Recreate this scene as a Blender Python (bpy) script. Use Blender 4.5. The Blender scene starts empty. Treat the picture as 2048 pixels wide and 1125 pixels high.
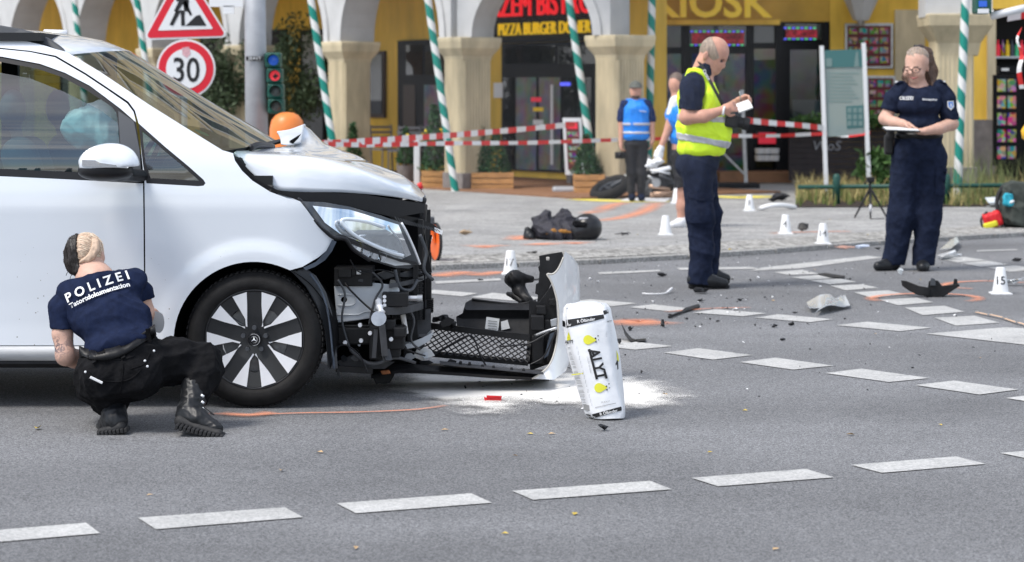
import bpy, bmesh, math, random
import numpy as np
from mathutils import Vector, Matrix, Euler, noise as mnoise
from mathutils.geometry import delaunay_2d_cdt

random.seed(7)
scene = bpy.context.scene
COL = scene.collection
# ------------------------------------------------------------------ camera
F, H, HY, CX = 4500.0, 1.51, 183.0, 1024.0      # focal length in photo pixels, eye height, horizon row, centre column
cd = bpy.data.cameras.new('camera'); cam = bpy.data.objects.new('camera', cd); COL.objects.link(cam)
cam.location = (0, 0, H); cam.rotation_euler = (math.radians(90), 0, 0)
cd.sensor_width = 36.0; cd.lens = F / 2048 * 36; cd.shift_y = -(562.5 - HY) / 2048
cd.clip_start = 0.1; cd.clip_end = 2000
cd.dof.use_dof = True; cd.dof.focus_distance = 10.55; cd.dof.aperture_fstop = 4.0
scene.camera = cam
scene.render.resolution_x = 1024; scene.render.resolution_y = 562
# ------------------------------------------------------------------ sky and sun
SUN_EL, SUN_AZ = math.radians(57), math.radians(238)      # azimuth clockwise from +Y
wd = bpy.data.worlds.new('World'); scene.world = wd; wd.use_nodes = True
wn = wd.node_tree; wn.nodes.clear()
def wnode(t, **k):
    n = wn.nodes.new(t)
    for a, b in k.items(): setattr(n, a, b)
    return n
sky = wnode('ShaderNodeTexSky', sky_type='NISHITA', sun_disc=False, sun_elevation=SUN_EL, sun_rotation=SUN_AZ)
sky.air_density = 1.0; sky.dust_density = 1.5
tc = wnode('ShaderNodeTexCoord'); mp = wnode('ShaderNodeMapping'); mp.inputs['Scale'].default_value = (1.6, 1.6, 3.4)
ns = wnode('ShaderNodeTexNoise'); ns.inputs['Scale'].default_value = 2.3; ns.inputs['Detail'].default_value = 9; ns.inputs['Roughness'].default_value = .58
ns.inputs['Distortion'].default_value = .35
rp = wnode('ShaderNodeValToRGB'); rp.color_ramp.elements[0].position = .43; rp.color_ramp.elements[1].position = .62
n2 = wnode('ShaderNodeTexNoise'); n2.inputs['Scale'].default_value = 4.5; n2.inputs['Detail'].default_value = 6
cr = wnode('ShaderNodeValToRGB'); cr.color_ramp.elements[0].color = (3.6, 3.9, 4.4, 1); cr.color_ramp.elements[1].color = (9.5, 9.6, 9.9, 1)
cr.color_ramp.elements[0].position = .3; cr.color_ramp.elements[1].position = .66
mx = wnode('ShaderNodeMixRGB'); bg = wnode('ShaderNodeBackground'); bg.inputs['Strength'].default_value = .115
wo = wnode('ShaderNodeOutputWorld'); L = wn.links.new
L(tc.outputs['Generated'], mp.inputs[0]); L(mp.outputs[0], ns.inputs['Vector']); L(mp.outputs[0], n2.inputs['Vector'])
L(ns.outputs['Fac'], rp.inputs[0]); L(n2.outputs['Fac'], cr.inputs[0])
L(rp.outputs[0], mx.inputs[0]); L(sky.outputs[0], mx.inputs[1]); L(cr.outputs[0], mx.inputs[2])
L(mx.outputs[0], bg.inputs[0]); L(bg.outputs[0], wo.inputs[0])
ld = bpy.data.lights.new('sun', 'SUN'); ld.energy = 1.8; ld.angle = math.radians(18); ld.color = (1, .96, .9)
sun = bpy.data.objects.new('sun', ld); COL.objects.link(sun)
_d = Vector((math.sin(SUN_AZ) * math.cos(SUN_EL), math.cos(SUN_AZ) * math.cos(SUN_EL), math.sin(SUN_EL)))
sun.rotation_euler = _d.to_track_quat('Z', 'Y').to_euler()
vs = scene.view_settings
vs.view_transform = 'Standard'; vs.look = 'None'; vs.gamma = 1; vs.exposure = 0.92; vs.use_curve_mapping = False
# ------------------------------------------------------------------ helpers
def W(x, y, Y): return Vector(((x - CX) / F * Y, Y, H - (y - HY) / F * Y))            # photo pixel + distance -> place
def G(x, y, z=0.0):
    Y = (H - z) * F / (y - HY); return Vector(((x - CX) / F * Y, Y, z))               # photo pixel on the level z
def lerp(a, b, t): return a + (b - a) * t
def interp(pts, t):
    if t <= pts[0][0]: return pts[0][1]
    for (a, p), (b, q) in zip(pts, pts[1:]):
        if t <= b: return p + (q - p) * (t - a) / (b - a)
    return pts[-1][1]
def spline(pts, n=6, closed=False):
    P = [Vector(p) for p in pts]; out = []; m = len(P)
    for i in range(m if closed else m - 1):
        p0 = P[(i - 1) % m] if closed or i > 0 else P[0]; p1 = P[i]; p2 = P[(i + 1) % m]
        p3 = P[(i + 2) % m] if closed or i + 2 < m else P[-1]
        for k in range(n):
            t = k / n
            out.append(.5 * ((2 * p1) + (p2 - p0) * t + (2 * p0 - 5 * p1 + 4 * p2 - p3) * t * t + (3 * p1 - p0 - 3 * p2 + p3) * t ** 3))
    if not closed: out.append(P[-1])
    return out
class MB:
    def __init__(s): s.v = []; s.f = []; s.uv = None
    def add(s, vs, fs):
        o = len(s.v); s.v += [tuple(p) for p in vs]; s.f += [tuple(i + o for i in f) for f in fs]; return s
    def box(s, c, size, R=None):
        c = Vector(c); hx, hy, hz = [k / 2 for k in size]
        vs = [Vector((x, y, z)) for x in (-hx, hx) for y in (-hy, hy) for z in (-hz, hz)]
        if R is not None: vs = [R @ v for v in vs]
        return s.add([c + v for v in vs], [(0, 1, 3, 2), (4, 6, 7, 5), (0, 4, 5, 1), (2, 3, 7, 6), (0, 2, 6, 4), (1, 5, 7, 3)])
    def bar(s, a, b, w, d=None, up=(0, 0, 1)):
        a, b = Vector(a), Vector(b); z = (b - a).normalized(); x = Vector(up).cross(z)
        if x.length < 1e-4: x = Vector((1, 0, 0)).cross(z)
        x.normalize(); y = z.cross(x); R = Matrix((x, y, z)).transposed()
        return s.box((a + b) / 2, (w, d or w, (b - a).length), R)
    def tube(s, pts, r, n=10, caps=True):
        P = [Vector(p) for p in pts]; m = len(P); R = r if isinstance(r, (list, tuple)) else [r] * m
        t0 = (P[1] - P[0]).normalized(); u = t0.orthogonal().normalized(); vs = []
        for i in range(m):
            t = ((P[min(i + 1, m - 1)] - P[max(i - 1, 0)]).normalized()) if m > 1 else t0
            u = (u - t * u.dot(t)); u = u.normalized() if u.length > 1e-6 else t.orthogonal().normalized(); w = t.cross(u)
            for k in range(n):
                a = 2 * math.pi * k / n; vs.append(P[i] + (u * math.cos(a) + w * math.sin(a)) * R[i])
        fs = [(i * n + k, i * n + (k + 1) % n, (i + 1) * n + (k + 1) % n, (i + 1) * n + k) for i in range(m - 1) for k in range(n)]
        if caps: fs += [tuple(range(n - 1, -1, -1)), tuple((m - 1) * n + k for k in range(n))]
        return s.add(vs, fs)
    def lathe(s, prof, n=32, M=None, closed=False, arc=None):
        M = M or Matrix(); vs = []; m = len(prof)
        full = arc is None; a0, a1 = arc or (0, 2 * math.pi); nn = n if full else n + 1
        for r, z in prof:
            for k in range(nn):
                a = a0 + (a1 - a0) * k / n; vs.append(M @ Vector((r * math.cos(a), r * math.sin(a), z)))
        fs = []
        for i in range(m if closed else m - 1):
            j = (i + 1) % m
            for k in range(n):
                k2 = (k + 1) % nn; fs.append((i * nn + k, i * nn + k2, j * nn + k2, j * nn + k))
        return s.add(vs, fs)
    def loft(s, rings, closed=True, caps=True):
        n = len(rings[0]); vs = [p for r in rings for p in r]; fs = []
        for i in range(len(rings) - 1):
            for k in range(n if closed else n - 1):
                k2 = (k + 1) % n; fs.append((i * n + k, i * n + k2, (i + 1) * n + k2, (i + 1) * n + k))
        if caps and closed: fs += [tuple(range(n - 1, -1, -1)), tuple((len(rings) - 1) * n + k for k in range(n))]
        return s.add(vs, fs)
    def prism(s, outline, a, b):           # outline: 2-D points; a, b: functions 2-D -> 3-D of the two faces
        n = len(outline); vs = [a(p) for p in outline] + [b(p) for p in outline]
        return s.add(vs, [tuple(range(n)), tuple(range(2 * n - 1, n - 1, -1))] + [(k, n + k, n + (k + 1) % n, (k + 1) % n) for k in range(n)])
    def panel(s, outline, place, holes=(), step=0, thick=None, back=True):
        # 2-D outline with holes, filled by constrained Delaunay over an inner grid; place(p, t) -> 3-D, t = 0 front, 1 back
        loops = [list(outline)] + [list(h) for h in holes]; pts = []; edges = []; dens = []
        for lp in loops:
            o = []
            for i, p in enumerate(lp):
                q = lp[(i + 1) % len(lp)]; o.append(p)
                if step:
                    d = math.dist(p, q); k = int(d / step)
                    for j in range(1, k): o.append((lerp(p[0], q[0], j / k), lerp(p[1], q[1], j / k)))
            dens.append(o); b = len(pts); pts += o; edges += [(b + i, b + (i + 1) % len(o)) for i in range(len(o))]
        if step:
            xs = [p[0] for p in dens[0]]; ys = [p[1] for p in dens[0]]
            y = min(ys) + step * .5; row = 0
            while y < max(ys):
                x = min(xs) + step * (.5 if row % 2 else .1)
                while x < max(xs):
                    if all((inside((x, y), lp) == (i == 0)) and edge_dist((x, y), lp) > step * .45 for i, lp in enumerate(loops)): pts.append((x, y))
                    x += step
                y += step * .87; row += 1
        r = delaunay_2d_cdt([Vector(p[:2]) for p in pts], edges, [], 0, 1e-5)
        v2, fs = r[0], r[2]; keep = []
        for f in fs:
            c = (sum(v2[i][0] for i in f) / len(f), sum(v2[i][1] for i in f) / len(f))
            if inside(c, loops[0]) and not any(inside(c, h) for h in loops[1:]): keep.append(tuple(f))
        n = len(v2); vs = [place((p[0], p[1]), 0) for p in v2]; F2 = list(keep)
        if back:
            vs += [place((p[0], p[1]), 1) for p in v2]; F2 += [tuple(i + n for i in reversed(f)) for f in keep]
            cnt = {}
            for f in keep:
                for i in range(len(f)):
                    e = (f[i], f[(i + 1) % len(f)]); cnt[e] = 1
            for (a, b) in list(cnt):
                if (b, a) not in cnt: F2.append((b, a, a + n, b + n))
        return s.add(vs, F2)
    def build(s, name, mat, parent=None, smooth=False, bevel=0, at=None, auto=None):
        me = bpy.data.meshes.new(name); me.from_pydata(s.v, [], s.f)
        bm = bmesh.new(); bm.from_mesh(me); bmesh.ops.recalc_face_normals(bm, faces=bm.faces); bm.to_mesh(me); bm.free()
        return link(name, me, mat, parent, smooth, bevel, auto)
def inside(p, lp):
    x, y = p[0], p[1]; r = False; j = len(lp) - 1
    for i in range(len(lp)):
        xi, yi, xj, yj = lp[i][0], lp[i][1], lp[j][0], lp[j][1]
        if (yi > y) != (yj > y) and x < (xj - xi) * (y - yi) / (yj - yi) + xi: r = not r
        j = i
    return r
def edge_dist(p, lp):
    b = 1e9; px, py = p[0], p[1]
    for i in range(len(lp)):
        ax, ay = lp[i][0], lp[i][1]; bx, by = lp[(i + 1) % len(lp)][0], lp[(i + 1) % len(lp)][1]
        dx, dy = bx - ax, by - ay; l = dx * dx + dy * dy
        t = 0 if l == 0 else max(0, min(1, ((px - ax) * dx + (py - ay) * dy) / l))
        d = math.hypot(px - ax - t * dx, py - ay - t * dy)
        if d < b: b = d
    return b
def link(name, me, mat, parent=None, smooth=False, bevel=0, auto=None):
    o = bpy.data.objects.new(name, me); COL.objects.link(o)
    if mat: me.materials.append(MT[mat] if isinstance(mat, str) else mat)
    if smooth:
        me.polygons.foreach_set('use_smooth', [True] * len(me.polygons))
        if auto: me.set_sharp_from_angle(angle=math.radians(auto))
    if parent:
        o.parent = parent; o.matrix_parent_inverse = Matrix.Translation(-parent.location) if parent.type == 'EMPTY' else Matrix()
    if bevel:
        b = o.modifiers.new('b', 'BEVEL'); b.width = bevel; b.segments = 2; b.limit_method = 'ANGLE'
    return o
def tag(o, label, cat=None, group=None, kind=None):
    if label: o['label'] = label
    if cat: o['category'] = cat
    if group: o['group'] = group
    if kind: o['kind'] = kind
    return o
def thing(name, label, cat, loc=(0, 0, 0), group=None):
    o = bpy.data.objects.new(name, None); COL.objects.link(o); o.location = loc; o.empty_display_size = .1
    return tag(o, label, cat, group)
def dup(root, loc, rz=0, label=None, scale=1):
    r = root.copy(); COL.objects.link(r); r.location = loc; r.rotation_euler = (0, 0, rz); r.scale = (scale,) * 3 if not isinstance(scale, tuple) else scale
    if label: r['label'] = label
    for c in list(root.children):
        k = c.copy(); COL.objects.link(k); k.parent = r
        for g in list(c.children):
            q = g.copy(); COL.objects.link(q); q.parent = k
    return r
def Rz(a): return Matrix.Rotation(math.radians(a), 3, 'Z')
def Ry(a): return Matrix.Rotation(math.radians(a), 3, 'Y')
def Rx(a): return Matrix.Rotation(math.radians(a), 3, 'X')
def frame(o, x, y, z=None):                      # 4x4 from origin and axes
    x = Vector(x).normalized(); y = Vector(y).normalized(); z = Vector(z).normalized() if z is not None else x.cross(y)
    m = Matrix((x, y, z)).transposed().to_4x4(); m.translation = Vector(o); return m
def text(name, body, size, M, mat, parent=None, ext=.002, bold=0, align='CENTER', fn=None, shear=0, sx=1):
    cu = bpy.data.curves.new(name, 'FONT'); cu.body = body; cu.size = size; cu.extrude = ext; cu.offset = bold; cu.align_x = align; cu.align_y = 'CENTER'; cu.shear = shear
    cu.resolution_u = 3
    o = bpy.data.objects.new(name, cu); me = bpy.data.meshes.new_from_object(o); bpy.data.objects.remove(o); bpy.data.curves.remove(cu)
    me.name = name
    for v in me.vertices:
        c = Vector((v.co.x * sx, v.co.y, v.co.z)); v.co = fn(c) if fn else M @ c
    me.materials.clear()
    return link(name, me, mat, parent)
# ---- signed distance bodies, meshed by surface nets
class SD:
    def __init__(s): s.ops = []
    def rc(s, a, b, ra, rb=None, k=.03): s.ops.append(('rc', np.array(a, float), np.array(b, float), ra, ra if rb is None else rb, k)); return s
    def el(s, c, r, R=None, k=.03): s.ops.append(('el', np.array(c, float), np.array(r, float), np.array(R if R is not None else np.eye(3), float), 0, k)); return s
    def bx(s, c, h, R=None, rd=.01, k=.02): s.ops.append(('bx', np.array(c, float), np.array(h, float), np.array(R if R is not None else np.eye(3), float), rd, k)); return s
    def chain(s, pts, rs, k=.03):
        for i in range(len(pts) - 1): s.rc(pts[i], pts[i + 1], rs[i], rs[i + 1], k)
        return s
    def cut(s, p, n): s.ops.append(('cut', np.array(p, float), np.array(Vector(n).normalized(), float), 0, 0, 0)); return s
    def minus(s): o = s.ops.pop(); s.ops.append(('-',) + o); return s
    def mesh(s, h=.008, noise=None):
        lo = np.full(3, 1e9); hi = -lo
        for o in s.ops:
            if o[0] == 'rc': lo = np.minimum(lo, np.minimum(o[1] - o[3], o[2] - o[4])); hi = np.maximum(hi, np.maximum(o[1] + o[3], o[2] + o[4]))
            elif o[0] in ('el', 'bx'): r = float(np.linalg.norm(o[2])) if o[0] == 'bx' else float(o[2].max()); lo = np.minimum(lo, o[1] - r); hi = np.maximum(hi, o[1] + r)
        lo = lo - 4 * h; hi = hi + 4 * h
        n = np.ceil((hi - lo) / h).astype(int) + 1
        ax = [lo[i] + h * np.arange(n[i]) for i in range(3)]
        D = np.full(tuple(n), 1.0, np.float32)
        for o in s.ops:
            neg = o[0] == '-'
            if neg: o = o[1:]
            if o[0] == 'cut':
                d = (ax[0] - o[1][0])[:, None, None] * o[2][0] + (ax[1] - o[1][1])[None, :, None] * o[2][1] + (ax[2] - o[1][2])[None, None, :] * o[2][2]
                D = np.maximum(D, d.astype(np.float32)); continue
            if o[0] == 'rc': a = np.minimum(o[1] - o[3], o[2] - o[4]); b = np.maximum(o[1] + o[3], o[2] + o[4])
            else: r = float(np.linalg.norm(o[2])) if o[0] == 'bx' else float(o[2].max()); a = o[1] - r; b = o[1] + r
            m = o[5] + 5 * h; i0 = np.maximum(np.floor((a - m - lo) / h).astype(int), 0); i1 = np.minimum(np.ceil((b + m - lo) / h).astype(int) + 1, n)
            sl = tuple(slice(i0[i], i1[i]) for i in range(3))
            X = ax[0][sl[0]][:, None, None]; Y = ax[1][sl[1]][None, :, None]; Z = ax[2][sl[2]][None, None, :]
            if o[0] == 'rc':
                ab = o[2] - o[1]; l = max(float(ab @ ab), 1e-9)
                t = np.clip(((X - o[1][0]) * ab[0] + (Y - o[1][1]) * ab[1] + (Z - o[1][2]) * ab[2]) / l, 0, 1)
                d = np.sqrt((X - o[1][0] - t * ab[0]) ** 2 + (Y - o[1][1] - t * ab[1]) ** 2 + (Z - o[1][2] - t * ab[2]) ** 2) - (o[3] + (o[4] - o[3]) * t)
            else:
                R = o[3]; q = [(X - o[1][0]) * R[0, i] + (Y - o[1][1]) * R[1, i] + (Z - o[1][2]) * R[2, i] for i in range(3)]
                if o[0] == 'el':
                    k0 = np.sqrt(sum((q[i] / o[2][i]) ** 2 for i in range(3))); k1 = np.sqrt(sum((q[i] / o[2][i] ** 2) ** 2 for i in range(3))) + 1e-6
                    d = k0 * (k0 - 1) / k1
                else:
                    e = [np.abs(q[i]) - o[2][i] + o[4] for i in range(3)]
                    d = np.sqrt(sum(np.maximum(k, 0) ** 2 for k in e)) + np.minimum(np.maximum(np.maximum(e[0], e[1]), e[2]), 0) - o[4]
            A = D[sl]; k = max(o[5], 1e-4)
            if neg:
                hh = np.clip(.5 - .5 * (A + d) / k, 0, 1); D[sl] = A * (1 - hh) - d * hh + k * hh * (1 - hh)
            else:
                hh = np.clip(.5 + .5 * (A - d) / k, 0, 1); D[sl] = A * (1 - hh) + d * hh - k * hh * (1 - hh)
        return nets(D, lo, h)
def nets(D, lo, h):
    S = D < 0; c = [S[i:S.shape[0] - 1 + i, j:S.shape[1] - 1 + j, k:S.shape[2] - 1 + k] for i in (0, 1) for j in (0, 1) for k in (0, 1)]
    sm = sum(x.astype(np.int8) for x in c); act = (sm > 0) & (sm < 8); idx = -np.ones(act.shape, int); I = np.argwhere(act); idx[act] = np.arange(len(I))
    acc = np.zeros((len(I), 3)); cnt = np.zeros(len(I)); cor = [(i, j, k) for i in (0, 1) for j in (0, 1) for k in (0, 1)]
    val = [D[I[:, 0] + a, I[:, 1] + b, I[:, 2] + g] for a, b, g in cor]
    for p in range(8):
        for q in range(p + 1, 8):
            df = [abs(cor[p][i] - cor[q][i]) for i in range(3)]
            if sum(df) != 1: continue
            m = (val[p] < 0) != (val[q] < 0); t = np.where(m, val[p] / np.where(m, val[p] - val[q], 1), 0)
            pos = np.array(cor[p])[None] + t[:, None] * (np.array(cor[q]) - np.array(cor[p]))[None]
            acc[m] += pos[m]; cnt[m] += 1
    V = lo + h * (I + acc / np.maximum(cnt, 1)[:, None]); Fs = []
    for a in range(3):
        b, g = (a + 1) % 3, (a + 2) % 3
        s0 = [slice(None)] * 3; s1 = [slice(None)] * 3; s0[a] = slice(0, -1); s1[a] = slice(1, None)
        E = np.argwhere(S[tuple(s0)] != S[tuple(s1)])
        E = E[(E[:, b] > 0) & (E[:, g] > 0) & (E[:, b] < S.shape[b] - 1) & (E[:, g] < S.shape[g] - 1)]
        if not len(E): continue
        def at(db, dg):
            e = E.copy(); e[:, b] += db; e[:, g] += dg; return idx[e[:, 0], e[:, 1], e[:, 2]]
        q = np.stack([at(-1, -1), at(0, -1), at(0, 0), at(-1, 0)], 1); fl = ~S[E[:, 0], E[:, 1], E[:, 2]]
        q[fl] = q[fl][:, ::-1]; Fs.append(q[(q >= 0).all(1)])
    return V, np.concatenate(Fs)
def sdbuild(name, sd, mat, parent=None, h=.008, fold=0, fscale=18, seed=0, dirs=None, post=None):
    V, Fq = sd.mesh(h)
    if fold:
        r = np.random.RandomState(seed); off = np.zeros(len(V)); P = V - V.mean(0)
        for i in range(7):
            k = r.normal(size=3); k /= np.linalg.norm(k); k *= fscale * r.uniform(.5, 1.8); w = r.normal(size=3) * fscale * .5
            ph = P @ k + 1.6 * np.sin(P @ w + r.uniform(0, 6)) + r.uniform(0, 6)
            off += (1 - np.abs(np.sin(ph))) ** 2 - .3
        me0 = bpy.data.meshes.new('t'); me0.from_pydata(V.tolist(), [], Fq.tolist()); nn = np.zeros(len(V) * 3); me0.vertices.foreach_get('normal', nn); bpy.data.meshes.remove(me0)
        V = V + nn.reshape(-1, 3) * (off * fold / 2)[:, None]
    if post is not None: V = post(V)
    me = bpy.data.meshes.new(name); me.from_pydata(V.tolist(), [], Fq.tolist()); me.update()
    return link(name, me, mat, parent, True)
# ------------------------------------------------------------------ materials
MT = {}
def mat(name, col, rough=.6, metal=0, var=0, vs=8, bump=0, bs=60, spec=.5, coat=0, trans=0, ior=1.45, emit=0, alpha=1, det=4, stretch=None, col2=None, bdist=.01, sss=0, sheen=0):
    m = bpy.data.materials.new(name); m.use_nodes = True; nt = m.node_tree; b = nt.nodes['Principled BSDF']; l = nt.links.new
    c = (*col, 1)
    b.inputs['Base Color'].default_value = c; b.inputs['Roughness'].default_value = rough; b.inputs['Metallic'].default_value = metal
    b.inputs['Specular IOR Level'].default_value = spec; b.inputs['Coat Weight'].default_value = coat; b.inputs['Coat Roughness'].default_value = .03
    b.inputs['Transmission Weight'].default_value = trans; b.inputs['IOR'].default_value = ior; b.inputs['Alpha'].default_value = alpha
    b.inputs['Subsurface Weight'].default_value = sss; b.inputs['Subsurface Radius'].default_value = (.01, .004, .002); b.inputs['Sheen Weight'].default_value = sheen
    if emit: b.inputs['Emission Color'].default_value = c; b.inputs['Emission Strength'].default_value = emit
    if var or bump:
        t = nt.nodes.new('ShaderNodeTexCoord'); v = t.outputs['Object']
        if stretch:
            mp = nt.nodes.new('ShaderNodeMapping'); mp.inputs['Scale'].default_value = stretch; l(v, mp.inputs[0]); v = mp.outputs[0]
        if var:
            n = nt.nodes.new('ShaderNodeTexNoise'); n.inputs['Scale'].default_value = vs; n.inputs['Detail'].default_value = det; n.inputs['Roughness'].default_value = .6; l(v, n.inputs['Vector'])
            r = nt.nodes.new('ShaderNodeValToRGB'); r.color_ramp.elements[0].position = .3; r.color_ramp.elements[1].position = .7
            k2 = col2 or tuple(min(1, x * (1 + var)) for x in col)
            r.color_ramp.elements[0].color = (*[x * (1 - var) for x in col], 1); r.color_ramp.elements[1].color = (*k2, 1)
            l(n.outputs['Fac'], r.inputs[0]); l(r.outputs[0], b.inputs['Base Color'])
        if bump:
            n = nt.nodes.new('ShaderNodeTexNoise'); n.inputs['Scale'].default_value = bs; n.inputs['Detail'].default_value = det; l(v, n.inputs['Vector'])
            bp = nt.nodes.new('ShaderNodeBump'); bp.inputs['Strength'].default_value = bump; bp.inputs['Distance'].default_value = bdist; l(n.outputs['Fac'], bp.inputs['Height']); l(bp.outputs[0], b.inputs['Normal'])
    MT[name] = m; return m
def nodes(m):
    nt = m.node_tree; return nt, nt.nodes['Principled BSDF'], nt.links.new
# ---- materials of the setting
def speckle(name, c0, c1, c2, sc=150, big=.6, rough=.85, bump=.5, bd=.004, cracks=False):
    m = mat(name, c1, rough); nt, b, l = nodes(m); N = nt.nodes.new
    t = N('ShaderNodeTexCoord').outputs['Object']
    v = N('ShaderNodeTexVoronoi'); v.inputs['Scale'].default_value = sc; l(t, v.inputs['Vector'])
    r = N('ShaderNodeValToRGB'); e = r.color_ramp.elements; e[0].color = (*c0, 1); e[1].color = (*c2, 1); e[0].position = .12; e[1].position = .9
    k = e.new(.5); k.color = (*c1, 1)
    sp = N('ShaderNodeSeparateColor'); l(v.outputs['Color'], sp.inputs[0]); l(sp.outputs[0], r.inputs[0])
    n = N('ShaderNodeTexNoise'); n.inputs['Scale'].default_value = big; n.inputs['Detail'].default_value = 7; n.inputs['Roughness'].default_value = .65; l(t, n.inputs['Vector'])
    mr = N('ShaderNodeMapRange'); mr.inputs['From Min'].default_value = .3; mr.inputs['From Max'].default_value = .7; mr.inputs['To Min'].default_value = .80; mr.inputs['To Max'].default_value = 1.18; l(n.outputs['Fac'], mr.inputs[0])
    mu = N('ShaderNodeMixRGB'); mu.blend_type = 'MULTIPLY'; mu.inputs[0].default_value = 1; l(r.outputs[0], mu.inputs[1]); l(mr.outputs[0], mu.inputs[2])
    l(mu.outputs[0], b.inputs['Base Color'])
    n3 = N('ShaderNodeTexNoise'); n3.inputs['Scale'].default_value = sc * .8; n3.inputs['Detail'].default_value = 3; l(t, n3.inputs['Vector'])
    bp = N('ShaderNodeBump'); bp.inputs['Strength'].default_value = bump; bp.inputs['Distance'].default_value = bd; l(n3.outputs['Fac'], bp.inputs['Height']); l(bp.outputs[0], b.inputs['Normal'])
    return m
speckle('asphalt', (.085, .086, .089), (.150, .152, .157), (.245, .247, .254), 185)
speckle('paving', (.22, .218, .21), (.315, .311, .302), (.41, .405, .39), 60, 1.1, .8, .3)
speckle('kerbstone', (.19, .185, .175), (.28, .275, .265), (.38, .37, .35), 90, 2.0, .8, .4)
speckle('mosaic', (.13, .125, .115), (.27, .262, .245), (.42, .41, .385), 24, 1.5, .85, .6, .01)
speckle('road_paint', (.33, .33, .32), (.41, .407, .395), (.48, .475, .46), 120, 2.5, .7, .4, .003)
def fademat(name, col, gs=260, soft=.35, grain=.9, rough=.9, amount=1.0, col2=None, thr=.55):
    m = mat(name, col, rough); nt, b, l = nodes(m); N = nt.nodes.new
    a = N('ShaderNodeAttribute'); a.attribute_name = 'fade'; t = N('ShaderNodeTexCoord').outputs['Object']
    n = N('ShaderNodeTexNoise'); n.inputs['Scale'].default_value = gs; n.inputs['Detail'].default_value = 3; l(t, n.inputs['Vector'])
    n2 = N('ShaderNodeTexNoise'); n2.inputs['Scale'].default_value = 7; n2.inputs['Detail'].default_value = 4; l(t, n2.inputs['Vector'])
    ad = N('ShaderNodeMath'); ad.operation = 'MULTIPLY_ADD'; l(n.outputs['Fac'], ad.inputs[0]); ad.inputs[1].default_value = grain; l(a.outputs['Fac'], ad.inputs[2])
    ad2 = N('ShaderNodeMath'); ad2.operation = 'MULTIPLY_ADD'; l(n2.outputs['Fac'], ad2.inputs[0]); ad2.inputs[1].default_value = .8; l(ad.outputs[0], ad2.inputs[2])
    r = N('ShaderNodeMapRange'); c = .5 * grain + .4 + thr; r.inputs['From Min'].default_value = c - soft; r.inputs['From Max'].default_value = c + soft; r.inputs['To Max'].default_value = amount
    l(ad2.outputs[0], r.inputs[0]); l(r.outputs[0], b.inputs['Alpha'])
    return m
fademat('powder', (.74, .72, .68), 300, .12, 1.9, thr=.36)
fademat('spray_orange', (.88, .33, .17), 240, .7, 1.5, amount=.62, thr=.62)
fademat('spray_yellow', (.8, .68, .12), 160, .4, .6, amount=.9)
# ---- ground
ZS = 0.045
road = MB().add([(-300, -60, 0), (300, -60, 0), (300, 600, 0), (-300, 600, 0)], [(0, 1, 2, 3)]).build('road', 'asphalt'); tag(road, None, kind='structure')
KERB = [(-1500, 640), (400, 560), (868, 541), (1200, 529), (1378, 519), (1552, 508), (1759, 491), (2048, 474), (2500, 452)]
kl = [G(*p) for p in KERB]
def offs(pl, d):
    out = []
    for i, p in enumerate(pl):
        t = (pl[min(i + 1, len(pl) - 1)] - pl[max(i - 1, 0)]).normalized(); out.append(p + Vector((-t.y, t.x, 0)) * d)
    return out
k2 = offs(kl, .14)
top = [(p.x, p.y) for p in k2] + [(60, 60), (60, 120), (-120, 120), (-60, 30)]
sidewalk = MB().add([(x, y, ZS) for x, y in top] + [(x, y, -.05) for x, y in top], [tuple(range(len(top)))]).build('sidewalk', 'paving'); tag(sidewalk, None, kind='structure')
k3 = offs(kl, .95)
sc_ = []
n_ = len(k2)
MB().add([(p.x, p.y, ZS + .004) for p in offs(kl, .142)] + [(p.x, p.y, ZS + .004) for p in k3], [(i, i + 1, n_ + i + 1, n_ + i) for i in range(n_ - 1)]).build('mosaic_strip', 'mosaic', sidewalk)
kp = []                                      # kerb stones, one metre each
for i in range(len(kl) - 1):
    a, b = kl[i], kl[i + 1]; m = max(1, round((b - a).length / 1.0))
    kp += [a.lerp(b, j / m) for j in range(m)]
kp.append(kl[-1]); ko = offs(kp, .137)
for i in range(len(kp) - 1):
    if not (-9 < kp[i].x < 8): continue
    a, b, c, d = kp[i], kp[i + 1], ko[i + 1], ko[i]; t = (b - a).normalized() * .006; dz = random.uniform(-.004, .004)
    q = [a + t, b - t, c - t, d + t]
    MB().add([(p.x, p.y, -.02) for p in q] + [(p.x, p.y, ZS + .003 + dz) for p in q], [(4, 5, 6, 7), (0, 1, 5, 4), (1, 2, 6, 5), (2, 3, 7, 6), (3, 0, 4, 7)]).build('kerb_stone', 'kerbstone', sidewalk, bevel=.008)
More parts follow.
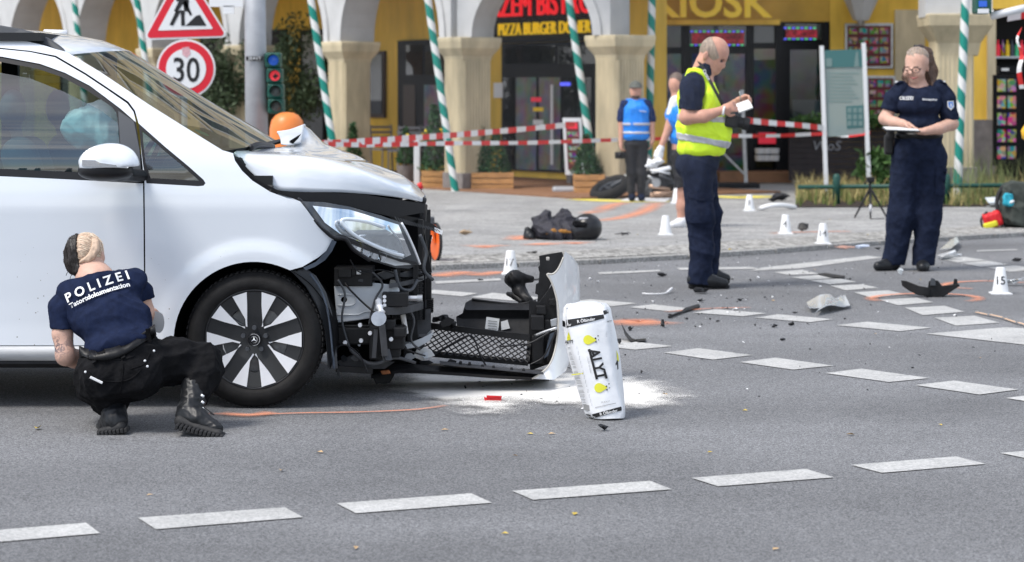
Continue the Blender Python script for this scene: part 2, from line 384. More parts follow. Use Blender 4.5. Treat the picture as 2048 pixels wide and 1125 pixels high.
# ---- painted markings
MK = [
 [(-130,1073),(172,1048),(200,1069),(-100,1095)], [(276,1038),(570,1017),(606,1037),(312,1061)], [(673,1009),(942,989),(984,1008),(712,1029)],
 [(1024,984),(1300,964),(1344,981),(1066,1002)], [(1383,958),(1612,940),(1668,957),(1436,975)], [(1702,932),(1912,915),(1972,930),(1764,948)], [(2000,908),(2190,893),(2260,905),(2068,922)],
 [(1170,690),(1236,681),(1346,694),(1270,701)], [(1327,707),(1396,698),(1506,712),(1426,721)], [(1479,726),(1551,717),(1667,733),(1586,741)], [(1650,748),(1723,739),(1859,758),(1778,766)],
 [(1830,772),(1908,763),(2037,781),(1959,791)], [(2011,798),(2100,787),(2230,805),(2140,818)],
 [(1130,606),(1180,600),(1275,608),(1225,614)], [(1258,616),(1306,610),(1386,619),(1337,624)], [(1386,627),(1430,620),(1533,628),(1486,634)], [(1510,637),(1556,630),(1667,640),(1620,646)],
 [(1672,652),(1734,645),(1863,657),(1800,664)], [(1852,669),(2012,656),(2200,668),(2200,708),(2048,691)],
 [(840,587),(868,581),(955,588),(925,594)], [(942,596),(985,587),(1090,597),(1040,604)],
 [(1546,546),(1604,541),(1638,549),(1577,551)], [(1582,556),(1642,551),(1676,557),(1618,561)], [(1620,562.5),(1680,558.5),(1713,565),(1660,570)], [(1660,573),(1724,570),(1757,577),(1691,582)],
 [(1708,586),(1776,582),(1811,590),(1742,597)], [(1759,601),(1834,597),(1867,606),(1796,612)], [(1810,617),(1889,613),(1929,625),(1846,632)], [(1869,637),(1949,633),(1999,647),(1912,653)],
 [(1500,543),(1520,537),(1735,513),(1766,516),(1600,538)], [(1878,519),(1930,515),(1972,522),(1915,526)], [(1921,527),(1975,523),(2018,530),(1962,535)], [(1972,536),(2030,532),(2080,540),(2020,545)],
 [(1195,546),(1318,541),(1322,544),(1200,550)], [(1353,537),(1500,535),(1522,539),(1360,541)], [(870,564),(1000,558),(1003,562),(872,569)], [(1953,502),(2035,499.5),(2036,501.5),(1955,504)]]
for i, p in enumerate(MK):
    q = [G(*k) for k in p]
    if sum((q[k].x * q[(k + 1) % len(q)].y - q[(k + 1) % len(q)].x * q[k].y) for k in range(len(q))) < 0: q.reverse()
    MB().add([(k.x, k.y, .004) for k in q], [tuple(range(len(q)))]).build('painted_marking', 'road_paint', road)
# ---- spray marks and powder lying on the surfaces
def splat(name, outline, mt, z, parent, width, step):
    q = [G(x, y, z) for x, y in outline]; o2 = [(p.x, p.y) for p in q]; mb = MB().panel(o2, lambda p, t: (p[0], p[1], z), step=step, back=False)
    o = mb.build(name, mt, parent); a = o.data.attributes.new('fade', 'FLOAT', 'POINT')
    for i, v in enumerate(o.data.vertices): a.data[i].value = min(1, edge_dist(v.co, o2) / width)
    return o
def stripe(path, w, mt, z, parent, n=5, name='spray_mark'):
    P = spline([G(x, y, z) for x, y in path], 8); vs = []; fs = []; fd = []; m = len(P)
    for i, p in enumerate(P):
        t = (P[min(i + 1, m - 1)] - P[max(i - 1, 0)]).normalized(); s = Vector((-t.y, t.x, 0)); e = min(1, 4 * min(i, m - 1 - i) / m)
        for k in range(n):
            u = k / (n - 1) * 2 - 1; vs.append(p + s * u * w / 2); fd.append((1 - abs(u)) * (.45 + .55 * e))
    fs = [(i * n + k, i * n + k + 1, (i + 1) * n + k + 1, (i + 1) * n + k) for i in range(m - 1) for k in range(n - 1)]
    o = MB().add(vs, fs).build(name, mt, parent); a = o.data.attributes.new('fade', 'FLOAT', 'POINT')
    for i, f in enumerate(fd): a.data[i].value = f * 1.25
    return o
def ring(cx, cy, rx, ry, a0, a1, n=14): return [(cx + rx * math.cos(math.radians(lerp(a0, a1, i / n))), cy + ry * math.sin(math.radians(lerp(a0, a1, i / n)))) for i in range(n + 1)]
OR = 'spray_orange'; z1 = .007
stripe([(418, 827), (500, 829), (600, 826), (720, 824), (830, 819), (892, 811)], .05, OR, z1, road)
stripe([(440, 826), (500, 830), (545, 824)], .12, OR, z1 + .003, road)
stripe([(868, 553), (900, 548), (940, 543)], .35, OR, z1, road); stripe([(940, 551), (985, 546), (1005, 543)], .3, OR, z1, road)
stripe(ring(1850, 597, 108, 10, 150, 395), .11, OR, z1, road); stripe(ring(1975, 570, 85, 8, 110, 330), .11, OR, z1, road); stripe([(1240, 640), (1275, 645), (1310, 641)], .5, OR, z1, road)
stripe([(1330, 624), (1420, 617), (1500, 615)], .06, OR, z1, road)
zz = ZS + .006
stripe([(1193, 442), (1250, 434), (1290, 421), (1316, 405)], .3, OR, zz, sidewalk); stripe([(1202, 421), (1222, 411), (1248, 405)], .32, OR, zz, sidewalk); stripe([(1175, 427), (1190, 423), (1206, 424)], .3, OR, zz, sidewalk)
stripe([(1030, 480), (1042, 476), (1050, 471)], .35, OR, zz, sidewalk); stripe([(950, 494), (970, 493), (988, 494)], .55, OR, zz, sidewalk); stripe([(1065, 487), (1080, 488), (1095, 490)], .5, OR, zz, sidewalk)
stripe([(1540, 467), (1620, 464), (1700, 463)], .16, OR, zz, sidewalk); stripe([(1135, 487), (1150, 486), (1165, 487)], .4, OR, zz, sidewalk)
stripe([(1150, 398), (1230, 402), (1340, 403)], .8, 'spray_yellow', zz, sidewalk); stripe([(1440, 392), (1480, 395), (1535, 392)], .9, 'spray_yellow', zz, sidewalk)
pw = splat('absorbent_powder', [(730, 768), (770, 748), (850, 738), (930, 742), (1020, 746), (1100, 742), (1180, 740), (1260, 746), (1340, 764), (1405, 788), (1370, 812), (1290, 820), (1200, 820), (1100, 812), (1010, 808), (930, 812), (860, 806), (800, 796), (760, 784)], 'powder', .009, None, .42, .05)
tag(pw, 'white oil absorbent powder strewn under the torn-off bumper', 'powder', kind='stuff')
pw2 = splat('absorbent_powder', [(850, 800), (900, 792), (960, 789), (1030, 792), (1090, 806), (1060, 826), (1000, 834), (930, 830), (870, 816)], 'powder', .012, None, .55, .05)
tag(pw2, 'thin dusting of white powder beside the red plastic piece', 'powder', kind='stuff')
# worn patches in the road paint, slab joints on the pavement
_nt, _b, _l = nodes(MT['road_paint']); _N = _nt.nodes.new; _t = _N('ShaderNodeTexCoord').outputs['Object']; _n = _N('ShaderNodeTexNoise'); _n.inputs['Scale'].default_value = 9; _n.inputs['Detail'].default_value = 12; _n.inputs['Roughness'].default_value = .78; _l(_t, _n.inputs['Vector'])
_r = _N('ShaderNodeMapRange'); _r.inputs['From Min'].default_value = .56; _r.inputs['From Max'].default_value = .66; _r.inputs['To Max'].default_value = .75; _l(_n.outputs['Fac'], _r.inputs[0]); _m = _N('ShaderNodeMixRGB'); _m.inputs[2].default_value = (.22, .22, .225, 1); _l(_r.outputs[0], _m.inputs[0]); _l(_b.inputs['Base Color'].links[0].from_socket, _m.inputs[1]); _l(_m.outputs[0], _b.inputs['Base Color'])
_nt, _b, _l = nodes(MT['paving']); _N = _nt.nodes.new; _t = _N('ShaderNodeTexCoord').outputs['Object']; _mp = _N('ShaderNodeMapping'); _mp.inputs['Rotation'].default_value = (0, 0, math.radians(38)); _l(_t, _mp.inputs[0])
_k = _N('ShaderNodeTexBrick'); _k.inputs['Scale'].default_value = 1.0; _k.inputs['Brick Width'].default_value = .7; _k.inputs['Row Height'].default_value = .5; _k.inputs['Mortar Size'].default_value = .012; _k.inputs['Color1'].default_value = (1, 1, 1, 1); _k.inputs['Color2'].default_value = (.86, .86, .87, 1); _k.inputs['Mortar'].default_value = (.5, .5, .48, 1); _l(_mp.outputs[0], _k.inputs['Vector'])
_m = _N('ShaderNodeMixRGB'); _m.blend_type = 'MULTIPLY'; _m.inputs[0].default_value = 1; _l(_b.inputs['Base Color'].links[0].from_socket, _m.inputs[1]); _l(_k.outputs['Color'], _m.inputs[2]); _l(_m.outputs[0], _b.inputs['Base Color'])
# faint lane bands and hairline cracks in the asphalt
_nt, _b, _l = nodes(MT['asphalt']); _N = _nt.nodes.new; _t = _N('ShaderNodeTexCoord').outputs['Object']; _mp = _N('ShaderNodeMapping'); _mp.inputs['Scale'].default_value = (.10, .9, 1); _mp.inputs['Rotation'].default_value = (0, 0, math.radians(-12)); _l(_t, _mp.inputs[0])
_n = _N('ShaderNodeTexNoise'); _n.inputs['Scale'].default_value = 1.0; _n.inputs['Detail'].default_value = 5; _l(_mp.outputs[0], _n.inputs['Vector']); _r = _N('ShaderNodeMapRange'); _r.inputs['From Min'].default_value = .3; _r.inputs['From Max'].default_value = .7; _r.inputs['To Min'].default_value = .82; _r.inputs['To Max'].default_value = 1.12; _l(_n.outputs['Fac'], _r.inputs[0])
_d = _N('ShaderNodeTexNoise'); _d.inputs['Scale'].default_value = 1.4; _d.inputs['Detail'].default_value = 6; _l(_t, _d.inputs['Vector']); _ad = _N('ShaderNodeMixRGB'); _ad.inputs[0].default_value = .35; _l(_t, _ad.inputs[1]); _l(_d.outputs['Color'], _ad.inputs[2])
_v = _N('ShaderNodeTexVoronoi'); _v.feature = 'DISTANCE_TO_EDGE'; _v.inputs['Scale'].default_value = .55; _l(_ad.outputs[0], _v.inputs['Vector']); _c = _N('ShaderNodeMapRange'); _c.inputs['From Min'].default_value = .0015; _c.inputs['From Max'].default_value = .004; _c.inputs['To Min'].default_value = .93; _c.inputs['To Max'].default_value = 1; _l(_v.outputs['Distance'], _c.inputs[0])
_m = _N('ShaderNodeMath'); _m.operation = 'MULTIPLY'; _l(_r.outputs[0], _m.inputs[0]); _l(_c.outputs[0], _m.inputs[1]); _x = _N('ShaderNodeMixRGB'); _x.blend_type = 'MULTIPLY'; _x.inputs[0].default_value = 1; _l(_b.inputs['Base Color'].links[0].from_socket, _x.inputs[1]); _l(_m.outputs[0], _x.inputs[2]); _l(_x.outputs[0], _b.inputs['Base Color'])
# ------------------------------------------------------------------ materials for things
mat('van_white', (.71, .75, .80), .24, 0, coat=1, spec=.5, var=.02, vs=1.2)
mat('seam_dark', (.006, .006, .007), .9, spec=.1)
mat('trim_black', (.012, .012, .014), .4, spec=.35)
mat('trim_grey', (.055, .06, .068), .45)
mat('plastic_black', (.011, .011, .012), .5, spec=.32, var=.4, vs=14, bump=.15, bs=30)
mat('plastic_dusty', (.045, .047, .052), .62, var=.5, vs=9, bump=.15, bs=25)
mat('plastic_blue', (.05, .065, .09), .5, var=.3, vs=12)
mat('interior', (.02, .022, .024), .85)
mat('seat_fabric', (.09, .11, .12), .85, var=.15, vs=20)
mat('airbag_cloth', (.75, .77, .74), .8, var=.06, vs=6, bump=.5, bs=9, bdist=.03)
mat('tyre', (.014, .0135, .0135), .75, spec=.3, var=.35, vs=18, bump=.25, bs=90, bdist=.003)
mat('rim_black', (.02, .021, .023), .35, coat=.3)
mat('rim_silver', (.82, .83, .85), .35, .15, var=.05, vs=10)
mat('steel', (.45, .46, .47), .38, .9, var=.2, vs=14)
mat('disc_steel', (.16, .16, .16), .45, .8, stretch=(1, 1, 1), var=.25, vs=30)
mat('chrome', (.85, .86, .88), .06, 1)
mat('mirror_silver', (.8, .83, .86), .04, 1)
mat('primer_grey', (.5, .53, .56), .5, var=.12, vs=7, coat=.2)
mat('sill_dirty', (.5, .51, .52), .45, var=.22, vs=3, stretch=(1, 1, 6))
mat('white_plain', (.75, .75, .75), .5)
mat('paper', (.72, .72, .71), .8, var=.05, vs=30)
mat('lettering_black', (.012, .012, .013), .6)
mat('lettering_white', (.78, .78, .78), .6)
mat('red_plastic', (.6, .015, .02), .35)
mat('copper_rust', (.35, .13, .05), .6, .3, var=.5, vs=30)
def glassmat(name, tint, rough=0, dark=.0, ior=1.5):
    m = bpy.data.materials.new(name); m.use_nodes = True; nt = m.node_tree; nt.nodes.clear(); N = nt.nodes.new; l = nt.links.new
    o = N('ShaderNodeOutputMaterial'); t = N('ShaderNodeBsdfTransparent'); t.inputs[0].default_value = (*tint, 1)
    g = N('ShaderNodeBsdfGlossy'); g.inputs['Roughness'].default_value = rough; lw = N('ShaderNodeLayerWeight'); lw.inputs['Blend'].default_value = .5; f0 = ((ior - 1) / (ior + 1)) ** 2
    pw_ = N('ShaderNodeMath'); pw_.operation = 'POWER'; pw_.inputs[1].default_value = 5; l(lw.outputs['Facing'], pw_.inputs[0]); f = N('ShaderNodeMath'); f.operation = 'MULTIPLY_ADD'; f.inputs[1].default_value = 1 - f0; f.inputs[2].default_value = f0; l(pw_.outputs[0], f.inputs[0])
    mxs = N('ShaderNodeMixShader'); l(f.outputs[0], mxs.inputs[0]); l(t.outputs[0], mxs.inputs[1]); l(g.outputs[0], mxs.inputs[2]); l(mxs.outputs[0], o.inputs[0]); MT[name] = m; return m
glassmat('side_glass', (.30, .54, .57), ior=2.3)
glassmat('dark_glass', (.10, .13, .15), ior=1.9)
glassmat('screen_glass', (.36, .47, .44), ior=3.0)
glassmat('clear_lens', (.9, .93, .95), ior=1.55)
# dirt specks on the door paint
_m = MT['van_white']; _nt, _b, _l = nodes(_m)
_t = _nt.nodes.new('ShaderNodeTexCoord').outputs['Object']; _v = _nt.nodes.new('ShaderNodeTexVoronoi'); _v.inputs['Scale'].default_value = 26; _l(_t, _v.inputs['Vector'])
_sx = _nt.nodes.new('ShaderNodeSeparateXYZ'); _l(_t, _sx.inputs[0])
_r = _nt.nodes.new('ShaderNodeMapRange'); _r.inputs['From Min'].default_value = .95; _r.inputs['From Max'].default_value = .45; _r.inputs['To Max'].default_value = .085; _l(_sx.outputs['Z'], _r.inputs[0])
_lt = _nt.nodes.new('ShaderNodeMath'); _lt.operation = 'LESS_THAN'; _l(_v.outputs['Distance'], _lt.inputs[0]); _l(_r.outputs[0], _lt.inputs[1])
_mx = _nt.nodes.new('ShaderNodeMixRGB'); _mx.inputs[2].default_value = (.25, .24, .22, 1); _l(_lt.outputs[0], _mx.inputs[0])
_l(_b.inputs['Base Color'].links[0].from_socket, _mx.inputs[1]); _l(_mx.outputs[0], _b.inputs['Base Color'])
# ------------------------------------------------------------------ the crashed van, side on to the street
YB = 10.67; YC = 11.66
WCX, WCY = 507, 684
PROF = [(345, .02), (385, .004), (418, 0), (432, .003), (470, .010), (520, .018), (600, .026), (650, .027), (700, .022), (760, .05)]
def VY(x, y):
    ins = interp(PROF, y) if y > 345 else .02 + .30 * ((345 - y) / 290) ** 1.25
    if x > 560: ins += .45 * ((x - 560) / 300) ** 2
    if x < -900: ins += .3 * ((-900 - x) / 340) ** 2.5
    d = math.hypot(x - WCX, y - WCY)
    if d < 205 and y < 700: ins -= .014 * min(1, (205 - d) / 24)
    return YB + ins
def vside(off=0, th=.012): return lambda p, t: W(p[0], p[1], VY(p[0], p[1]) + off + t * th)
def flat(Y, th): return (lambda p, t: W(p[0], p[1], (Y(p[0], p[1]) if callable(Y) else Y) + t * th))
def plate(name, outl, Y, th, mt, parent, holes=(), step=0, smooth=False, bevel=0, sp=0):
    o = [tuple(p) for p in (spline([(x, y, 0) for x, y in outl], sp, True) if sp else outl)]
    return MB().panel([(p[0], p[1]) for p in o], flat(Y, th), holes, step).build(name, mt, parent, smooth, bevel, auto=35 if smooth else None)
def pbox(mb, x0, y0, x1, y1, Y, d):
    a, b = W(x0, y0, Y), W(x1, y1, Y); return mb.box(((a.x + b.x) / 2, Y + d / 2, (a.z + b.z) / 2), (abs(b.x - a.x), d, abs(a.z - b.z)))
van = thing('passenger_van', 'crashed white passenger van with torn open front and crumpled bonnet', 'van', (W(WCX, 818, YB).x, YC, 0))
def arch(r, a0, a1, n=24): return [(WCX + r * math.cos(math.radians(lerp(a0, a1, i / n))), WCY - r * math.sin(math.radians(lerp(a0, a1, i / n)))) for i in range(n + 1)]
seam = [(285, 330), (278, 250), (270, 222), (257, 204), (217, 177), (172, 147), (112, 112), (60, 102), (0, 96), (-260, 84), (-1150, 90)]
fend = [(138, 107), (200, 144), (300, 211), (380, 261), (445, 301), (466, 307), (470, 322), (484, 342), (505, 362), (540, 384), (575, 397), (600, 403), (612, 418), (625, 436), (668, 479), (655, 500), (637, 515), (605, 534), (580, 541)]
fend += arch(160, 62, 181)[1:] + [(346, 692), (291.5, 692), (291, 600), (290, 450), (289, 368)] + seam + [(-1150, 66), (-260, 62), (0, 77), (50, 82), (90, 92)]
qh = [(277, 247), (330, 294), (378, 334), (407, 360), (411, 367), (407, 372), (396, 373), (293, 367), (286, 330)]
MB().panel(fend, vside(), [qh], 11).build('front_fender', 'van_white', van, True, auto=40)
door = MB().panel([(-262, 338), (0, 353), (150, 360), (286, 367.5), (287, 450), (288.3, 600), (288.5, 691), (-262, 691)], vside(), (), 11).build('front_door', 'van_white', van, True, auto=40)
MB().panel([(-262, 86.5), (0, 98.5), (60, 104.5), (110, 115), (170, 150), (215, 180), (254, 207), (267, 224), (272, 245), (240, 217), (180, 172), (130, 146), (80, 128), (0, 113), (-262, 99)], vside(), (), 9).build('window_frame', 'van_white', door, True, auto=40)
win = [(-255, 109), (0, 124), (75, 138), (125, 155), (175, 182), (222, 213), (232, 225), (235, 240), (240, 300), (243, 348), (100, 343), (0, 338), (-255, 324)]
MB().panel([(-262, 99.5), (0, 113.5), (80, 128.5), (130, 146.5), (180, 172.5), (240, 217.5), (272, 246), (280, 300), (285.5, 366), (150, 359), (0, 352), (-262, 337)], vside(.006, .03), [win], 14).build('window_trim', 'trim_black', door, True, auto=35)
MB().panel([(-256, 136), (0, 146), (60, 157), (130, 185), (200, 220), (236, 247), (242, 300), (245, 350), (0, 340), (-256, 326)], lambda p, t: W(p[0], p[1], VY(p[0], p[1]) + .034 - .030 * math.sin(math.pi * max(0, min(1, (p[1] - 130) / 215))) ), (), 9, back=False).build('window_pane', 'side_glass', door, True)
MB().panel([(236.5, 222), (268, 243), (279, 300), (283.5, 364), (246, 361), (241, 300)], vside(.001, .01), (), 12).build('mirror_triangle', 'trim_grey', door, True, auto=35)
rear = MB().panel([(-1150, 330), (-264.5, 338), (-264.5, 691), (-700, 691)] + [(-836 + 166 * math.cos(math.radians(a)), WCY - 160 * math.sin(math.radians(a))) for a in range(0, 181, 10)] + [(-1150, 691)], vside(), (), 22).build('sliding_door', 'van_white', van, True, auto=40)
MB().panel([(-1150, 91), (-264.5, 87), (-264.5, 336), (-1150, 328)], vside(.004, .006), (), 40).build('rear_side_window', 'dark_glass', van, True)
# quarter window
qi = [(284, 262), (330, 303), (372, 338), (398, 362), (300, 357), (291, 325)]
MB().panel(qh, vside(.004, .012), [qi], 10).build('quarter_window_frame', 'trim_black', van, True, auto=35)
MB().panel(qi, lambda p, t: W(p[0], p[1], VY(p[0], p[1]) + .014 - .012 * math.sin(math.pi * max(0, min(1, (p[1] - 255) / 105)))), (), 8, back=False).build('quarter_window', 'side_glass', van, True)
# dark shell behind the panel gaps
MB().panel([(-1150, 340), (286, 372), (330, 376), (420, 376), (470, 340), (540, 392), (590, 410), (640, 470), (600, 525)] + arch(166, 58, 180, 14) + [(300, 690), (-1150, 690)], vside(.03, .02), (), 30).build('inner_shell', 'seam_dark', van, True)
MB().panel([(-1150, 72), (-260, 70), (0, 84), (60, 90), (120, 108), (200, 152), (300, 220), (400, 285), (455, 312), (430, 330), (380, 325), (300, 258), (262, 222), (225, 196), (160, 156), (100, 126), (0, 108), (-1150, 100)], vside(.03, .02), (), 20).build('pillar_shell', 'seam_dark', van, True)
# sill
sec = [(690, .035), (697, .012), (705, .004), (714, .01), (722, .03), (724, .2), (690, .2)]
rg = [[W(x, y, YB + o_) for y, o_ in sec] for x in range(-1150, 346, 55)]
MB().loft(rg).build('side_sill', 'sill_dirty', van, True, auto=40)
MB().loft([[W(x, y, YB + o_) for y, o_ in ((722, .035), (728, .03), (735, .05), (736, .5), (722, .5))] for x in range(-1150, 346, 110)]).build('underbody_trim', 'plastic_black', van, True, auto=30)
# far side, floor and rear of the shell
def zof(y, Y=10.7): return H - (y - HY) / F * Y
def xof(x, Y=10.7): return (x - CX) / F * Y
x0, x1 = xof(-1140), xof(330)
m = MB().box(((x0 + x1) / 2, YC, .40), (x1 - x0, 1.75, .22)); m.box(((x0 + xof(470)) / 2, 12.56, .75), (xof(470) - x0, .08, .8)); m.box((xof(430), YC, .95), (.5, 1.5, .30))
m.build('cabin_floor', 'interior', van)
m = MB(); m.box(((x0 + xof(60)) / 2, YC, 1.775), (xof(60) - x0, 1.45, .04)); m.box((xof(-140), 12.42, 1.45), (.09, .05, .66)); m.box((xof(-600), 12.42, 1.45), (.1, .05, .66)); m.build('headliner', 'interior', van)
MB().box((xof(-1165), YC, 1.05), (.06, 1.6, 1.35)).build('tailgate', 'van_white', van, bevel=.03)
MB().panel([(-1140, 100), (0, 122), (120, 155), (235, 235), (250, 345), (-1140, 330)], lambda p, t: (xof(p[0]), 12.44 - t * .01 + .08 * (p[1] - 100) / 250, zof(p[1])), (), 0, back=False).build('far_window', 'screen_glass', van)
MB().add([W(470 + i * 4, 300 + i * 9, 11) for i in range(2)] + [W(470, 300, 12.3), W(500, 340, 12.3)], [(0, 1, 3, 2)]).build('cowl', 'trim_black', van)
# B pillar inside and seats
MB().box((xof(92), 12.40, 1.45), (.07, .06, .62)).build('pillar', 'interior', van)
for yy in (11.05, 12.05):
    sd = SD(); X = xof(60) + (.02 if yy > 11.5 else 0)
    sd.rc((X + .05, yy - .12, .75), (X - .10, yy - .12, 1.2), .10, .09, .06).rc((X + .05, yy + .12, .75), (X - .10, yy + .12, 1.2), .10, .09, .06)
    sd.el((X - .16, yy, 1.42), (.06, .13, .10), k=.03).rc((X - .12, yy, 1.2), (X - .16, yy, 1.4), .03, .03, .01).bx((X + .3, yy, .72), (.28, .24, .08), rd=.05)
    sdbuild('seat', sd, 'seat_fabric', van, .018)
sd = SD().el(W(186, 252, 10.96), (.13, .07, .105), Ry(-25), .06).el(W(214, 228, 10.98), (.075, .07, .07), Ry(-35), .05).el(W(155, 255, 11.0), (.08, .1, .09), k=.05).el(W(215, 282, 10.96), (.075, .07, .07), k=.04)
sdbuild('airbag', sd, 'airbag_cloth', van, .012, fold=.012, fscale=26, seed=3)
sw = MB(); Rm = (Matrix.Translation(W(285, 335, 11.1)) @ Matrix.Rotation(math.radians(-62), 4, 'Y')); sw.lathe([(.19 + .014 * math.cos(a), .014 * math.sin(a)) for a in [i * math.pi / 4 for i in range(8)]], 28, Rm, closed=True); sw.build('steering_wheel', 'trim_black', van, True)
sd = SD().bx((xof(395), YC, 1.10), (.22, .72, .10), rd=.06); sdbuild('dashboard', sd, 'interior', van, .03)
# windscreen and roof
NE = [(147, 109), (200, 144), (300, 211), (380, 261), (447, 303)]
Pn = [W(x, y, VY(x, min(y, 345)) + .06) for x, y in NE]; Pn = spline(Pn, 4); g = []
for p in Pn:
    row = []
    for j in range(13):
        v = j / 12 * 2 - 1; b = 1 - v * v; row.append(Vector((p.x + .15 * b, YC + (YC - p.y) * v * 1.0, p.z + .028 * b)))
    g.append(row)
MB().loft(g, closed=False).build('windscreen', 'screen_glass', van, True)
def strip(rows, name, mt, parent, th=0, auto=40):
    o = MB().loft(rows, closed=False).build(name, mt, parent, True, auto=auto)
    if th: s_ = o.modifiers.new('s', 'SOLIDIFY'); s_.thickness = th; s_.offset = -1
    return o
rr = [g[0]]
for x, y in ((90, 90), (40, 79), (0, 73), (-130, 60), (-300, 52), (-700, 52), (-1150, 62)):
    p = W(x, y, VY(x, y) + .05); bx_ = .15 * (1 if x > 0 else 0)
    rr.append([Vector((p.x + .15 * (1 - v * v) * max(0, min(1, (x + 300) / 390)), YC + (YC - p.y) * v, p.z + .05 * (1 - v * v) - .012)) for v in [j / 12 * 2 - 1 for j in range(13)]])
strip(rr, 'roof', 'van_white', van, .01)
wb = [g[0][j] + Vector((.0, 0, .004)) for j in range(13)]
RL = [(134, 106), (118, 92), (96, 77), (70, 66), (40, 58), (0, 51), (-120, 43), (-300, 37), (-800, 37), (-1000, 56), (-800, 52), (-300, 52), (-120, 58), (-20, 66), (8, 76), (20, 73), (60, 80), (96, 93), (120, 105)]
for sg_ in (-1, 1): MB().panel(RL, lambda p, t: (lambda q: Vector((q.x, (q.y if sg_ < 0 else 2 * YC - q.y) + sg_ * -.045 * t, q.z)))(W(p[0], p[1], VY(p[0], max(p[1], 60)) + .07)), (), 0).build('roof_rail', 'trim_grey', van, bevel=.006)
MB().tube([W(88, 68, 12.35), W(134, 69, 12.35)], .024, 8).build('roof_rail_cover', 'rim_silver', van, True)
# green badge low on the windscreen
bd = [W(404 + 14 * math.cos(a) + 4 * math.sin(a), 266 + 4.5 * math.sin(a) + 5 * math.cos(a), 11.03) for a in [i * math.pi / 8 for i in range(16)]]
MB().add(bd, [tuple(range(16))]).build('emission_badge', mat('badge_green', (.05, .45, .2), .5), van)
# wipers and cowl
w_ = MB().tube(spline([W(445, 304, 10.95), W(490, 300, 11.1), W(530, 290, 11.4), W(560, 283, 11.6)], 5), .012, 6); w_.tube(spline([W(500, 297, 11.1), W(518, 290, 11.2), W(545, 293, 11.4)], 4), .016, 6); w_.build('wiper', 'trim_black', van, True)
# mirror
mr_ = thing_ = None
sd = SD().el(W(214, 322, 10.52), (.135, .10, .082), Ry(-8), .02).el(W(245, 330, 10.5), (.08, .08, .06), k=.03).cut(W(200, 336, 10.5), (.04, 0, -1)).cut(W(158, 330, 10.5), (-1, .0, -.25))
cap = sdbuild('mirror_cap', sd, 'van_white', van, .006)
sd = SD().el(W(214, 322, 10.525), (.133, .098, .081), Ry(-8), .02).el(W(212, 345, 10.525), (.13, .09, .04), k=.03).rc(W(240, 350, 10.55), W(282, 352, 10.68), .03, .03, .03).cut(W(200, 335, 10.5), (-.04, 0, 1))
sdbuild('mirror_base', sd, 'trim_black', cap, .006)
MB().panel([(164, 320), (190, 321), (200, 326), (258, 334), (255, 337), (164, 332)], lambda p, t: W(p[0], p[1], 10.52 - .093 * math.sqrt(max(0, 1 - ((p[0] - 214) / 66) ** 2)) - .012 + t * .02), (), 6).build('indicator', 'mirror_silver', cap, True, auto=30)
# bonnet
HD = [[(470,304,10.98),(480,301,11.05),(530,297,11.3),(580,289,11.6),(610,252,11.88),(655,300,12.35)],
 [(500,343,10.95),(500,311,11.0),(560,303,11.3),(618,293,11.6),(640,282,11.9),(675,306,12.35)],
 [(545,377,10.93),(560,316,11.0),(620,311,11.3),(655,302,11.65),(674,297,11.95),(702,318,12.35)],
 [(600,384,10.93),(630,322,11.0),(670,316,11.3),(700,309,11.7),(714,311,12.0),(740,330,12.35)],
 [(680,385,10.98),(700,338,11.05),(725,331,11.35),(745,326,11.7),(754,333,12.0),(770,350,12.3)],
 [(750,390,11.1),(762,360,11.16),(778,351,11.4),(791,347,11.7),(795,356,12),(795,375,12.25)],
 [(805,397,11.3),(812,383,11.33),(822,373,11.5),(830,369,11.7),(829,377,11.95),(820,395,12.15)],
 [(848,405,11.6),(850,399,11.62),(851,394,11.66),(851,391,11.7),(850,393,11.78),(848,404,11.85)]]
cols = [spline([W(*r[c]) for r in HD], 6) for c in range(6)]
rows = [spline([cols[c][i] for c in range(6)], 5) for i in range(len(cols[0]))]
for i, r_ in enumerate(rows):                    # dents and buckles of the impact
    for j, q in enumerate(r_):
        u, v = i / (len(rows) - 1), j / (len(r_) - 1); k = math.sin(math.pi * u) * math.sin(math.pi * min(1, v * 1.15))
        q.z += k * (.018 * (1 - abs(math.sin(5.2 * u + 2.6 * v + .8))) ** 3 - .010 * max(0, math.sin(9 * u - 5 * v)) ** 4)
hood = strip(rows, 'bonnet', 'van_white', van, .014, 50)
fr = [[W(562, 290, 11.5), W(582, 291, 11.5), W(602, 286, 11.55)], [W(561, 279, 11.62), W(584, 280, 11.55), W(606, 268, 11.7)], [W(555, 266, 11.75), W(580, 262, 11.75), W(609, 251, 11.86)]]
c3 = [spline([r[c] for r in fr], 4) for c in range(3)]
strip([spline([c3[c][i] for c in range(3)], 4) for i in range(9)], 'torn_bonnet_corner', 'primer_grey', hood, .006)
MB().tube(spline(fr[2], 4), .008, 6).build('torn_edge', 'van_white', hood, True)
plate('hinge_hole', [(578, 283), (602, 268), (606, 262), (596, 278), (586, 288)], 11.5, .01, 'seam_dark', hood)
MB().tube([W(838, 403, 11.58), W(846, 402, 11.6), W(849, 399, 11.64)], [.016, .02, .012], 8).build('bonnet_emblem_tip', 'trim_black', hood, True)
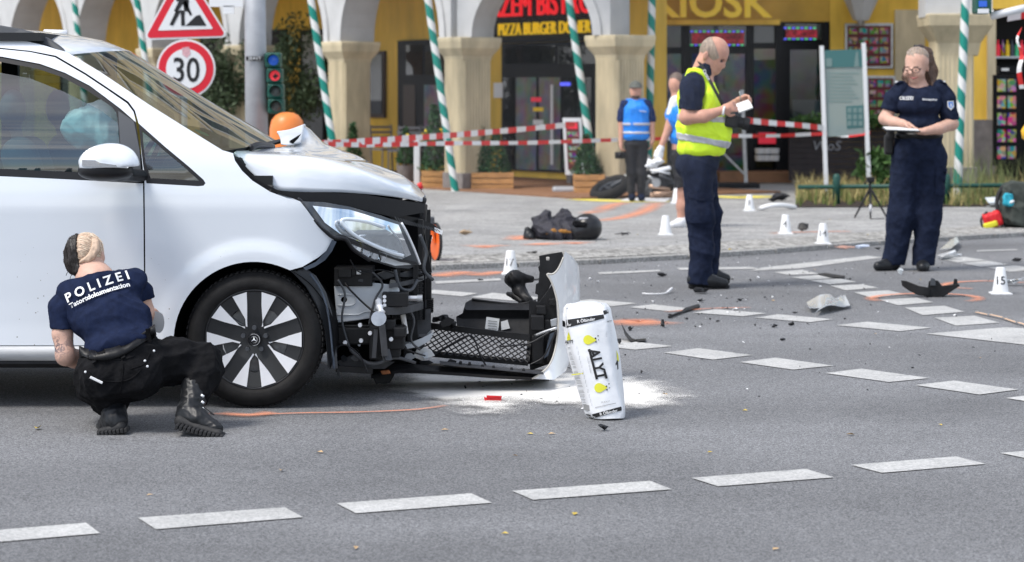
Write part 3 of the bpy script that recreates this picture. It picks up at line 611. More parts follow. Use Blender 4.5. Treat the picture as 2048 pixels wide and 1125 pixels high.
# engine bay darkness and pieces
eb = MB(); eb.box((xof(640), YC + .25, .80), (.62, 1.0, .5)); eb.build('engine_block', 'seam_dark', van); MB().box((xof(755), YC + .2, .70), (.34, .8, .40)).build('engine_cover', 'seam_dark', van); MB().box((xof(815), YC + .2, .56), (.10, 1.0, .60)).build('cooler_pack', 'seam_dark', van); pbox(MB(), 674, 560, 842, 734, 11.42, .5).build('nose_shade_fill', 'seam_dark', van)  # last box is a black fill for the shade inside the open nose
plate('bay_gap_shade', [(468, 318), (480, 320), (510, 358), (560, 383), (720, 388), (850, 408), (850, 425), (790, 436), (700, 414), (600, 402), (545, 384), (500, 358)], lambda x, y: VY(x, 345) + .13, .02, 'trim_black', van, step=14)  # black plate standing in for the shaded gap under the bonnet
mm = MB()
for i in range(24): pbox(mm, 598 + i * 4, 384 + i * .9, 599.6 + i * 4, 404 + i * .55, 10.99, .01)
for i in range(6): mm.bar(W(598, 384 + i * 3.6, 10.985), W(694, 405 + i * 2.3, 10.985), .0035)
mm.build('wire_screen', 'steel', van)
pl = MB(); pl.bar(W(541, 372, 10.85), W(533, 392, 10.8), .03, .012); pl.bar(W(527, 385, 10.8), W(548, 388, 10.8), .022, .012); pl.build('bonnet_hinge', 'plastic_black', van)
MB().bar(W(556, 387, 10.84), W(600, 405, 10.83), .02, .01).build('wing_flange', 'van_white', van)
# headlight
HL = [(601, 403), (650, 405), (700, 414), (760, 431), (803, 446), (812, 462), (828, 497), (840, 529), (818, 538), (790, 536), (740, 521), (706, 499), (690, 478), (668, 476), (640, 452), (620, 430)]
YH = lambda x, y: VY(x, 420) - .012 + .03 * abs(y - 470) / 60
hl = plate('headlight', HL, lambda x, y: YH(x, y) + .085, .04, 'trim_grey', van, step=14, smooth=True)
plate('reflector', [(625, 412), (700, 420), (797, 450), (822, 510), (800, 520), (740, 492), (680, 468), (650, 446)], lambda x, y: YH(x, y) + .075, .01, 'mirror_silver', hl, step=12, smooth=True)
dz = [(688, 446), (700, 440), (730, 443), (770, 458), (800, 482), (806, 505), (798, 516), (770, 500), (730, 482), (705, 466)]
plate('lamp_bowl', dz, lambda x, y: YH(x, y) + .05 + .00035 * ((x - 745) * .3 + (y - 478)), .01, 'mirror_silver', hl, step=9, smooth=True, sp=3)
MB().tube(spline([W(x, y, YH(x, y) + .035) for x, y in ((806, 512), (780, 505), (740, 488), (705, 468), (684, 446), (692, 439), (730, 443), (770, 455))], 5), [.010] * 31 + [.008] * 5, 8).build('light_guide', mat('guide_white', (.85, .87, .9), .15, coat=1), hl, True)
plate('lamp_divider', [(668, 476), (690, 478), (735, 495), (790, 516), (832, 524), (836, 530), (800, 524), (735, 502), (700, 487)], lambda x, y: YH(x, y) + .02, .04, 'trim_black', hl, step=12, smooth=True)
plate('indicator_bowl', [(690, 484), (720, 490), (755, 503), (760, 522), (730, 512), (706, 497)], lambda x, y: YH(x, y) + .05, .01, 'mirror_silver', hl, step=10, smooth=True)
plate('side_bowl', [(758, 503), (800, 515), (822, 530), (790, 532), (764, 524)], lambda x, y: YH(x, y) + .055, .01, 'rim_silver', hl, step=10, smooth=True)
for a, b in (((715, 490), (705, 498)), ((735, 497), (728, 512)), ((752, 505), (746, 518)), ((770, 508), (765, 525))): MB().bar(W(*a, YH(*a) + .03), W(*b, YH(*b) + .03), .006, .02).build('reflector_rib', 'chrome', hl)
MB().panel(HL, lambda p, t: W(p[0], p[1], YH(*p)), (), 12, back=False).build('lens', 'clear_lens', hl, True)
MB().tube(spline([W(x, y, YH(x, y) + .01) for x, y in HL[10:] + [HL[0], (596, 400)]], 3), .010, 6).build('gasket', 'trim_black', hl, True)
MB().tube(spline([W(x, y, YH(x, y) + .004) for x, y in ((803, 446), (812, 462), (828, 497), (840, 529))], 3), .006, 6).build('lens_rim', 'rim_silver', hl, True)
# trims round the arch
plate('bumper_bracket', [(664, 480), (673, 484), (664, 503), (650, 521), (630, 534), (612, 541), (606, 536), (632, 524), (652, 503)], lambda x, y: VY(x, y) - .012, .025, 'plastic_blue', van, step=10, smooth=True)
plate('arch_trim', [(580, 542), (612, 538), (632, 552), (652, 585), (664, 625), (671, 680), (676, 738), (656, 738), (653, 700), (648, 660), (636, 618), (612, 574), (588, 549)], lambda x, y: VY(min(x, 620), 500) + .03 + .05 * (y - 540) / 200 + .07 * max(0, (x - 640) / 40), .05, 'trim_grey', van, step=12, smooth=True, bevel=.006)
MB().tube(spline([W(x, y, VY(600, 500) + .02) for x, y in ((620, 548), (642, 580), (657, 630), (664, 690), (668, 738))], 4), .006, 6).build('trim_bead', 'plastic_blue', van, True)
MB().lathe([(.385, -.02), (.388, .25), (.36, .62), (.0, .62)], 36, frame(W(WCX, WCY, YB + .05), (1, 0, 0), (0, 0, 1), (0, 1, 0)), arc=(math.radians(-20), math.radians(200))).build('arch_liner', 'seam_dark', van, True)
# torn open front structure
m = MB().panel([(668, 573), (700, 566), (745, 566), (798, 571), (800, 590), (766, 592), (764, 628), (745, 636), (716, 641), (674, 646)], flat(11.0, .05), [[(688 + 6 * math.cos(a), 600 + 6 * math.sin(a)) for a in [i * math.pi / 7 for i in range(14)]]], 0); m.build('inner_wing', 'primer_grey', van, bevel=.004)
MB().tube(spline([W(x, y, 10.998) for x, y in ((676, 590), (704, 590), (712, 600), (704, 611), (676, 611))], 4), .004, 6).build('pressed_rim', 'primer_grey', van, True)
MB().tube([W(672, 630, 10.998), W(716, 630, 10.998), W(730, 624, 10.998), W(764, 622, 10.998)], .004, 6).build('pressed_rim', 'primer_grey', van, True)
m = MB(); pbox(m, 668, 536, 745, 573, 10.98, .2); pbox(m, 676, 538, 703, 556, 10.95, .04); pbox(m, 703, 541, 712, 552, 10.955, .04); m.build('lamp_carrier', 'plastic_black', van, bevel=.004)
pbox(MB(), 712, 542, 722, 550, 10.94, .03).build('plug', 'steel', van, bevel=.004)
m = MB()
for i in range(6): pbox(m, 782, 540 + i * 9, 846, 542 + i * 9, 11.15, .02)
pbox(m, 792, 532, 800, 590, 11.1, .03); pbox(m, 826, 530, 836, 592, 11.12, .03); m.build('radiator_grid', 'plastic_black', van)
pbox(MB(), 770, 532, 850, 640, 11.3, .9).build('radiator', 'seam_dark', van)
m = MB(); pbox(m, 836, 440, 846, 540, 11.2, .05); m.build('lock_carrier', 'plastic_black', van); MB().bar(W(851, 410, 11.5), W(846, 470, 11.45), .018).build('carrier_strut', 'plastic_black', van); MB().bar(W(840, 450, 11.4), W(858, 545, 11.4), .03).build('carrier_strut', 'plastic_black', van); MB().bar(W(862, 470, 11.5), W(853, 530, 11.5), .012).build('carrier_strut', 'plastic_black', van)
def beam(pts, hpx, th, name, mt):
    rows = [[W(x, y - hpx / 2, Y), W(x, y + hpx / 2, Y), W(x, y + hpx / 2, Y + th), W(x, y - hpx / 2, Y + th)] for x, y, Y in spline(pts, 5)]
    return MB().loft(rows).build(name, mt, van, True, auto=30)
beam([(778, 572, 10.95), (815, 566, 11.05), (845, 557, 11.25), (860, 548, 11.6)], 9, .06, 'upper_beam', 'plastic_dusty')
beam([(766, 622, 10.9), (800, 622, 10.98), (840, 613, 11.2), (860, 604, 11.6)], 15, .09, 'crash_beam', 'plastic_dusty')
MB().add([W(766, 614, 10.9), W(800, 614.5, 10.98), W(840, 605, 11.2), W(860, 596, 11.6), W(860, 594, 11.8), W(800, 608, 11.1), (W(770, 610, 11.0))], [(0, 1, 2, 3, 4, 5, 6)]).build('beam_top', 'steel', van)
m = MB(); pbox(m, 764, 586, 816, 614, 10.93, .1); m.build('beam_mount', 'plastic_black', van, bevel=.004)
for y in (594, 602, 611): MB().lathe([(.0, -.004), (.009, -.004), (.009, .004)], 10, frame(W(769, y, 10.925), (1, 0, 0), (0, 0, 1), (0, 1, 0))).build('bolt', 'rim_silver', van)
MB().lathe([(.0, 0), (.014, 0), (.014, .05), (.018, .05), (.018, .075), (0, .075)], 12, frame(W(814, 597, 11.0), (0, 1, 0), (0, 0, 1), (1, 0, 0))).build('tow_socket', 'steel', van, True, auto=30)
m = MB(); pbox(m, 846, 546, 862, 628, 11.45, .1)
for i in range(7): pbox(m, 848, 600 + i * 4, 866, 602 + i * 4, 11.42, .1)
m.build('beam_end', 'plastic_black', van)
MB().lathe([(0, -.012), (.012, -.012), (.018, -.008), (.03, -.004), (.037, .002), (.037, .008), (0, .01)], 22, frame(W(757, 638, 10.86), (1, .2, 0), (0, .3, 1))).build('horn', 'steel', van, True, auto=35)
MB().tube(spline([W(756, 600, 10.95), W(758, 612, 10.9), W(763, 626, 10.87)], 4), [.013, .016, .02] * 3, 8).build('horn_bracket', 'rim_silver', van, True)
MB().tube(spline([W(690, 566, 10.96), W(700, 580, 10.94), W(725, 605, 10.93), W(752, 628, 10.88)], 5), .005, 6).build('cable', 'trim_black', van, True)
m = MB(); pbox(m, 672, 656, 745, 690, 10.98, .3); pbox(m, 738, 652, 760, 720, 10.9, .12); pbox(m, 746, 640, 790, 662, 10.92, .1); pbox(m, 762, 655, 808, 700, 10.95, .15); pbox(m, 786, 655, 812, 676, 10.9, .1); pbox(m, 770, 690, 800, 716, 10.97, .12); pbox(m, 672, 650, 760, 656, 11.0, .2); m.build('subframe', 'plastic_black', van, bevel=.008)
m = MB(); m.bar(W(752, 660, 10.88), W(748, 716, 10.88), .02); m.bar(W(764, 650, 10.86), W(770, 712, 10.86), .03, .03); m.bar(W(770, 700, 10.9), W(776, 722, 10.88), .04, .02); m.build('pulley_bracket', 'plastic_dusty', van)
for x, y in ((740, 667), (720, 651), (722, 682), (690, 686), (782, 679)): MB().lathe([(.0, -.008), (.009, -.008), (.011, 0), (.011, .01)], 8, frame(W(x, y, 10.89), (1, 0, 0), (0, 0, 1), (0, 1, 0))).build('bolt', 'rim_silver', van)
MB().tube([W(806, 630, 11.2), W(812, 668, 11.2)], .013, 10).build('coolant_tube', 'white_plain', van, True)
plate('splash_panel', [(832, 622), (862, 618), (862, 660), (850, 672), (836, 676)], 11.35, .03, 'plastic_dusty', van)
plate('wing_panel', [(815, 628), (834, 624), (836, 690), (815, 694)], 11.3, .03, 'plastic_black', van)
plate('undertray', [(672, 724), (700, 712), (720, 706), (722, 722), (790, 724), (770, 738), (690, 740)], 11.1, .3, 'plastic_dusty', van)
plate('lower_flap', [(810, 690), (845, 676), (868, 664), (860, 682), (838, 694), (815, 698)], 11.2, .04, 'primer_grey', van)
m = MB(); m.bar(W(672, 738, 10.95), W(745, 742, 11.0), .012, .03); m.bar(W(676, 740, 10.92), W(679, 758, 10.9), .01, .006); m.build('hanging_strip', 'plastic_black', van)
m = plate('torn_grille_strip', [(770, 428), (800, 430), (840, 437), (868, 450), (884, 463), (878, 468), (850, 456), (812, 449), (790, 443)], lambda x, y: 11.05 + .3 * (x - 770) / 110, .012, 'plastic_black', van, step=12)
for i in range(16): MB().bar(W(790 + i * 5.5, 434 + i * 1.6, 11.04 + .015 * i), W(797 + i * 5.5, 446 + i * 1.2, 11.04 + .015 * i), .003).build('grille_rib', 'trim_grey', m)
plate('torn_strip_tip', [(862, 452), (886, 462), (884, 470), (872, 466)], 11.32, .012, 'rim_silver', m)
# ---- wheels
tw, trad, rrad = .22, 138 / F * 10.68, 100 / F * 10.68
def make_wheel(c, root, full=True):
    w = MB(); M_ = frame(c, (1, 0, 0), (0, 0, 1), (0, 1, 0))
    pr = [(rrad - .002, .02), (rrad + .006, .004), (rrad + .02, -.004), (rrad + .05, -.006), (trad - .03, .004), (trad - .012, .018), (trad - .002, .035), (trad, .06), (trad, tw - .06), (trad - .004, tw - .03), (trad - .03, tw), (rrad, tw - .02)]
    ty = w.lathe(pr, 64, M_).build('tyre', 'tyre', root, True)
    tb = MB(); na = 72
    for i in range(na):
        a = 2 * math.pi * i / na
        for r_, z_, l_ in ((trad - .003, .036, .034), (trad + .001, .075, .02)):
            d = Vector((math.cos(a), 0, math.sin(a))); tb.box(c + d * r_ + Vector((0, z_, 0)), (.006, l_, .017), Matrix.Rotation(-a, 3, 'Y'))
    tb.build('tread_block', 'tyre', ty)
    MB().lathe([(rrad, .012), (rrad - .006, .01), (rrad - .012, .03), (rrad - .014, tw - .03)], 56, M_).build('rim_barrel', 'rim_black', root, True)
    def pol(r, a): return (r * math.cos(math.radians(a)), r * math.sin(math.radians(a)))
    rn = lambda p, t: M_ @ Vector((p[0], p[1], .034 - .022 * (math.hypot(*p) / rrad) + t * .02))
    R_ = rrad - .010; hs = []
    for k in range(5):
        a = -90 + 72 * k; hs.append([pol(.105, a - 9), pol(.078, a), pol(.105, a + 9), pol(.155, a + 11.5), pol(.16, a), pol(.155, a - 11.5)])
    fc = MB().panel([pol(R_, a) for a in range(0, 360, 6)], rn, hs, .014).build('rim_face', 'rim_black', root, True, auto=40)
    for k in range(5):
        for s_ in (-1, 1):
            a = 90 + 72 * k + s_ * 18; ol = [pol(R_ + .001, a - 9), pol(R_ + .001, a + 9), pol(.165, a + 8 if s_ > 0 else a + 6), pol(.105, a + (6.5 if s_ > 0 else -3.2)), pol(.074, a + s_ * 16), pol(.068, a + s_ * 12), pol(.100, a + (2.5 if s_ > 0 else -6.5)), pol(.165, a - (6 if s_ > 0 else 8))]
            MB().panel(ol, lambda p, t: rn(p, 0) - Vector((0, .007 - t * .006, 0)), (), .012).build('spoke_facet', 'rim_silver', root, True, auto=40)
    MB().lathe([(.05, .05), (.155, .05), (.155, .062), (.05, .062)], 40, M_, closed=True).build('brake_disc', 'disc_steel', root, True, auto=30)
    MB().box(c + Vector((-.105, .06, .06)), (.07, .06, .13), Ry(-60)).build('brake_caliper', 'trim_grey', root, bevel=.01)
    MB().lathe([(0, .0), (.028, .002), (.031, .006), (.031, .03)], 28, M_).build('hub_cap', 'trim_black', root, True, auto=35)
    lg = MB().lathe([(.026, .0), (.026, -.002), (.0285, -.002), (.0285, .002)], 28, M_, closed=True); lg.lathe([(.0145, .0), (.0145, -.003), (.0165, -.003), (.0165, .002)], 24, M_, closed=True)
    for k in range(3):
        a = 90 + 120 * k; lg.add([M_ @ Vector((*pol(.016, a), -.003)), M_ @ Vector((*pol(.0035, a + 60), -.003)), M_ @ Vector((0, 0, -.005)), M_ @ Vector((*pol(.0035, a - 60), -.003))], [(0, 1, 2), (0, 2, 3)])
    lg.build('star_emblem', 'chrome', root)
    for k in range(5): MB().lathe([(0, .012), (.011, .012), (.012, .03)], 8, frame(c + Vector((pol(.056, 90 + 72 * k)[0], -.006, pol(.056, 90 + 72 * k)[1])), (1, 0, 0), (0, 0, 1), (0, 1, 0))).build('wheel_bolt', 'trim_grey', root)
cw = W(508, 681, 10.70); cw.z = trad + .001
wheel = bpy.data.objects.new('front_wheel', None); COL.objects.link(wheel); wheel.location = cw; 
make_wheel(cw, wheel); wheel.parent = van; wheel.matrix_parent_inverse = Matrix.Translation(-van.location)
def tyre_copy(c, nm):
    w = MB(); M_ = frame(c, (1, 0, 0), (0, 0, 1), (0, 1, 0)); w.lathe([(0, .04), (rrad, .02), (rrad + .02, 0), (trad - .02, .01), (trad, .04), (trad, .18), (trad - .02, .22), (0, .22)], 40, M_); return w.build(nm, 'tyre', van, True)
tyre_copy(Vector((cw.x, 12.4, trad)), 'far_wheel'); tyre_copy(Vector((xof(-836), 10.72, trad)), 'rear_wheel'); tyre_copy(Vector((xof(-836), 12.4, trad)), 'rear_wheel')
# ------------------------------------------------------------------ arcade building behind the square
mat('stone_beige', (.53, .45, .30), .85, var=.24, vs=2.2, stretch=(1.6, 1.6, .5), bump=.25, bs=30)
mat('plaster_white', (.50, .50, .495), .85, var=.10, vs=2, bump=.2, bs=20)
mat('plaster_beige', (.44, .37, .26), .9, var=.08, vs=1.5)
mat('ochre', (.78, .50, .075), .8, var=.2, vs=1.6, stretch=(1.5, 1.5, .4))
mat('plinth_grey', (.20, .18, .17), .9, var=.25, vs=6)
mat('terracotta', (.22, .11, .055), .8, var=.2, vs=5)
mat('door_dark', (.005, .005, .006), .5, spec=.2)
mat('frame_brown', (.05, .03, .02), .5)
glassmat('shop_glass', (.55, .58, .6), ior=1.5)
def neon(name, col, e): return mat(name, col, .5, emit=e)
neon('neon_red', (.9, .012, .02), .35); neon('letters_yellow', (.85, .55, .01), .25); mat('letters_gold', (1.0, .66, .02), .3); neon('led_red', (.8, .03, .06), .12); neon('led_blue', (.1, .12, .9), .5); neon('led_green', (.1, .7, .3), .3)
def goods(name, sc, sat, base, glow=0., soft=False):
    m = mat(name, base, .5); nt, b, l = nodes(m); N = nt.nodes.new; t = N('ShaderNodeTexCoord').outputs['Object']
    v = N('ShaderNodeTexVoronoi' if not soft else 'ShaderNodeTexNoise'); v.inputs['Scale'].default_value = sc; l(t, v.inputs['Vector'])
    h = N('ShaderNodeHueSaturation'); h.inputs['Saturation'].default_value = sat; h.inputs['Value'].default_value = .6; l(v.outputs['Color'], h.inputs['Color'])
    mu = N('ShaderNodeMixRGB'); mu.blend_type = 'MULTIPLY'; mu.inputs[0].default_value = .6; mu.inputs[2].default_value = (*base, 1); l(h.outputs[0], mu.inputs[1]); l(mu.outputs[0], b.inputs['Base Color']); l(mu.outputs[0], b.inputs['Emission Color']); b.inputs['Emission Strength'].default_value = glow
goods('shop_goods', 4, 3.2, (.42, .20, .30), .12, True); goods('menu_food', 16, 1.1, (.9, .55, .35)); goods('bottles', 12, 1.3, (.7, .6, .6)); goods('dim_goods', 4, 1.3, (.09, .085, .10), .02, True)  # faint glow in the goods stands in for light inside the shops
U2 = Vector((.564, -.826, 0)); N2 = Vector((.826, .564, 0))               # along the arcade, and inwards
C0 = Vector((-.66, 33.6, 0)); BAY = 3.5
def colpos(k): return C0 + U2 * BAY * k
bld = thing('arcade_building', 'beige arcade building with arches and ochre shop walls behind the square', 'building', (0, 38, 0))
RB = Matrix((U2, N2, Vector((0, 0, 1)))).transposed()
KS = list(range(-7, 2)); ZC, ZA = 2.03, 2.31
for k in KS:
    c = colpos(k) if k < 1 else Vector((1.55, 32.3, 0)); hw = .25
    m = MB().box(c + Vector((0, 0, 1.05 + .06)), (2 * hw, 2 * hw, 2.1), RB)
    col = m.build('column', 'stone_beige', bld, bevel=.02)
    fl = MB()
    for i in range(9):
        q = -hw * .82 + i * hw * 1.64 / 8; fl.box(c + U2 * q - N2 * (hw + .006) + Vector((0, 0, 1.1)), (.035, .02, 1.75), RB); fl.box(c + U2 * (hw + .006) + N2 * q + Vector((0, 0, 1.1)), (.02, .035, 1.75), RB)
    tag(fl.build('fluting', 'stone_beige', col), None, kind='stuff')
    rg = []
    for w_, z_ in ((hw, ZC - .08), (hw + .02, ZC), (hw + .1, ZC + .12), (hw + .12, ZA - .06), (hw + .12, ZA)): rg.append([c + U2 * a * w_ + N2 * b * w_ + Vector((0, 0, z_)) for a, b in ((-1, -1), (1, -1), (1, 1), (-1, 1))])
    MB().loft(rg).build('capital', 'stone_beige', col, bevel=.015)
    MB().box(c + Vector((0, 0, .17)), (2 * hw + .05, 2 * hw + .05, .26), RB).build('plinth', 'plinth_grey', col, bevel=.01)
    if k < 1:
        d = colpos(k + 1) - c if k < 0 else Vector((1.55, 32.3, 0)) - c; Ln = d.length; ud = d.normalized(); nd = Vector((-ud.y, ud.x, 0))
        a = Ln / 2 - hw - .02; out = [(0, ZA), (hw + .02, ZA)] + [(Ln / 2 - a * math.cos(t), ZA + a * .95 * math.sin(t)) for t in [math.pi * i / 20 for i in range(1, 20)]] + [(Ln - hw - .02, ZA), (Ln, ZA), (Ln, 4.4), (0, 4.4)]
        MB().panel(out, lambda p, t: c + ud * p[0] + nd * (-.30 + .6 * t) + Vector((0, 0, p[1])), (), 0).build('arch_wall', 'plaster_white', bld)
        bd_ = [(Ln / 2 - (a + .0) * math.cos(t), ZA + a * .95 * math.sin(t)) for t in [math.pi * i / 24 for i in range(25)]]; bo = [(Ln / 2 - (a + .14) * math.cos(t), ZA + (a * .95 + .14) * math.sin(t)) for t in [math.pi * i / 24 for i in range(25)]]
        MB().panel(bd_ + bo[::-1], lambda p, t: c + ud * p[0] + nd * (-.335 + .03 * t) + Vector((0, 0, p[1])), (), 0).build('arch_band', 'plaster_white', bld)
A, B = colpos(-8), colpos(1)
def slab(z0, z1, d0, d1, name, mt, a=None, b=None):
    a = a or A; b = b or B; q = [a + N2 * d0, b + N2 * d0, b + N2 * d1, a + N2 * d1]
    return MB().add([(p.x, p.y, z0) for p in q] + [(p.x, p.y, z1) for p in q], [(0, 3, 2, 1), (4, 5, 6, 7), (0, 1, 5, 4), (1, 2, 6, 5), (2, 3, 7, 6), (3, 0, 4, 7)]).build(name, mt, bld)
slab(4.4, 4.7, -.42, 3.3, 'cornice', 'plaster_beige'); slab(ZS - .02, .07, -.45, 3.1, 'arcade_floor', 'terracotta')
slab(4.7, 17, -.3, 3.2, 'upper_wall', 'plaster_beige'); slab(16.8, 17.3, -.7, 3.3, 'roof_cornice', 'plaster_white')
for k in range(-7, 1):
    for r in range(4):
        for q in (.28, .72):
            c = colpos(k) + U2 * BAY * q - N2 * .31 + Vector((0, 0, 6.3 + r * 2.9)); w_ = MB().box(c, (1.1, .10, 1.75), RB).build('window', 'plaster_white', bld); MB().box(c - N2 * .045, (.92, .06, 1.55), RB).build('pane', 'dark_glass', w_)
        MB().box(colpos(k) + U2 * BAY * .5 - N2 * .33 + Vector((0, 0, 7.6 + r * 2.9)), (BAY, .12, .1), RB).build('string_course', 'plaster_white', bld)
# back wall of the arcade with shop fronts; px -> point on the wall
B0 = C0 + N2 * 3.05
def wp(x, y, off=0):
    b0 = B0 - N2 * off; mm_ = (x - CX) / F; t = (mm_ * b0.y - b0.x) / (U2.x - mm_ * U2.y); p = b0 + U2 * t; return Vector((p.x, p.y, H - (y - HY) / F * p.y))
def wrect(name, x0, y0, x1, y1, mt, parent, off=.03, th=.03):
    a, b, c, d = wp(x0, y1, off), wp(x1, y1, off), wp(x1, y0, off), wp(x0, y0, off); c.z = d.z = (c.z + d.z) / 2; a.z = b.z = (a.z + b.z) / 2
    v = [a, b, c, d]; return MB().add(v + [p + N2 * th for p in v], [(0, 1, 2, 3), (7, 6, 5, 4), (0, 4, 5, 1), (1, 5, 6, 2), (2, 6, 7, 3), (3, 7, 4, 0)]).build(name, mt, parent)
slab(0, 4.4, 3.05, 3.3, 'back_wall', 'ochre', A, C0 + U2 * .6)
f = wrect('shop_front', 1003, 85, 1215, 345, 'door_dark', bld, .06, .05)
for x0, x1 in ((1006, 1028), (1032, 1072), (1078, 1120), (1126, 1150), (1154, 1182)): wrect('pane', x0, 155, x1, 340, 'dim_goods' if x0 in (1032, 1078) else 'dark_glass', f, .075, .01)
wrect('transom', 1010, 92, 1110, 128, 'dark_glass', f, .075, .01); wrect('transom', 1116, 92, 1200, 128, 'dark_glass', f, .075, .01)
wrect('side_poster', 987, 166, 1005, 196, 'paper', bld, .07, .02); wrect('door_handle', 1101, 170, 1105, 330, 'paper', f, .16, .02)
for i, (x, y, s_) in enumerate(((1062, 195, 9), (1066, 215, 8), (1066, 240, 10), (1120, 165, 7))): wrect('sticker', x, y, x + 20, y + s_, ('led_red', 'letters_gold', 'paper', 'led_blue')[i], f, .085, .01)
f2 = wrect('shop_front', 795, 80, 905, 330, 'door_dark', bld, .06, .05); wrect('pane', 812, 90, 845, 150, 'dark_glass', f2, .08, .01); wrect('pane', 850, 90, 895, 150, 'dark_glass', f2, .08, .01); wrect('door_leaf', 806, 170, 830, 320, 'frame_brown', f2, .08, .01); wrect('pane', 848, 170, 900, 320, 'dim_goods', f2, .08, .01)
f3 = wrect('window_frame', 735, 103, 768, 236, 'frame_brown', bld, .06, .05); wrect('pane', 740, 110, 763, 228, 'dark_glass', f3, .08, .01)
for x0, x1 in ((600, 650), (520, 570), (400, 470), (300, 360), (120, 200)): q = wrect('window_frame', x0, 60, x1, 300, 'door_dark', bld, .06, .05); wrect('pane', x0 + 5, 70, x1 - 5, 290, 'dark_glass', q, .08, .01)
def wtext(name, s, xc, yc, hpx, mt, parent, off, sx=1, bold=.0):
    p = wp(xc, yc, off); return text(name, s, hpx / 134 / .72 * p.y / 33.6, frame(p, U2, (0, 0, 1)), mt, parent, .03, bold, sx=sx)
sg = thing('bistro_sign', 'red and yellow lettering AZEM BISTRO over the dark bistro door', 'sign', wp(1080, 60)); wrect('sign_board', 985, -40, 1215, 84, 'door_dark', sg, .14, .06)
p_ = wp(1080, 10, .2); text('lettering', 'AZEM BISTRO', .56, frame(p_, U2, (0, 0, 1)), 'neon_red', sg, .02, 0, sx=.86)
p_ = wp(1086, 58, .2); text('lettering', 'PIZZA BURGER DÖNER', .30, frame(p_, U2, (0, 0, 1)), 'letters_yellow', sg, .02, -.003, sx=.84)
# kiosk front, square to the street
YK = 36.5; kb = thing('kiosk_building', 'ochre kiosk front with dark glazed doors and gold KIOSK lettering', 'building', (5, YK, 0))
def kr(name, x0, y0, x1, y1, mt, parent, Y=YK, th=.06, bevel=0): return pbox(MB(), x0, y0, x1, y1, Y, th).build(name, mt, parent, bevel=bevel)
kr('wall', 1285, -420, 1318, 368, 'ochre', kb, YK, .5); kr('wall', 1660, -420, 1880, 368, 'ochre', kb, YK, .5); kr('fascia', 1318, -420, 1660, 44, mat('fascia_ochre', (.50, .30, .05), .85, var=.2, vs=1.6), kb, YK - .02, .5); kr('stone_pier', 1790, 20, 1850, 368, 'stone_beige', kb, YK - .05, .1)
kr('ledge', 1300, 40, 1560, 50, 'ochre', kb, YK - .3, .3)
sf = kr('shop_front', 1318, 44, 1660, 352, 'door_dark', kb, YK + .08, .1)
for x0, y0, x1, y1, mt_ in ((1325, 52, 1362, 95, 'dim_goods'), (1325, 108, 1362, 250, 'shop_goods'), (1325, 262, 1362, 340, 'dim_goods'), (1380, 48, 1492, 92, 'dim_goods'), (1384, 108, 1490, 345, 'shop_goods'), (1508, 42, 1548, 86, 'plaster_white'), (1508, 98, 1552, 240, 'shop_goods'), (1512, 262, 1560, 335, 'door_dark'), (1580, 100, 1642, 245, 'dim_goods'), (1570, 48, 1645, 80, 'dim_goods')):
    q = kr('display', x0, y0, x1, y1, mt_, sf, YK + .06, .01); kr('pane', x0, y0, x1, y1, 'shop_glass', sf, YK + .02, .005)
for x0, x1 in ((1366, 1378), (1494, 1506), (1552, 1566), (1645, 1658)): kr('door_post', x0, 44, x1, 350, 'door_dark', sf, YK - .03, .1)
kr('window_sill', 1585, 200, 1640, 242, 'plaster_white', sf, YK + .03, .02)
kr('poster', 1517, 266, 1552, 288, 'led_red', sf, YK - .02, .02)
for i in range(6): MB().lathe([(0, 0), (.07, 0), (.08, .09), (0, .09)], 10, Matrix.Translation(W(1519 + (i % 3) * 15, 322 - (i // 3) * 14, YK - .04))).build('cup_picture', 'paper', sf, True, auto=30)
led = thing('led_sign', 'red LED sign with blue and green border over the kiosk door', 'sign', W(1436, 80, YK)); kr('panel', 1384, 66, 1488, 88, mat('led_panel', (.35, .012, .03), .5, var=.95, vs=14, col2=(.95, .04, .08), emit=.0), led, YK - .05, .03)
for i in range(13): kr('lamp', 1381 + i * 8.4, 62, 1386 + i * 8.4, 65, ('led_blue', 'led_green')[i % 2], led, YK - .06, .02); kr('lamp', 1381 + i * 8.4, 89, 1386 + i * 8.4, 92, ('led_green', 'led_blue')[i % 2], led, YK - .06, .02)
led = thing('led_sign', 'smaller red and blue LED sign above the right kiosk window', 'sign', W(1605, 70, YK)); kr('panel', 1572, 60, 1634, 75, 'led_panel', led, YK - .05, .03)
for i in range(8): kr('lamp', 1568 + i * 8.4, 55, 1573 + i * 8.4, 58, ('led_blue', 'led_green')[i % 2], led, YK - .06, .02); kr('lamp', 1568 + i * 8.4, 77, 1573 + i * 8.4, 80, ('led_blue', 'led_green')[i % 2], led, YK - .06, .02)
ks = thing('kiosk_sign', 'large gold KIOSK letters mounted on the ochre fascia', 'sign', W(1420, 10, YK - .4)); text('lettering', 'KIOSK', .66, frame(W(1420, 9, YK - .42), (1, 0, 0), (0, 0, 1)), 'letters_gold', ks, .04, .016, sx=1.02)
st = kr('step', 1440, 345, 1585, 366, 'terracotta', kb, YK - .7, .9)
def menu(name, label, x0, y0, x1, y1, Y, nx, ny, fr='steel'):
    t = thing(name, label, 'menu board', W((x0 + x1) / 2, y1, Y)); kr('frame', x0, y0, x1, y1, fr, t, Y - .06, .08, .01); kr('backing', x0 + 5, y0 + 5, x1 - 5, y1 - 5, 'frame_red' if fr != 'door_dark' else 'door_dark', t, Y - .07, .02)
    w_, h_ = (x1 - x0 - 14) / nx, (y1 - y0 - 14) / ny
    for i in range(nx):
        for j in range(ny): kr('dish_picture', x0 + 8 + i * w_, y0 + 9 + j * h_, x0 + 6 + (i + .9) * w_, y0 + 5 + (j + .85) * h_, 'menu_food', t, Y - .08, .012)
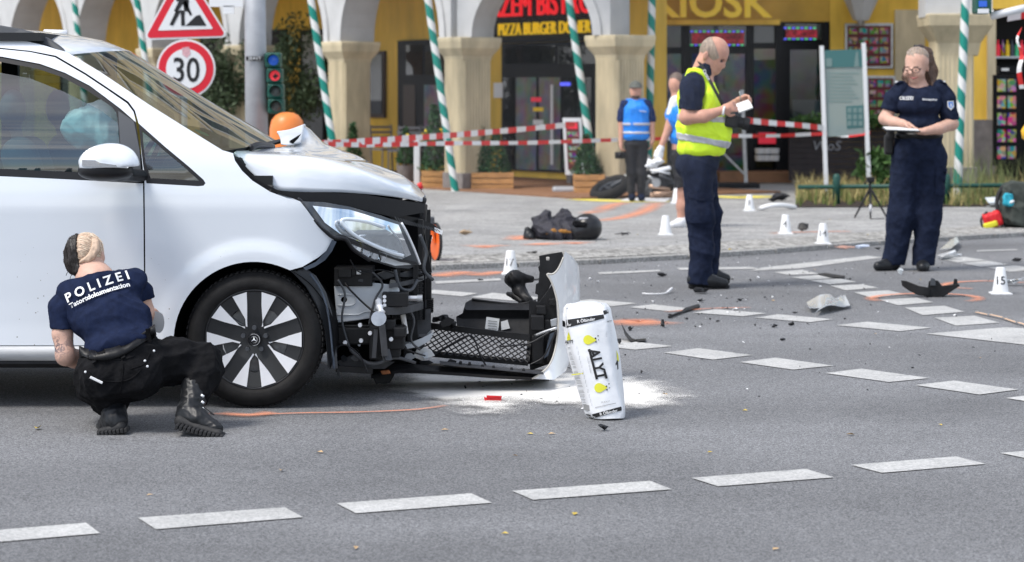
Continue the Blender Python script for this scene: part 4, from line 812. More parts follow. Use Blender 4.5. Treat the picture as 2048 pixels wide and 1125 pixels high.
mat('frame_red', (.12, .02, .02), .5)
menu('menu_board', 'silver framed menu poster below the wall lantern', 1690, 47, 1787, 138, YK, 4, 4); menu('menu_board', 'lower menu poster beside the policewoman with tablet', 1732, 152, 1792, 246, YK, 3, 4)
lamp = thing('wall_lantern', 'white faceted wall lantern above the menu posters', 'lantern', W(1722, 38, YK - .5))
p_ = W(1722, 24, YK - .45); MB().lathe([(.0, -.14), (.12, -.14), (.14, -.1), (.24, .12), (.34, .34), (.0, .4)], 8, Matrix.Translation(p_)).build('shade', 'plaster_white', lamp); MB().lathe([(.05, -.22), (.07, -.14)], 8, Matrix.Translation(p_)).build('finial', 'steel', lamp); MB().bar(p_ + Vector((0, 0, -.2)), p_ + Vector((0, .5, -.2)), .05).build('bracket', 'steel', lamp)
# dark board fence below the kiosk window
bf = thing('terrace_screen', 'dark stained board screen with graffiti under the kiosk window', 'screen', W(1680, 360, 35.4))
for i in range(10): kr('board', 1578, 252 + i * 11, 1790, 262.7 + i * 11, 'dark_board', bf, 35.4 + random.uniform(0, .012), .05, .004) if 'dark_board' in MT else (mat('dark_board', (.03, .022, .022), .6, var=.3, vs=8), kr('board', 1578, 252 + i * 11, 1790, 262.7 + i * 11, 'dark_board', bf, 35.4, .05, .004))
gm = mat('graffiti', (.3, .3, .31), .6)
text('graffiti', 'WoS', .22, frame(W(1654, 293, 35.37), (1, 0, .0), (.2, 0, 1)), 'graffiti', bf, .002)
# right hand pier and corner shop
Y4 = 31.0; rp_ = thing('corner_pier', 'beige stone pillar with flared capital behind the policewoman with tablet', 'pillar', W(1905, 400, Y4))
kr('shaft', 1872, 70, 1948, 400, 'stone_beige', rp_, Y4, .55, .02); c = W(1910, 70, Y4 + .27); rg = []
for w_, z_ in ((.27, -.3), (.3, -.12), (.44, .12), (.46, .28)): rg.append([c + Vector((a * w_, b * w_, z_)) for a, b in ((-1, -1), (1, -1), (1, 1), (-1, 1))])
MB().loft(rg).build('capital', 'stone_beige', rp_, bevel=.02); kr('spandrel', 1850, -300, 1985, 34, 'plaster_white', rp_, Y4 + .02, .5)
fl = MB()
for i in range(8): pbox(fl, 1878 + i * 9, 95, 1881 + i * 9, 340, Y4 - .008, .02)
tag(fl.build('fluting', 'stone_beige', rp_), None, kind='stuff'); kr('plinth', 1866, 335, 1955, 402, 'plinth_grey', rp_, Y4 - .05, .65, .01)
cs = thing('corner_shop', 'dark open shop front with bottles on a shelf at the right edge', 'shop', W(2010, 370, 34.5))
kr('yellow_pier', 1945, -300, 1976, 375, 'ochre', cs, 34.3, .4); kr('stone_pier', 1976, 30, 1992, 375, 'stone_beige', cs, 34.2, .4); kr('plinth', 1945, 240, 1992, 376, 'plinth_grey', cs, 34.1, .4); kr('fascia', 1976, -300, 2300, 18, 'ochre', cs, 34.2, .4); kr('opening', 1992, 18, 2300, 375, 'door_dark', cs, 34.8, .2)
text('lettering', 'GETRÄNKE', .26, frame(W(2020, 4, 34.15), (1, 0, 0), (0, 0, 1)), 'letters_gold', cs, .03, .008) if False else None
kr('shelf', 1990, 113, 2100, 117, 'steel', cs, 34.4, .35)
for i in range(9):
    p = W(1996 + i * 9.5, 113, 34.5); MB().lathe([(0, 0), (.032, 0), (.032, .16), (.012, .2), (.012, .25), (0, .25)], 10, Matrix.Translation(p)).build('bottle', ('led_red', 'bottles', 'letters_gold', 'plastic_blue', 'badge_green')[i % 5], cs, True, auto=30)
kr('crate', 1998, 132, 2060, 148, 'door_dark', cs, 34.3, .3); kr('price_strip', 2003, 137, 2018, 142, 'paper', cs, 34.28, .02)
menu('menu_board', 'tall black menu board with rows of pictures by the corner shop', 1987, 150, 2042, 332, 33.6, 2, 5, 'door_dark')
text('lettering', 'MENU', .10, frame(W(2014, 171, 33.5), (1, 0, 0), (0, 0, 1)), 'letters_yellow', cs, .003) if False else None
# ------------------------------------------------------------------ poles with green and white spiral
m = mat('spiral_paint', (.7, .7, .7), .5); nt, b, l = nodes(m); N = nt.nodes.new; t = N('ShaderNodeTexCoord').outputs['Object']; s_ = N('ShaderNodeSeparateXYZ'); l(t, s_.inputs[0])
at = N('ShaderNodeMath'); at.operation = 'ARCTAN2'; l(s_.outputs[1], at.inputs[0]); l(s_.outputs[0], at.inputs[1])
d1 = N('ShaderNodeMath'); d1.operation = 'MULTIPLY'; d1.inputs[1].default_value = .5 / math.pi; l(at.outputs[0], d1.inputs[0])
d2 = N('ShaderNodeMath'); d2.operation = 'MULTIPLY_ADD'; d2.inputs[1].default_value = 2.75; l(s_.outputs[2], d2.inputs[0]); l(d1.outputs[0], d2.inputs[2])
d3 = N('ShaderNodeMath'); d3.operation = 'FRACT'; l(d2.outputs[0], d3.inputs[0]); d4 = N('ShaderNodeMath'); d4.operation = 'GREATER_THAN'; d4.inputs[1].default_value = .55; l(d3.outputs[0], d4.inputs[0])
mx_ = N('ShaderNodeMixRGB'); mx_.inputs[1].default_value = (.005, .22, .17, 1); mx_.inputs[2].default_value = (.68, .68, .66, 1); l(d4.outputs[0], mx_.inputs[0]); l(mx_.outputs[0], b.inputs['Base Color'])
for (xt, yt), (xb, yb), Y, lab in (((149, 0), (160, 110), 42, 'striped pole farthest left above the van roof'), ((274, 0), (300, 190), 39, 'striped pole left of the roadworks sign'), ((622, 0), (668, 305), 33.4, 'striped pole between the traffic light and fluted column'), ((856, 0), (909, 372), 33.0, 'leaning striped pole in front of the second planter'), ((1138, 0), (1192, 372), 32.4, 'leaning striped pole crossing the bistro sign'), ((1304, 0), (1296, 372), 32.6, 'upright striped pole behind the man in blue vest'), ((1931, 0), (1917, 330), 29.6, 'striped pole right of the policewoman with tablet')):
    a, bb = W(xt, yt, Y), W(xb, yb, Y); d = (a - bb).normalized(); bb = bb - d * (bb.z - ZS) / d.z; Lg = (a - bb).length + 2.5
    o = MB().lathe([(0, 0), (.056, 0), (.056, Lg), (0, Lg)], 14).build('striped_pole', 'spiral_paint', None, True, auto=40); tag(o, 'green and white ' + lab, 'pole', 'green and white striped poles'); o.location = bb; o.rotation_euler = d.to_track_quat('Z', 'Y').to_euler()
# ------------------------------------------------------------------ signs and signals on the left
mat('pole_grey', (.36, .37, .39), .5, .3, var=.12, vs=5); mat('sign_red', (.62, .012, .03), .4); mat('sign_white', (.72, .73, .74), .4); mat('sign_black', (.012, .012, .014), .5); mat('signal_green', (.006, .075, .055), .4)
YS = 22.5
def spx(name, ol, off, mt, parent, th=.006, Y=None): return MB().panel(ol, flat((Y or YS) - off, th)).build(name, mt, parent)
def rtri(c, R, r, n=5):
    o = []
    for k in range(3):
        a = math.radians(-90 + 120 * k); cx_, cy_ = c[0] + (R - 2 * r) * math.cos(a), c[1] + (R - 2 * r) * math.sin(a)
        for i in range(n): t = a - math.pi / 3 + 2 * math.pi / 3 * i / (n - 1); o.append((cx_ + r * math.cos(t), cy_ + r * math.sin(t)))
    ca, sa = math.cos(-.03), math.sin(-.03); return [(c[0] + (x - c[0]) * ca - (y - c[1]) * sa, c[1] + (x - c[0]) * sa + (y - c[1]) * ca) for x, y in o]
def disc(cx_, cy_, r, n=36): return [(cx_ + r * math.cos(2 * math.pi * i / n), cy_ + r * math.sin(2 * math.pi * i / n)) for i in range(n)]
sp_ = thing('roadworks_sign', 'red triangular roadworks sign with worker digging a heap', 'sign', W(370, 500, YS)); tc_ = (370, 28)
spx('rim', rtri(tc_, 100, 8), 0, 'sign_white', sp_, .02); spx('red_border', rtri(tc_, 93, 6), .004, 'sign_red', sp_, .01); spx('field', rtri(tc_, 64, 1.5), .008, 'sign_white', sp_, .01)
for ol in ([(362, -26), (370, -32), (376, -24), (370, -16)], [(356, -14), (372, -16), (378, 2), (376, 24), (368, 22), (366, 8), (354, 26), (348, 22), (358, 2), (354, 4), (350, -4)], [(352, 22), (362, 22), (346, 52), (339, 50)], [(360, 20), (370, 22), (369, 34), (370, 52), (362, 52), (362, 36)], [(372, 0), (384, 30), (380, 32), (366, 6)], [(371, 52), (392, 32), (400, 30), (412, 50), (412, 52)]): spx('pictogram', ol, .012, 'sign_black', sp_, .005)
MB().tube([W(366, -120, YS + .06), W(372, 620, YS + .06)], .03, 10).build('post', 'pole_grey', sp_, True)
lm = thing('speed_limit_sign', 'round red ringed speed limit sign reading 30', 'sign', W(372, 200, YS)); spx('rim', disc(372, 138, 59), .005, 'sign_white', lm, .02); spx('red_ring', disc(372, 138, 55), .01, 'sign_red', lm, .01); spx('field', disc(372, 138, 40), .014, 'sign_white', lm, .01)
text('lettering', '30', .345, frame(W(372, 143, YS - .016), (1, 0, 0), (0, 0, 1)), 'sign_black', lm, .002, .004, sx=.82); spx('sticker', [(364, 96), (378, 94), (381, 108), (374, 116), (365, 110)], .018, mat('sticker_pink', (.6, .35, .38), .6, var=.4, vs=60), lm, .003)
YP = 22.0; tl = thing('traffic_light_mast', 'grey steel mast carrying a dark green four lens traffic light', 'traffic light', W(512, 530, YP))
MB().tube([G(516, 490) * 1.0, W(507, -260, YP)], [.12, .098], 20).build('mast', 'pole_grey', tl, True) if False else MB().tube([Vector((W(516, 300, YP).x, YP, 0)), W(507, -260, YP)], [.118, .095], 20).build('mast', 'pole_grey', tl, True)
MB().tube([Vector((W(516, 300, YP).x, YP, 0)), Vector((W(516, 300, YP).x, YP, .35))], [.2, .18], 20).build('mast_foot', 'pole_grey', tl, True)
pbox(MB(), 418, -8, 486, 14, YP - .05, .03).build('street_plate', 'sign_white', tl); pbox(MB(), 446, 12, 468, 28, YP - .05, .03).build('number_plate', 'sign_white', tl)
hd = MB(); hd.panel([(519, 94), (532, 100), (534, 232), (527, 244), (522, 244)], flat(YP - .02, .05)).build('back_plate', 'signal_green', tl)
for i, (x, y, mt_) in enumerate(((546, 121, mat('lens_blue', (.02, .09, .45), .2, emit=.25)), (549, 152, mat('lens_red', (.85, .05, .07), .3, emit=.3)), (551, 183, mat('lens_grey', (.09, .11, .11), .2)), (552, 213, MT['lens_grey']))):
    hm = pbox(MB(), x - 17, y - 15.5, x + 15, y + 15, YP - .10, .2).build('lamp_housing', 'signal_green', tl, bevel=.02)
    Mz = frame(W(x + 1, y, YP - .10), (1, 0, 0), (0, 0, 1), (0, 1, 0)); MB().lathe([(0, -.012), (.03, -.01), (.05, -.004)], 20, Mz).build('lens', mt_, hm, True); MB().lathe([(.062, 0), (.062, -.10), (.058, -.10), (.054, 0)], 20, Mz, closed=True, arc=(math.radians(-20), math.radians(200))).build('visor', 'signal_green', hm, True)
    if i: spx('arrow', [(x - 4, y + 1), (x + 3, y - 6), (x + 3, y - 2), (x + 7, y - 2), (x + 7, y + 3), (x + 3, y + 3), (x + 3, y + 8)], .13, 'sign_black' if i == 1 else 'lens_grey', hm, .003, YP)
pbox(MB(), 492, 113, 526, 122, YP - .122, .006).build('sticker', 'sign_black', tl); text('sticker_text', '3EAVT', .045, frame(W(509, 117.5, YP - .128), (1, 0, 0), (0, 0, 1)), 'sign_white', tl, .001)
lb = thing('litter_bin', 'orange dome topped litter bin fixed beside the traffic light mast', 'bin', W(574, 400, 21.6)); p = W(574, 258, 21.6)
MB().lathe([(0, .16), (.06, .155), (.11, .13), (.15, .08), (.168, .0), (.168, -.5), (.14, -.62), (0, -.64)], 26, Matrix.Translation(p)).build('shell', mat('bin_orange', (.72, .21, .045), .38, var=.05, vs=5), lb, True); MB().box(p + Vector((.05, -.155, -.2)), (.16, .05, .07)).build('slot', 'sign_black', lb, bevel=.01); MB().bar((p.x - .2, 21.75, p.z - .2), (p.x - .2, 21.75, 0), .05).build('post', 'pole_grey', lb)
rm = thing('signal_mast', 'grey signal mast at right edge with torn tape knotted round it', 'mast', G(2068, 505, ZS)); PX = G(2068, 505, ZS)
MB().tube([PX, PX + Vector((0, 0, 4))], .055, 14).build('mast', 'pole_grey', rm, True); Yr = PX.y
pbox(MB(), 1952, -40, 1984, 28, Yr - .1, .2).build('signal_head', 'signal_green', rm, bevel=.02); pbox(MB(), 1956, 18, 1978, 27, Yr - .115, .02).build('label_plate', 'sign_white', rm); pbox(MB(), 1958, 2, 1974, 14, Yr - .115, .02).build('lens', 'lens_blue', rm)
MB().tube([W(1982, 33, Yr), W(2060, 14, Yr)], .035, 10).build('arm', 'sign_white', rm, True); MB().lathe([(0, -.12), (.1, -.05), (.11, .02), (.06, .1), (0, .12)], 14, Matrix.Translation(W(2066, 266, Yr - .08))).build('push_button', mat('button_yellow', (.8, .45, .02), .4), rm, True)
# ------------------------------------------------------------------ tapes
mat('tape_red', (.68, .03, .03), .45); mat('tape_white', (.76, .75, .74), .45)
def tape(path, w, seg, label, start=0, twist=0, name='barrier_tape', group=None, vert=True, seed=1, w2=None):
    P = spline([W(*p) if len(p) == 3 else p for p in path], 14); rnd = random.Random(seed); D = [0]
    for a, b in zip(P, P[1:]): D.append(D[-1] + (b - a).length)
    n = max(2, int(D[-1] / (seg / 3))); vs = []; fs = []; mi = []
    for i in range(n + 1):
        s_ = D[-1] * i / n; j = 0
        while j < len(D) - 2 and D[j + 1] < s_: j += 1
        t = (s_ - D[j]) / max(1e-6, D[j + 1] - D[j]); p = P[j].lerp(P[j + 1], t); a = twist * math.sin(s_ * 2.1 + seed) * .9
        up = Vector((0, math.sin(a), math.cos(a))) if vert else Vector((math.sin(a), math.cos(a), .25 * math.sin(s_ * 9)))
        ww = w * (1 + .06 * math.sin(s_ * 5)); vs += [p + up * ww / 2, p - up * ww / 2]
    for i in range(n): fs.append((2 * i, 2 * i + 1, 2 * i + 3, 2 * i + 2)); mi.append((int(i / 3) + start) % 2)
    o = MB().add(vs, fs).build(name, 'tape_red'); o.data.materials.append(MT['tape_white'])
    for q, k in zip(o.data.polygons, mi): q.material_index = k
    return tag(o, label, 'tape', group)
tape([(560, 291, 23), (665, 287, 24.5), (760, 281, 26), (900, 271, 28.5), (1020, 261, 30.5), (1150, 249, 32)], .075, .26, 'upper red and white barrier tape stretched from behind the bonnet to the menu stand', 0, .25, group='barrier tape strands')
tape([(640, 289, 24), (760, 290, 26), (900, 287, 28), (1050, 286, 30), (1150, 283, 31), (1240, 280, 32), (1420, 275, 33)], .055, .27, 'lower thin barrier tape running level behind the striped poles', 1, .3, group='barrier tape strands', seed=4)
tape([(1492, 241, 30.2), (1540, 246, 30.6), (1600, 251, 31), (1650, 257, 31.4)], .075, .17, 'short upper barrier tape between the steel post and the glass info panel', 0, .2, group='barrier tape strands', seed=6)
tape([(1450, 272, 30), (1550, 272, 30.8), (1650, 268, 31.4), (1690, 272, 31.4), (1740, 266, 31.4)], .05, .3, 'sagging thin barrier tape crossing the glass info panel', 0, .4, group='barrier tape strands', seed=9)
tape([G(1198, 459, ZS + .03), G(1225, 460, ZS + .02), G(1250, 458, ZS + .03), G(1275, 458, ZS + .02), G(1305, 455, ZS + .03)], .07, .26, 'scrap of red and white tape lying by the helmet', 1, .8, vert=False, seed=2)
tape([(2044, 55, 21.6), (2034, 80, 21.5), (2044, 110, 21.5), (2038, 140, 21.5), (2044, 178, 21.55)], .05, .12, 'torn tape end knotted round the mast at the right edge', 0, 1.2, seed=3, vert=False)
tape([(2015, 36, 21.6), (2030, 33, 21.6), (2060, 28, 21.6)], .08, .13, 'tape scrap wrapped on the white signal arm', 1, .5, seed=5)
# ------------------------------------------------------------------ planters and shrubs
mat('planter_wood', (.46, .24, .09), .7, var=.35, vs=6, stretch=(1, 1, 5), bump=.2); mat('soil', (.03, .02, .014), .95); mat('conifer', (.025, .075, .022), .7, var=.4, vs=14); mat('olive_leaf', (.045, .07, .03), .7, var=.45, vs=5); mat('bark', (.07, .05, .035), .9, var=.3, vs=9); mat('tree_leaf', (.02, .045, .015), .7, var=.5, vs=3)
mat('herb_green', (.06, .13, .03), .7, var=.4, vs=9); mat('flower_yellow', (.75, .55, .01), .6)
def leaves(n, shape, size, seed, up=.3):
    r = random.Random(seed); vs = []; fs = []
    for i in range(n):
        c = shape(r); d = Vector((r.gauss(0, 1), r.gauss(0, 1), r.gauss(up, .8))).normalized(); s_ = d.orthogonal().normalized(); s_ = (Matrix.Rotation(r.uniform(0, 6.3), 3, d) @ s_); q = size * r.uniform(.6, 1.4); b = len(vs)
        vs += [c - s_ * q * .22, c + d * q * .5 + s_ * q * .1, c + d * q, c + d * q * .45 - s_ * q * .42]; fs.append((b, b + 1, b + 2, b + 3))
    return MB().add(vs, fs)
def cone_shape(hh, r0, p=.9):
    def f(r):
        t = r.random() ** 1.3; a = r.uniform(0, 6.28); k = r0 * (1 - t) ** p * (1 + .18 * math.sin(3 * a + 7 * t)) * math.sqrt(r.uniform(.45, 1)) + .01; return Vector((k * math.cos(a), k * math.sin(a), .04 + hh * t))
    return f
def ball_shape(rx, ry, rz, cz, lumps=9, seed=1):
    rr_ = random.Random(seed); L_ = [(Vector((rr_.gauss(0, .5) * rx, rr_.gauss(0, .5) * ry, cz + rr_.gauss(0, .5) * rz)), rr_.uniform(.3, .5)) for _ in range(lumps)]
    def f(r):
        c, k = r.choice(L_); d = Vector((r.gauss(0, 1), r.gauss(0, 1), r.gauss(0, 1))).normalized() * (r.random() ** .4) * k; return c + Vector((d.x * rx * 1.4, d.y * ry * 1.4, d.z * rz * 1.4))
    return f
def planter(px, py, wpx, hpx, label):
    p = G(px, py, ZS); s_ = F / p.y; w, hh = wpx / s_, hpx / s_; d = .42; t = thing('wooden_planter', label, 'planter', p, 'wooden planters along the arcade')
    for i in range(3):
        z = p.z + hh * (i + .5) / 3; q = random.uniform(-.008, .008)
        MB().box(p + Vector((q, -d / 2, z - p.z)), (w, .03, hh / 3 - .012)).build('plank', 'planter_wood', t, bevel=.004); MB().box(p + Vector((q, d / 2, z - p.z)), (w, .03, hh / 3 - .012)).build('plank', 'planter_wood', t, bevel=.004)
        for sx in (-1, 1): MB().box(p + Vector((sx * (w / 2 - .02), 0, z - p.z)), (.03, d - .04, hh / 3 - .012)).build('plank', 'planter_wood', t, bevel=.004)
    MB().box(p + Vector((0, 0, hh * .85)), (w - .08, d - .06, .03)).build('soil', 'soil', t); return p, hh
def shrub(p, shape, n, size, mt, label, seed, name='conifer_shrub', trunk=.3, group=None, cat='shrub'):
    t = thing(name, label, cat, p, group); o = leaves(n, shape, size, seed).build('crown', mt, t); o.matrix_parent_inverse = Matrix(); tr = MB().tube([(0, 0, -.05), (.02, .01, trunk * .6), (0, 0, trunk)], [.03, .022, .01], 7).build('trunk', 'bark', t, True); tr.matrix_parent_inverse = Matrix(); return t
for a, pl_, shs in (((877, 377, 66, 36), 'stained wooden planter at the foot of the leaning striped pole', ((868, 1.0, .2, 'bushy conifer in the planter left of the first fluted column', 1),)),
                ((986, 380, 84, 36), 'wide stained wooden planter right of the fluted column', ((962, .72, .1, 'slim pointed conifer in the wide planter', 2), (992, .62, .2, 'full rounded conifer in the wide planter', 3))),
                ((1178, 388, 62, 40), 'wooden planter beside the menu stand', ((1172, .55, .2, 'small conifer in the planter beside the menu stand', 4),))):
    p, hh = planter(*a, pl_)
    for px, ht, r0, lb_, sd_ in shs: shrub(Vector((W(px, 0, p.y).x, p.y, ZS + hh * .85)), cone_shape(ht, r0), 1500, .05, 'conifer', lb_, sd_, group='conifers in the planters')
for px, py, ht, r0, lb_, sd_ in ((706, 366, .62, .13, 'small potted conifer just above the bonnet beside the column', 5), (812, 366, .55, .16, 'rounded potted conifer behind the chairs', 6), (1150, 370, .5, .2, 'leafy green plant half hidden by the leaning pole', 7)):
    p = G(px, py, ZS); t = shrub(p + Vector((0, 0, .28)), cone_shape(ht, r0), 900, .05, 'conifer', lb_, sd_, name='potted_shrub'); po = MB().lathe([(0, -.28), (.12, -.28), (.16, 0), (0, -.02)], 14).build('pot', 'plinth_grey', t, True, auto=30); po.matrix_parent_inverse = Matrix()
shrub(G(440, 352, ZS), ball_shape(.45, .45, .75, 1.75, 12, 2), 5200, .075, 'olive_leaf', 'grey green olive tree between the speed limit sign and the mast', 11, 'olive_tree', 1.3, cat='tree')
shrub(G(590, 352, ZS), ball_shape(.55, .5, .7, 1.45, 12, 5), 5200, .075, 'olive_leaf', 'grey green olive tree behind the traffic light lenses', 12, 'olive_tree', 1.2, cat='tree')
shrub(Vector((-14.2, 62, 0)), ball_shape(1.9, 1.5, 1.9, 4.3, 16, 6), 5200, .26, 'tree_leaf', 'dark leafy street tree above the van roof at the left edge', 13, 'street_tree', 3.2, cat='tree')
for px, py, Y, lb_, sd_ in ((592, 272, 34.5, 'yellow flowers left of the striped pole above the bonnet', 1), (856, 268, 36, 'yellow flowers on the cafe table behind the tape', 2)):
    p = W(px, py, Y); t = thing('flower_pot', lb_, 'flowers', Vector((p.x, p.y, p.z - .14))); b_ = t.location; fl = MB(); r = random.Random(sd_)
    for i in range(16): c = p + Vector((r.gauss(0, .09), r.gauss(0, .06), r.gauss(.0, .05))); fl.lathe([(0, .012), (.03, .0), (.012, -.012), (0, -.01)], 7, Matrix.Translation(c) @ Matrix.Rotation(r.uniform(-1, 1), 4, 'X'))
    tag(fl.build('blossom', 'flower_yellow', t), None, kind='stuff'); l_ = leaves(140, lambda r: Vector((r.gauss(0, .09), r.gauss(0, .06), r.uniform(-.02, .1))), .06, sd_).build('foliage', 'herb_green', t); l_.matrix_parent_inverse = Matrix()
    MB().lathe([(0, 0), (.05, 0), (.075, .1), (0, .1)], 12, Matrix.Translation(b_ - Vector((0, 0, .06)))).build('pot', 'plinth_grey', t, True, auto=30)
# cafe furniture
mat('cafe_metal', (.19, .19, .2), .5, .3)
def chair(px, py, rz, label):
    p = G(px, py, .07); t = thing('cafe_chair', label, 'chair', p, 'grey cafe chairs'); R = Rz(rz)
    for sx in (-1, 1):
        MB().bar(p + R @ Vector((sx * .2, -.2, 0)), p + R @ Vector((sx * .2, -.2, .62)), .025).build('leg', 'cafe_metal', t); MB().bar(p + R @ Vector((sx * .2, .2, 0)), p + R @ Vector((sx * .2, .26, .86)), .025).build('leg', 'cafe_metal', t); MB().bar(p + R @ Vector((sx * .2, -.2, .63)), p + R @ Vector((sx * .2, .24, .63)), .03).build('armrest', 'cafe_metal', t)
    MB().box(p + Vector((0, 0, .44)), (.42, .42, .03), R).build('seat', 'cafe_metal', t)
    for i in range(4): MB().bar(p + R @ Vector((-.2, .235, .55 + i * .09)), p + R @ Vector((.2, .235, .55 + i * .09)), .012, .04).build('slat', 'cafe_metal', t)
chair(775, 350, 30, 'grey cafe chair nearest the fluted column'); chair(808, 354, -20, 'grey cafe chair in front of the ochre wall'); chair(842, 352, 160, 'grey cafe chair left of the first planter')
tt = thing('cafe_table', 'small cafe table with white post behind the tape', 'table', G(830, 349, .07)); p = G(830, 349, .07); MB().lathe([(0, .72), (.32, .72), (.32, .75), (0, .75)], 24, Matrix.Translation(p)).build('table_top', 'cafe_metal', tt); MB().tube([p, p + Vector((0, 0, .72))], .03, 10).build('leg', 'cafe_metal', tt); MB().lathe([(0, 0), (.22, 0), (.2, .03), (0, .03)], 20, Matrix.Translation(p)).build('base', 'cafe_metal', tt)
o = MB().box(G(834, 375, ZS) + Vector((0, 0, .37)), (.09, .07, .74)).build('white_post', 'white_plain', None, bevel=.01); tag(o, 'short white post left of the first planter', 'post')
# menu stand
ms = thing('menu_stand', 'light framed pavement stand with rows of food pictures under the tape', 'menu stand', G(1140, 386, ZS)); Y = G(1140, 386, ZS).y
a, b = W(1126, 352, Y - .05), W(1160, 236, Y + .05)
def msr(name, x0, y0, x1, y1, mt, off, th): return MB().panel([(x0 - (y0 - 236) * .0, y0), (x1, y0), (x1 + (y1 - 236) * .05, y1), (x0 + (y1 - 236) * .05, y1)], flat(Y - off, th)).build(name, mt, ms)
msr('frame', 1125, 236, 1163, 350, 'sign_white', 0, .04); msr('poster', 1131, 244, 1157, 340, 'frame_red', .01, .01); msr('heading', 1134, 246, 1154, 258, 'led_red', .014, .008)
for i in range(3):
    for j in range(5): msr('dish_picture', 1133 + i * 8 + (24 + j * 14) * .05, 264 + j * 14, 1139.5 + i * 8 + (24 + j * 14) * .05, 273 + j * 14, 'menu_food', .016, .008)
MB().bar(W(1146, 350, Y), W(1146, 372, Y), .05).build('stem', 'sign_black', ms); sd = SD().bx(W(1132, 380, Y), (.2, .2, .05), rd=.04); sdbuild('foot', sd, 'pole_grey', ms, .02)
# steel barrier post with rubber foot
bp_ = thing('barrier_post', 'galvanised barrier post on black rubber foot beside the man in yellow vest', 'post', G(1487, 376, ZS)); Y = G(1487, 376, ZS).y
MB().bar(W(1484, 180, Y), W(1492, 368, Y), .05).build('post', 'steel', bp_); MB().bar(W(1440, 300, Y - .1), W(1490, 350, Y - .05), .03).build('brace', 'steel', bp_); pbox(MB(), 1438, 367, 1520, 379, Y - .25, .4).build('rubber_foot', 'plastic_black', bp_, bevel=.02)
# glass info panel
YI = 31.4; ip = thing('info_panel', 'teal and clear glass information panel between two slim white posts', 'info panel', G(1695, 398, ZS))
glassmat('panel_glass', (.62, .70, .68), .05, ior=1.6); mat('panel_teal', (.05, .15, .15), .35); mat('panel_print', (.16, .24, .23), .5)
for (xa, xb) in ((1643, 1653), (1727, 1739)): MB().bar(W(xa, 86 if xb > 1700 else 92, YI), W(xb, 400, YI), .055).build('post', 'sign_white', ip)
def ipr(name, ol, mt, off=.0, th=.008): return MB().panel(ol, flat(YI - off, th)).build(name, mt, ip)
ipr('frosted_field', [(1648, 101), (1724, 99), (1729, 270), (1654, 274)], mat('frost', (.30, .37, .36), .3, alpha=.72), .0); ipr('heading_band', [(1648, 101), (1724, 99), (1726, 134), (1648, 136)], 'panel_teal', .01, .005)
ipr('emblem', [(1652, 117), (1664, 117), (1664, 134), (1652, 134)], 'panel_print', .016, .004); ipr('emblem', [(1712, 104), (1716, 104), (1718, 134), (1708, 134)], 'panel_print', .016, .004); text('heading', 'BERLIN', .13, frame(W(1683, 121, YI - .018), (1, 0, 0), (0, 0, 1)), 'panel_print', ip, .001) if False else None
for i in range(9): ipr('text_line', [(1656, 146 + i * 7), (1718 - (i * 13) % 18, 146 + i * 7), (1718 - (i * 13) % 18, 148.5 + i * 7), (1656, 148.5 + i * 7)], 'panel_print', .004, .003)
ipr('map_print', [(1692, 213), (1727, 211), (1728, 255), (1694, 258)], 'panel_teal', .004, .003)
for i in range(3):
    for j in range(3): ipr('map_block', [(1695 + i * 11, 216 + j * 13), (1703 + i * 11, 216 + j * 13), (1703 + i * 11, 226 + j * 13), (1695 + i * 11, 226 + j * 13)], 'panel_print', .009, .003)
# ------------------------------------------------------------------ verge with dry grass and low rail
mat('dry_grass', (.33, .27, .11), .8, var=.35, vs=3); mat('weed_green', (.10, .15, .03), .8, var=.4, vs=4); mat('rail_green', (.008, .06, .045), .5)
vb = [G(1590, 416, ZS), G(2060, 414, ZS), G(2500, 416, ZS), G(2500, 372, ZS), G(2060, 372, ZS), G(1600, 374, ZS)]
ve = MB().add([(p.x, p.y, ZS + .012) for p in vb], [tuple(range(6))]).build('verge', 'soil'); tag(ve, None, kind='structure')
def blades(n, seed, h0, h1, w, region, lean=.25):
    r = random.Random(seed); vs = []; fs = []
    for i in range(n):
        p, k = region(r); hh = r.uniform(h0, h1) * k; a = r.uniform(0, 6.28); d = Vector((math.cos(a), math.sin(a), 0)); s_ = Vector((-d.y, d.x, 0)) * w * r.uniform(.6, 1.3); b = len(vs); e = d * hh * r.uniform(0, lean) * 2
        vs += [p - s_, p + s_, p + e * .35 + Vector((0, 0, hh * .6)) + s_ * .7, p + e * .35 + Vector((0, 0, hh * .6)) - s_ * .7, p + e + Vector((0, 0, hh))]; fs += [(b, b + 1, b + 2, b + 3), (b + 3, b + 2, b + 4)]
    return MB().add(vs, fs)
def vreg(y0, y1, cl=0):
    def f(r):
        x = r.uniform(1592, 2200); y = lerp(y0, y1 - 9 * abs(mnoise.noise(Vector((x * .03, 3, 1)))) * 2, r.random() ** 1.25); k = .55 + .6 * mnoise.noise(Vector((x * .02, y * .05, cl))) + r.random() * .3; return G(x, y, ZS), max(.2, k)
    return f
tag(blades(4200, 1, .14, .42, .006, vreg(378, 415), .45).build('dry_grass', 'dry_grass'), 'dry yellow grass filling the verge behind the policewoman with tablet', 'grass', kind='stuff')
tag(blades(1800, 2, .12, .3, .008, vreg(392, 416, 5)).build('green_weeds', 'weed_green'), 'low green weeds among the dry verge grass', 'weeds', kind='stuff')
def tall(r): x = r.choice([r.gauss(1915, 26), r.gauss(1990, 30), r.gauss(1955, 40)]); return G(x, r.uniform(385, 412), ZS), 1
tag(blades(420, 3, .25, .75, .005, tall, .3).build('tall_weeds', mat('tall_weed', (.16, .19, .07), .8, var=.4, vs=4)), 'tall seeding weeds by the green rail at right', 'weeds', kind='stuff')
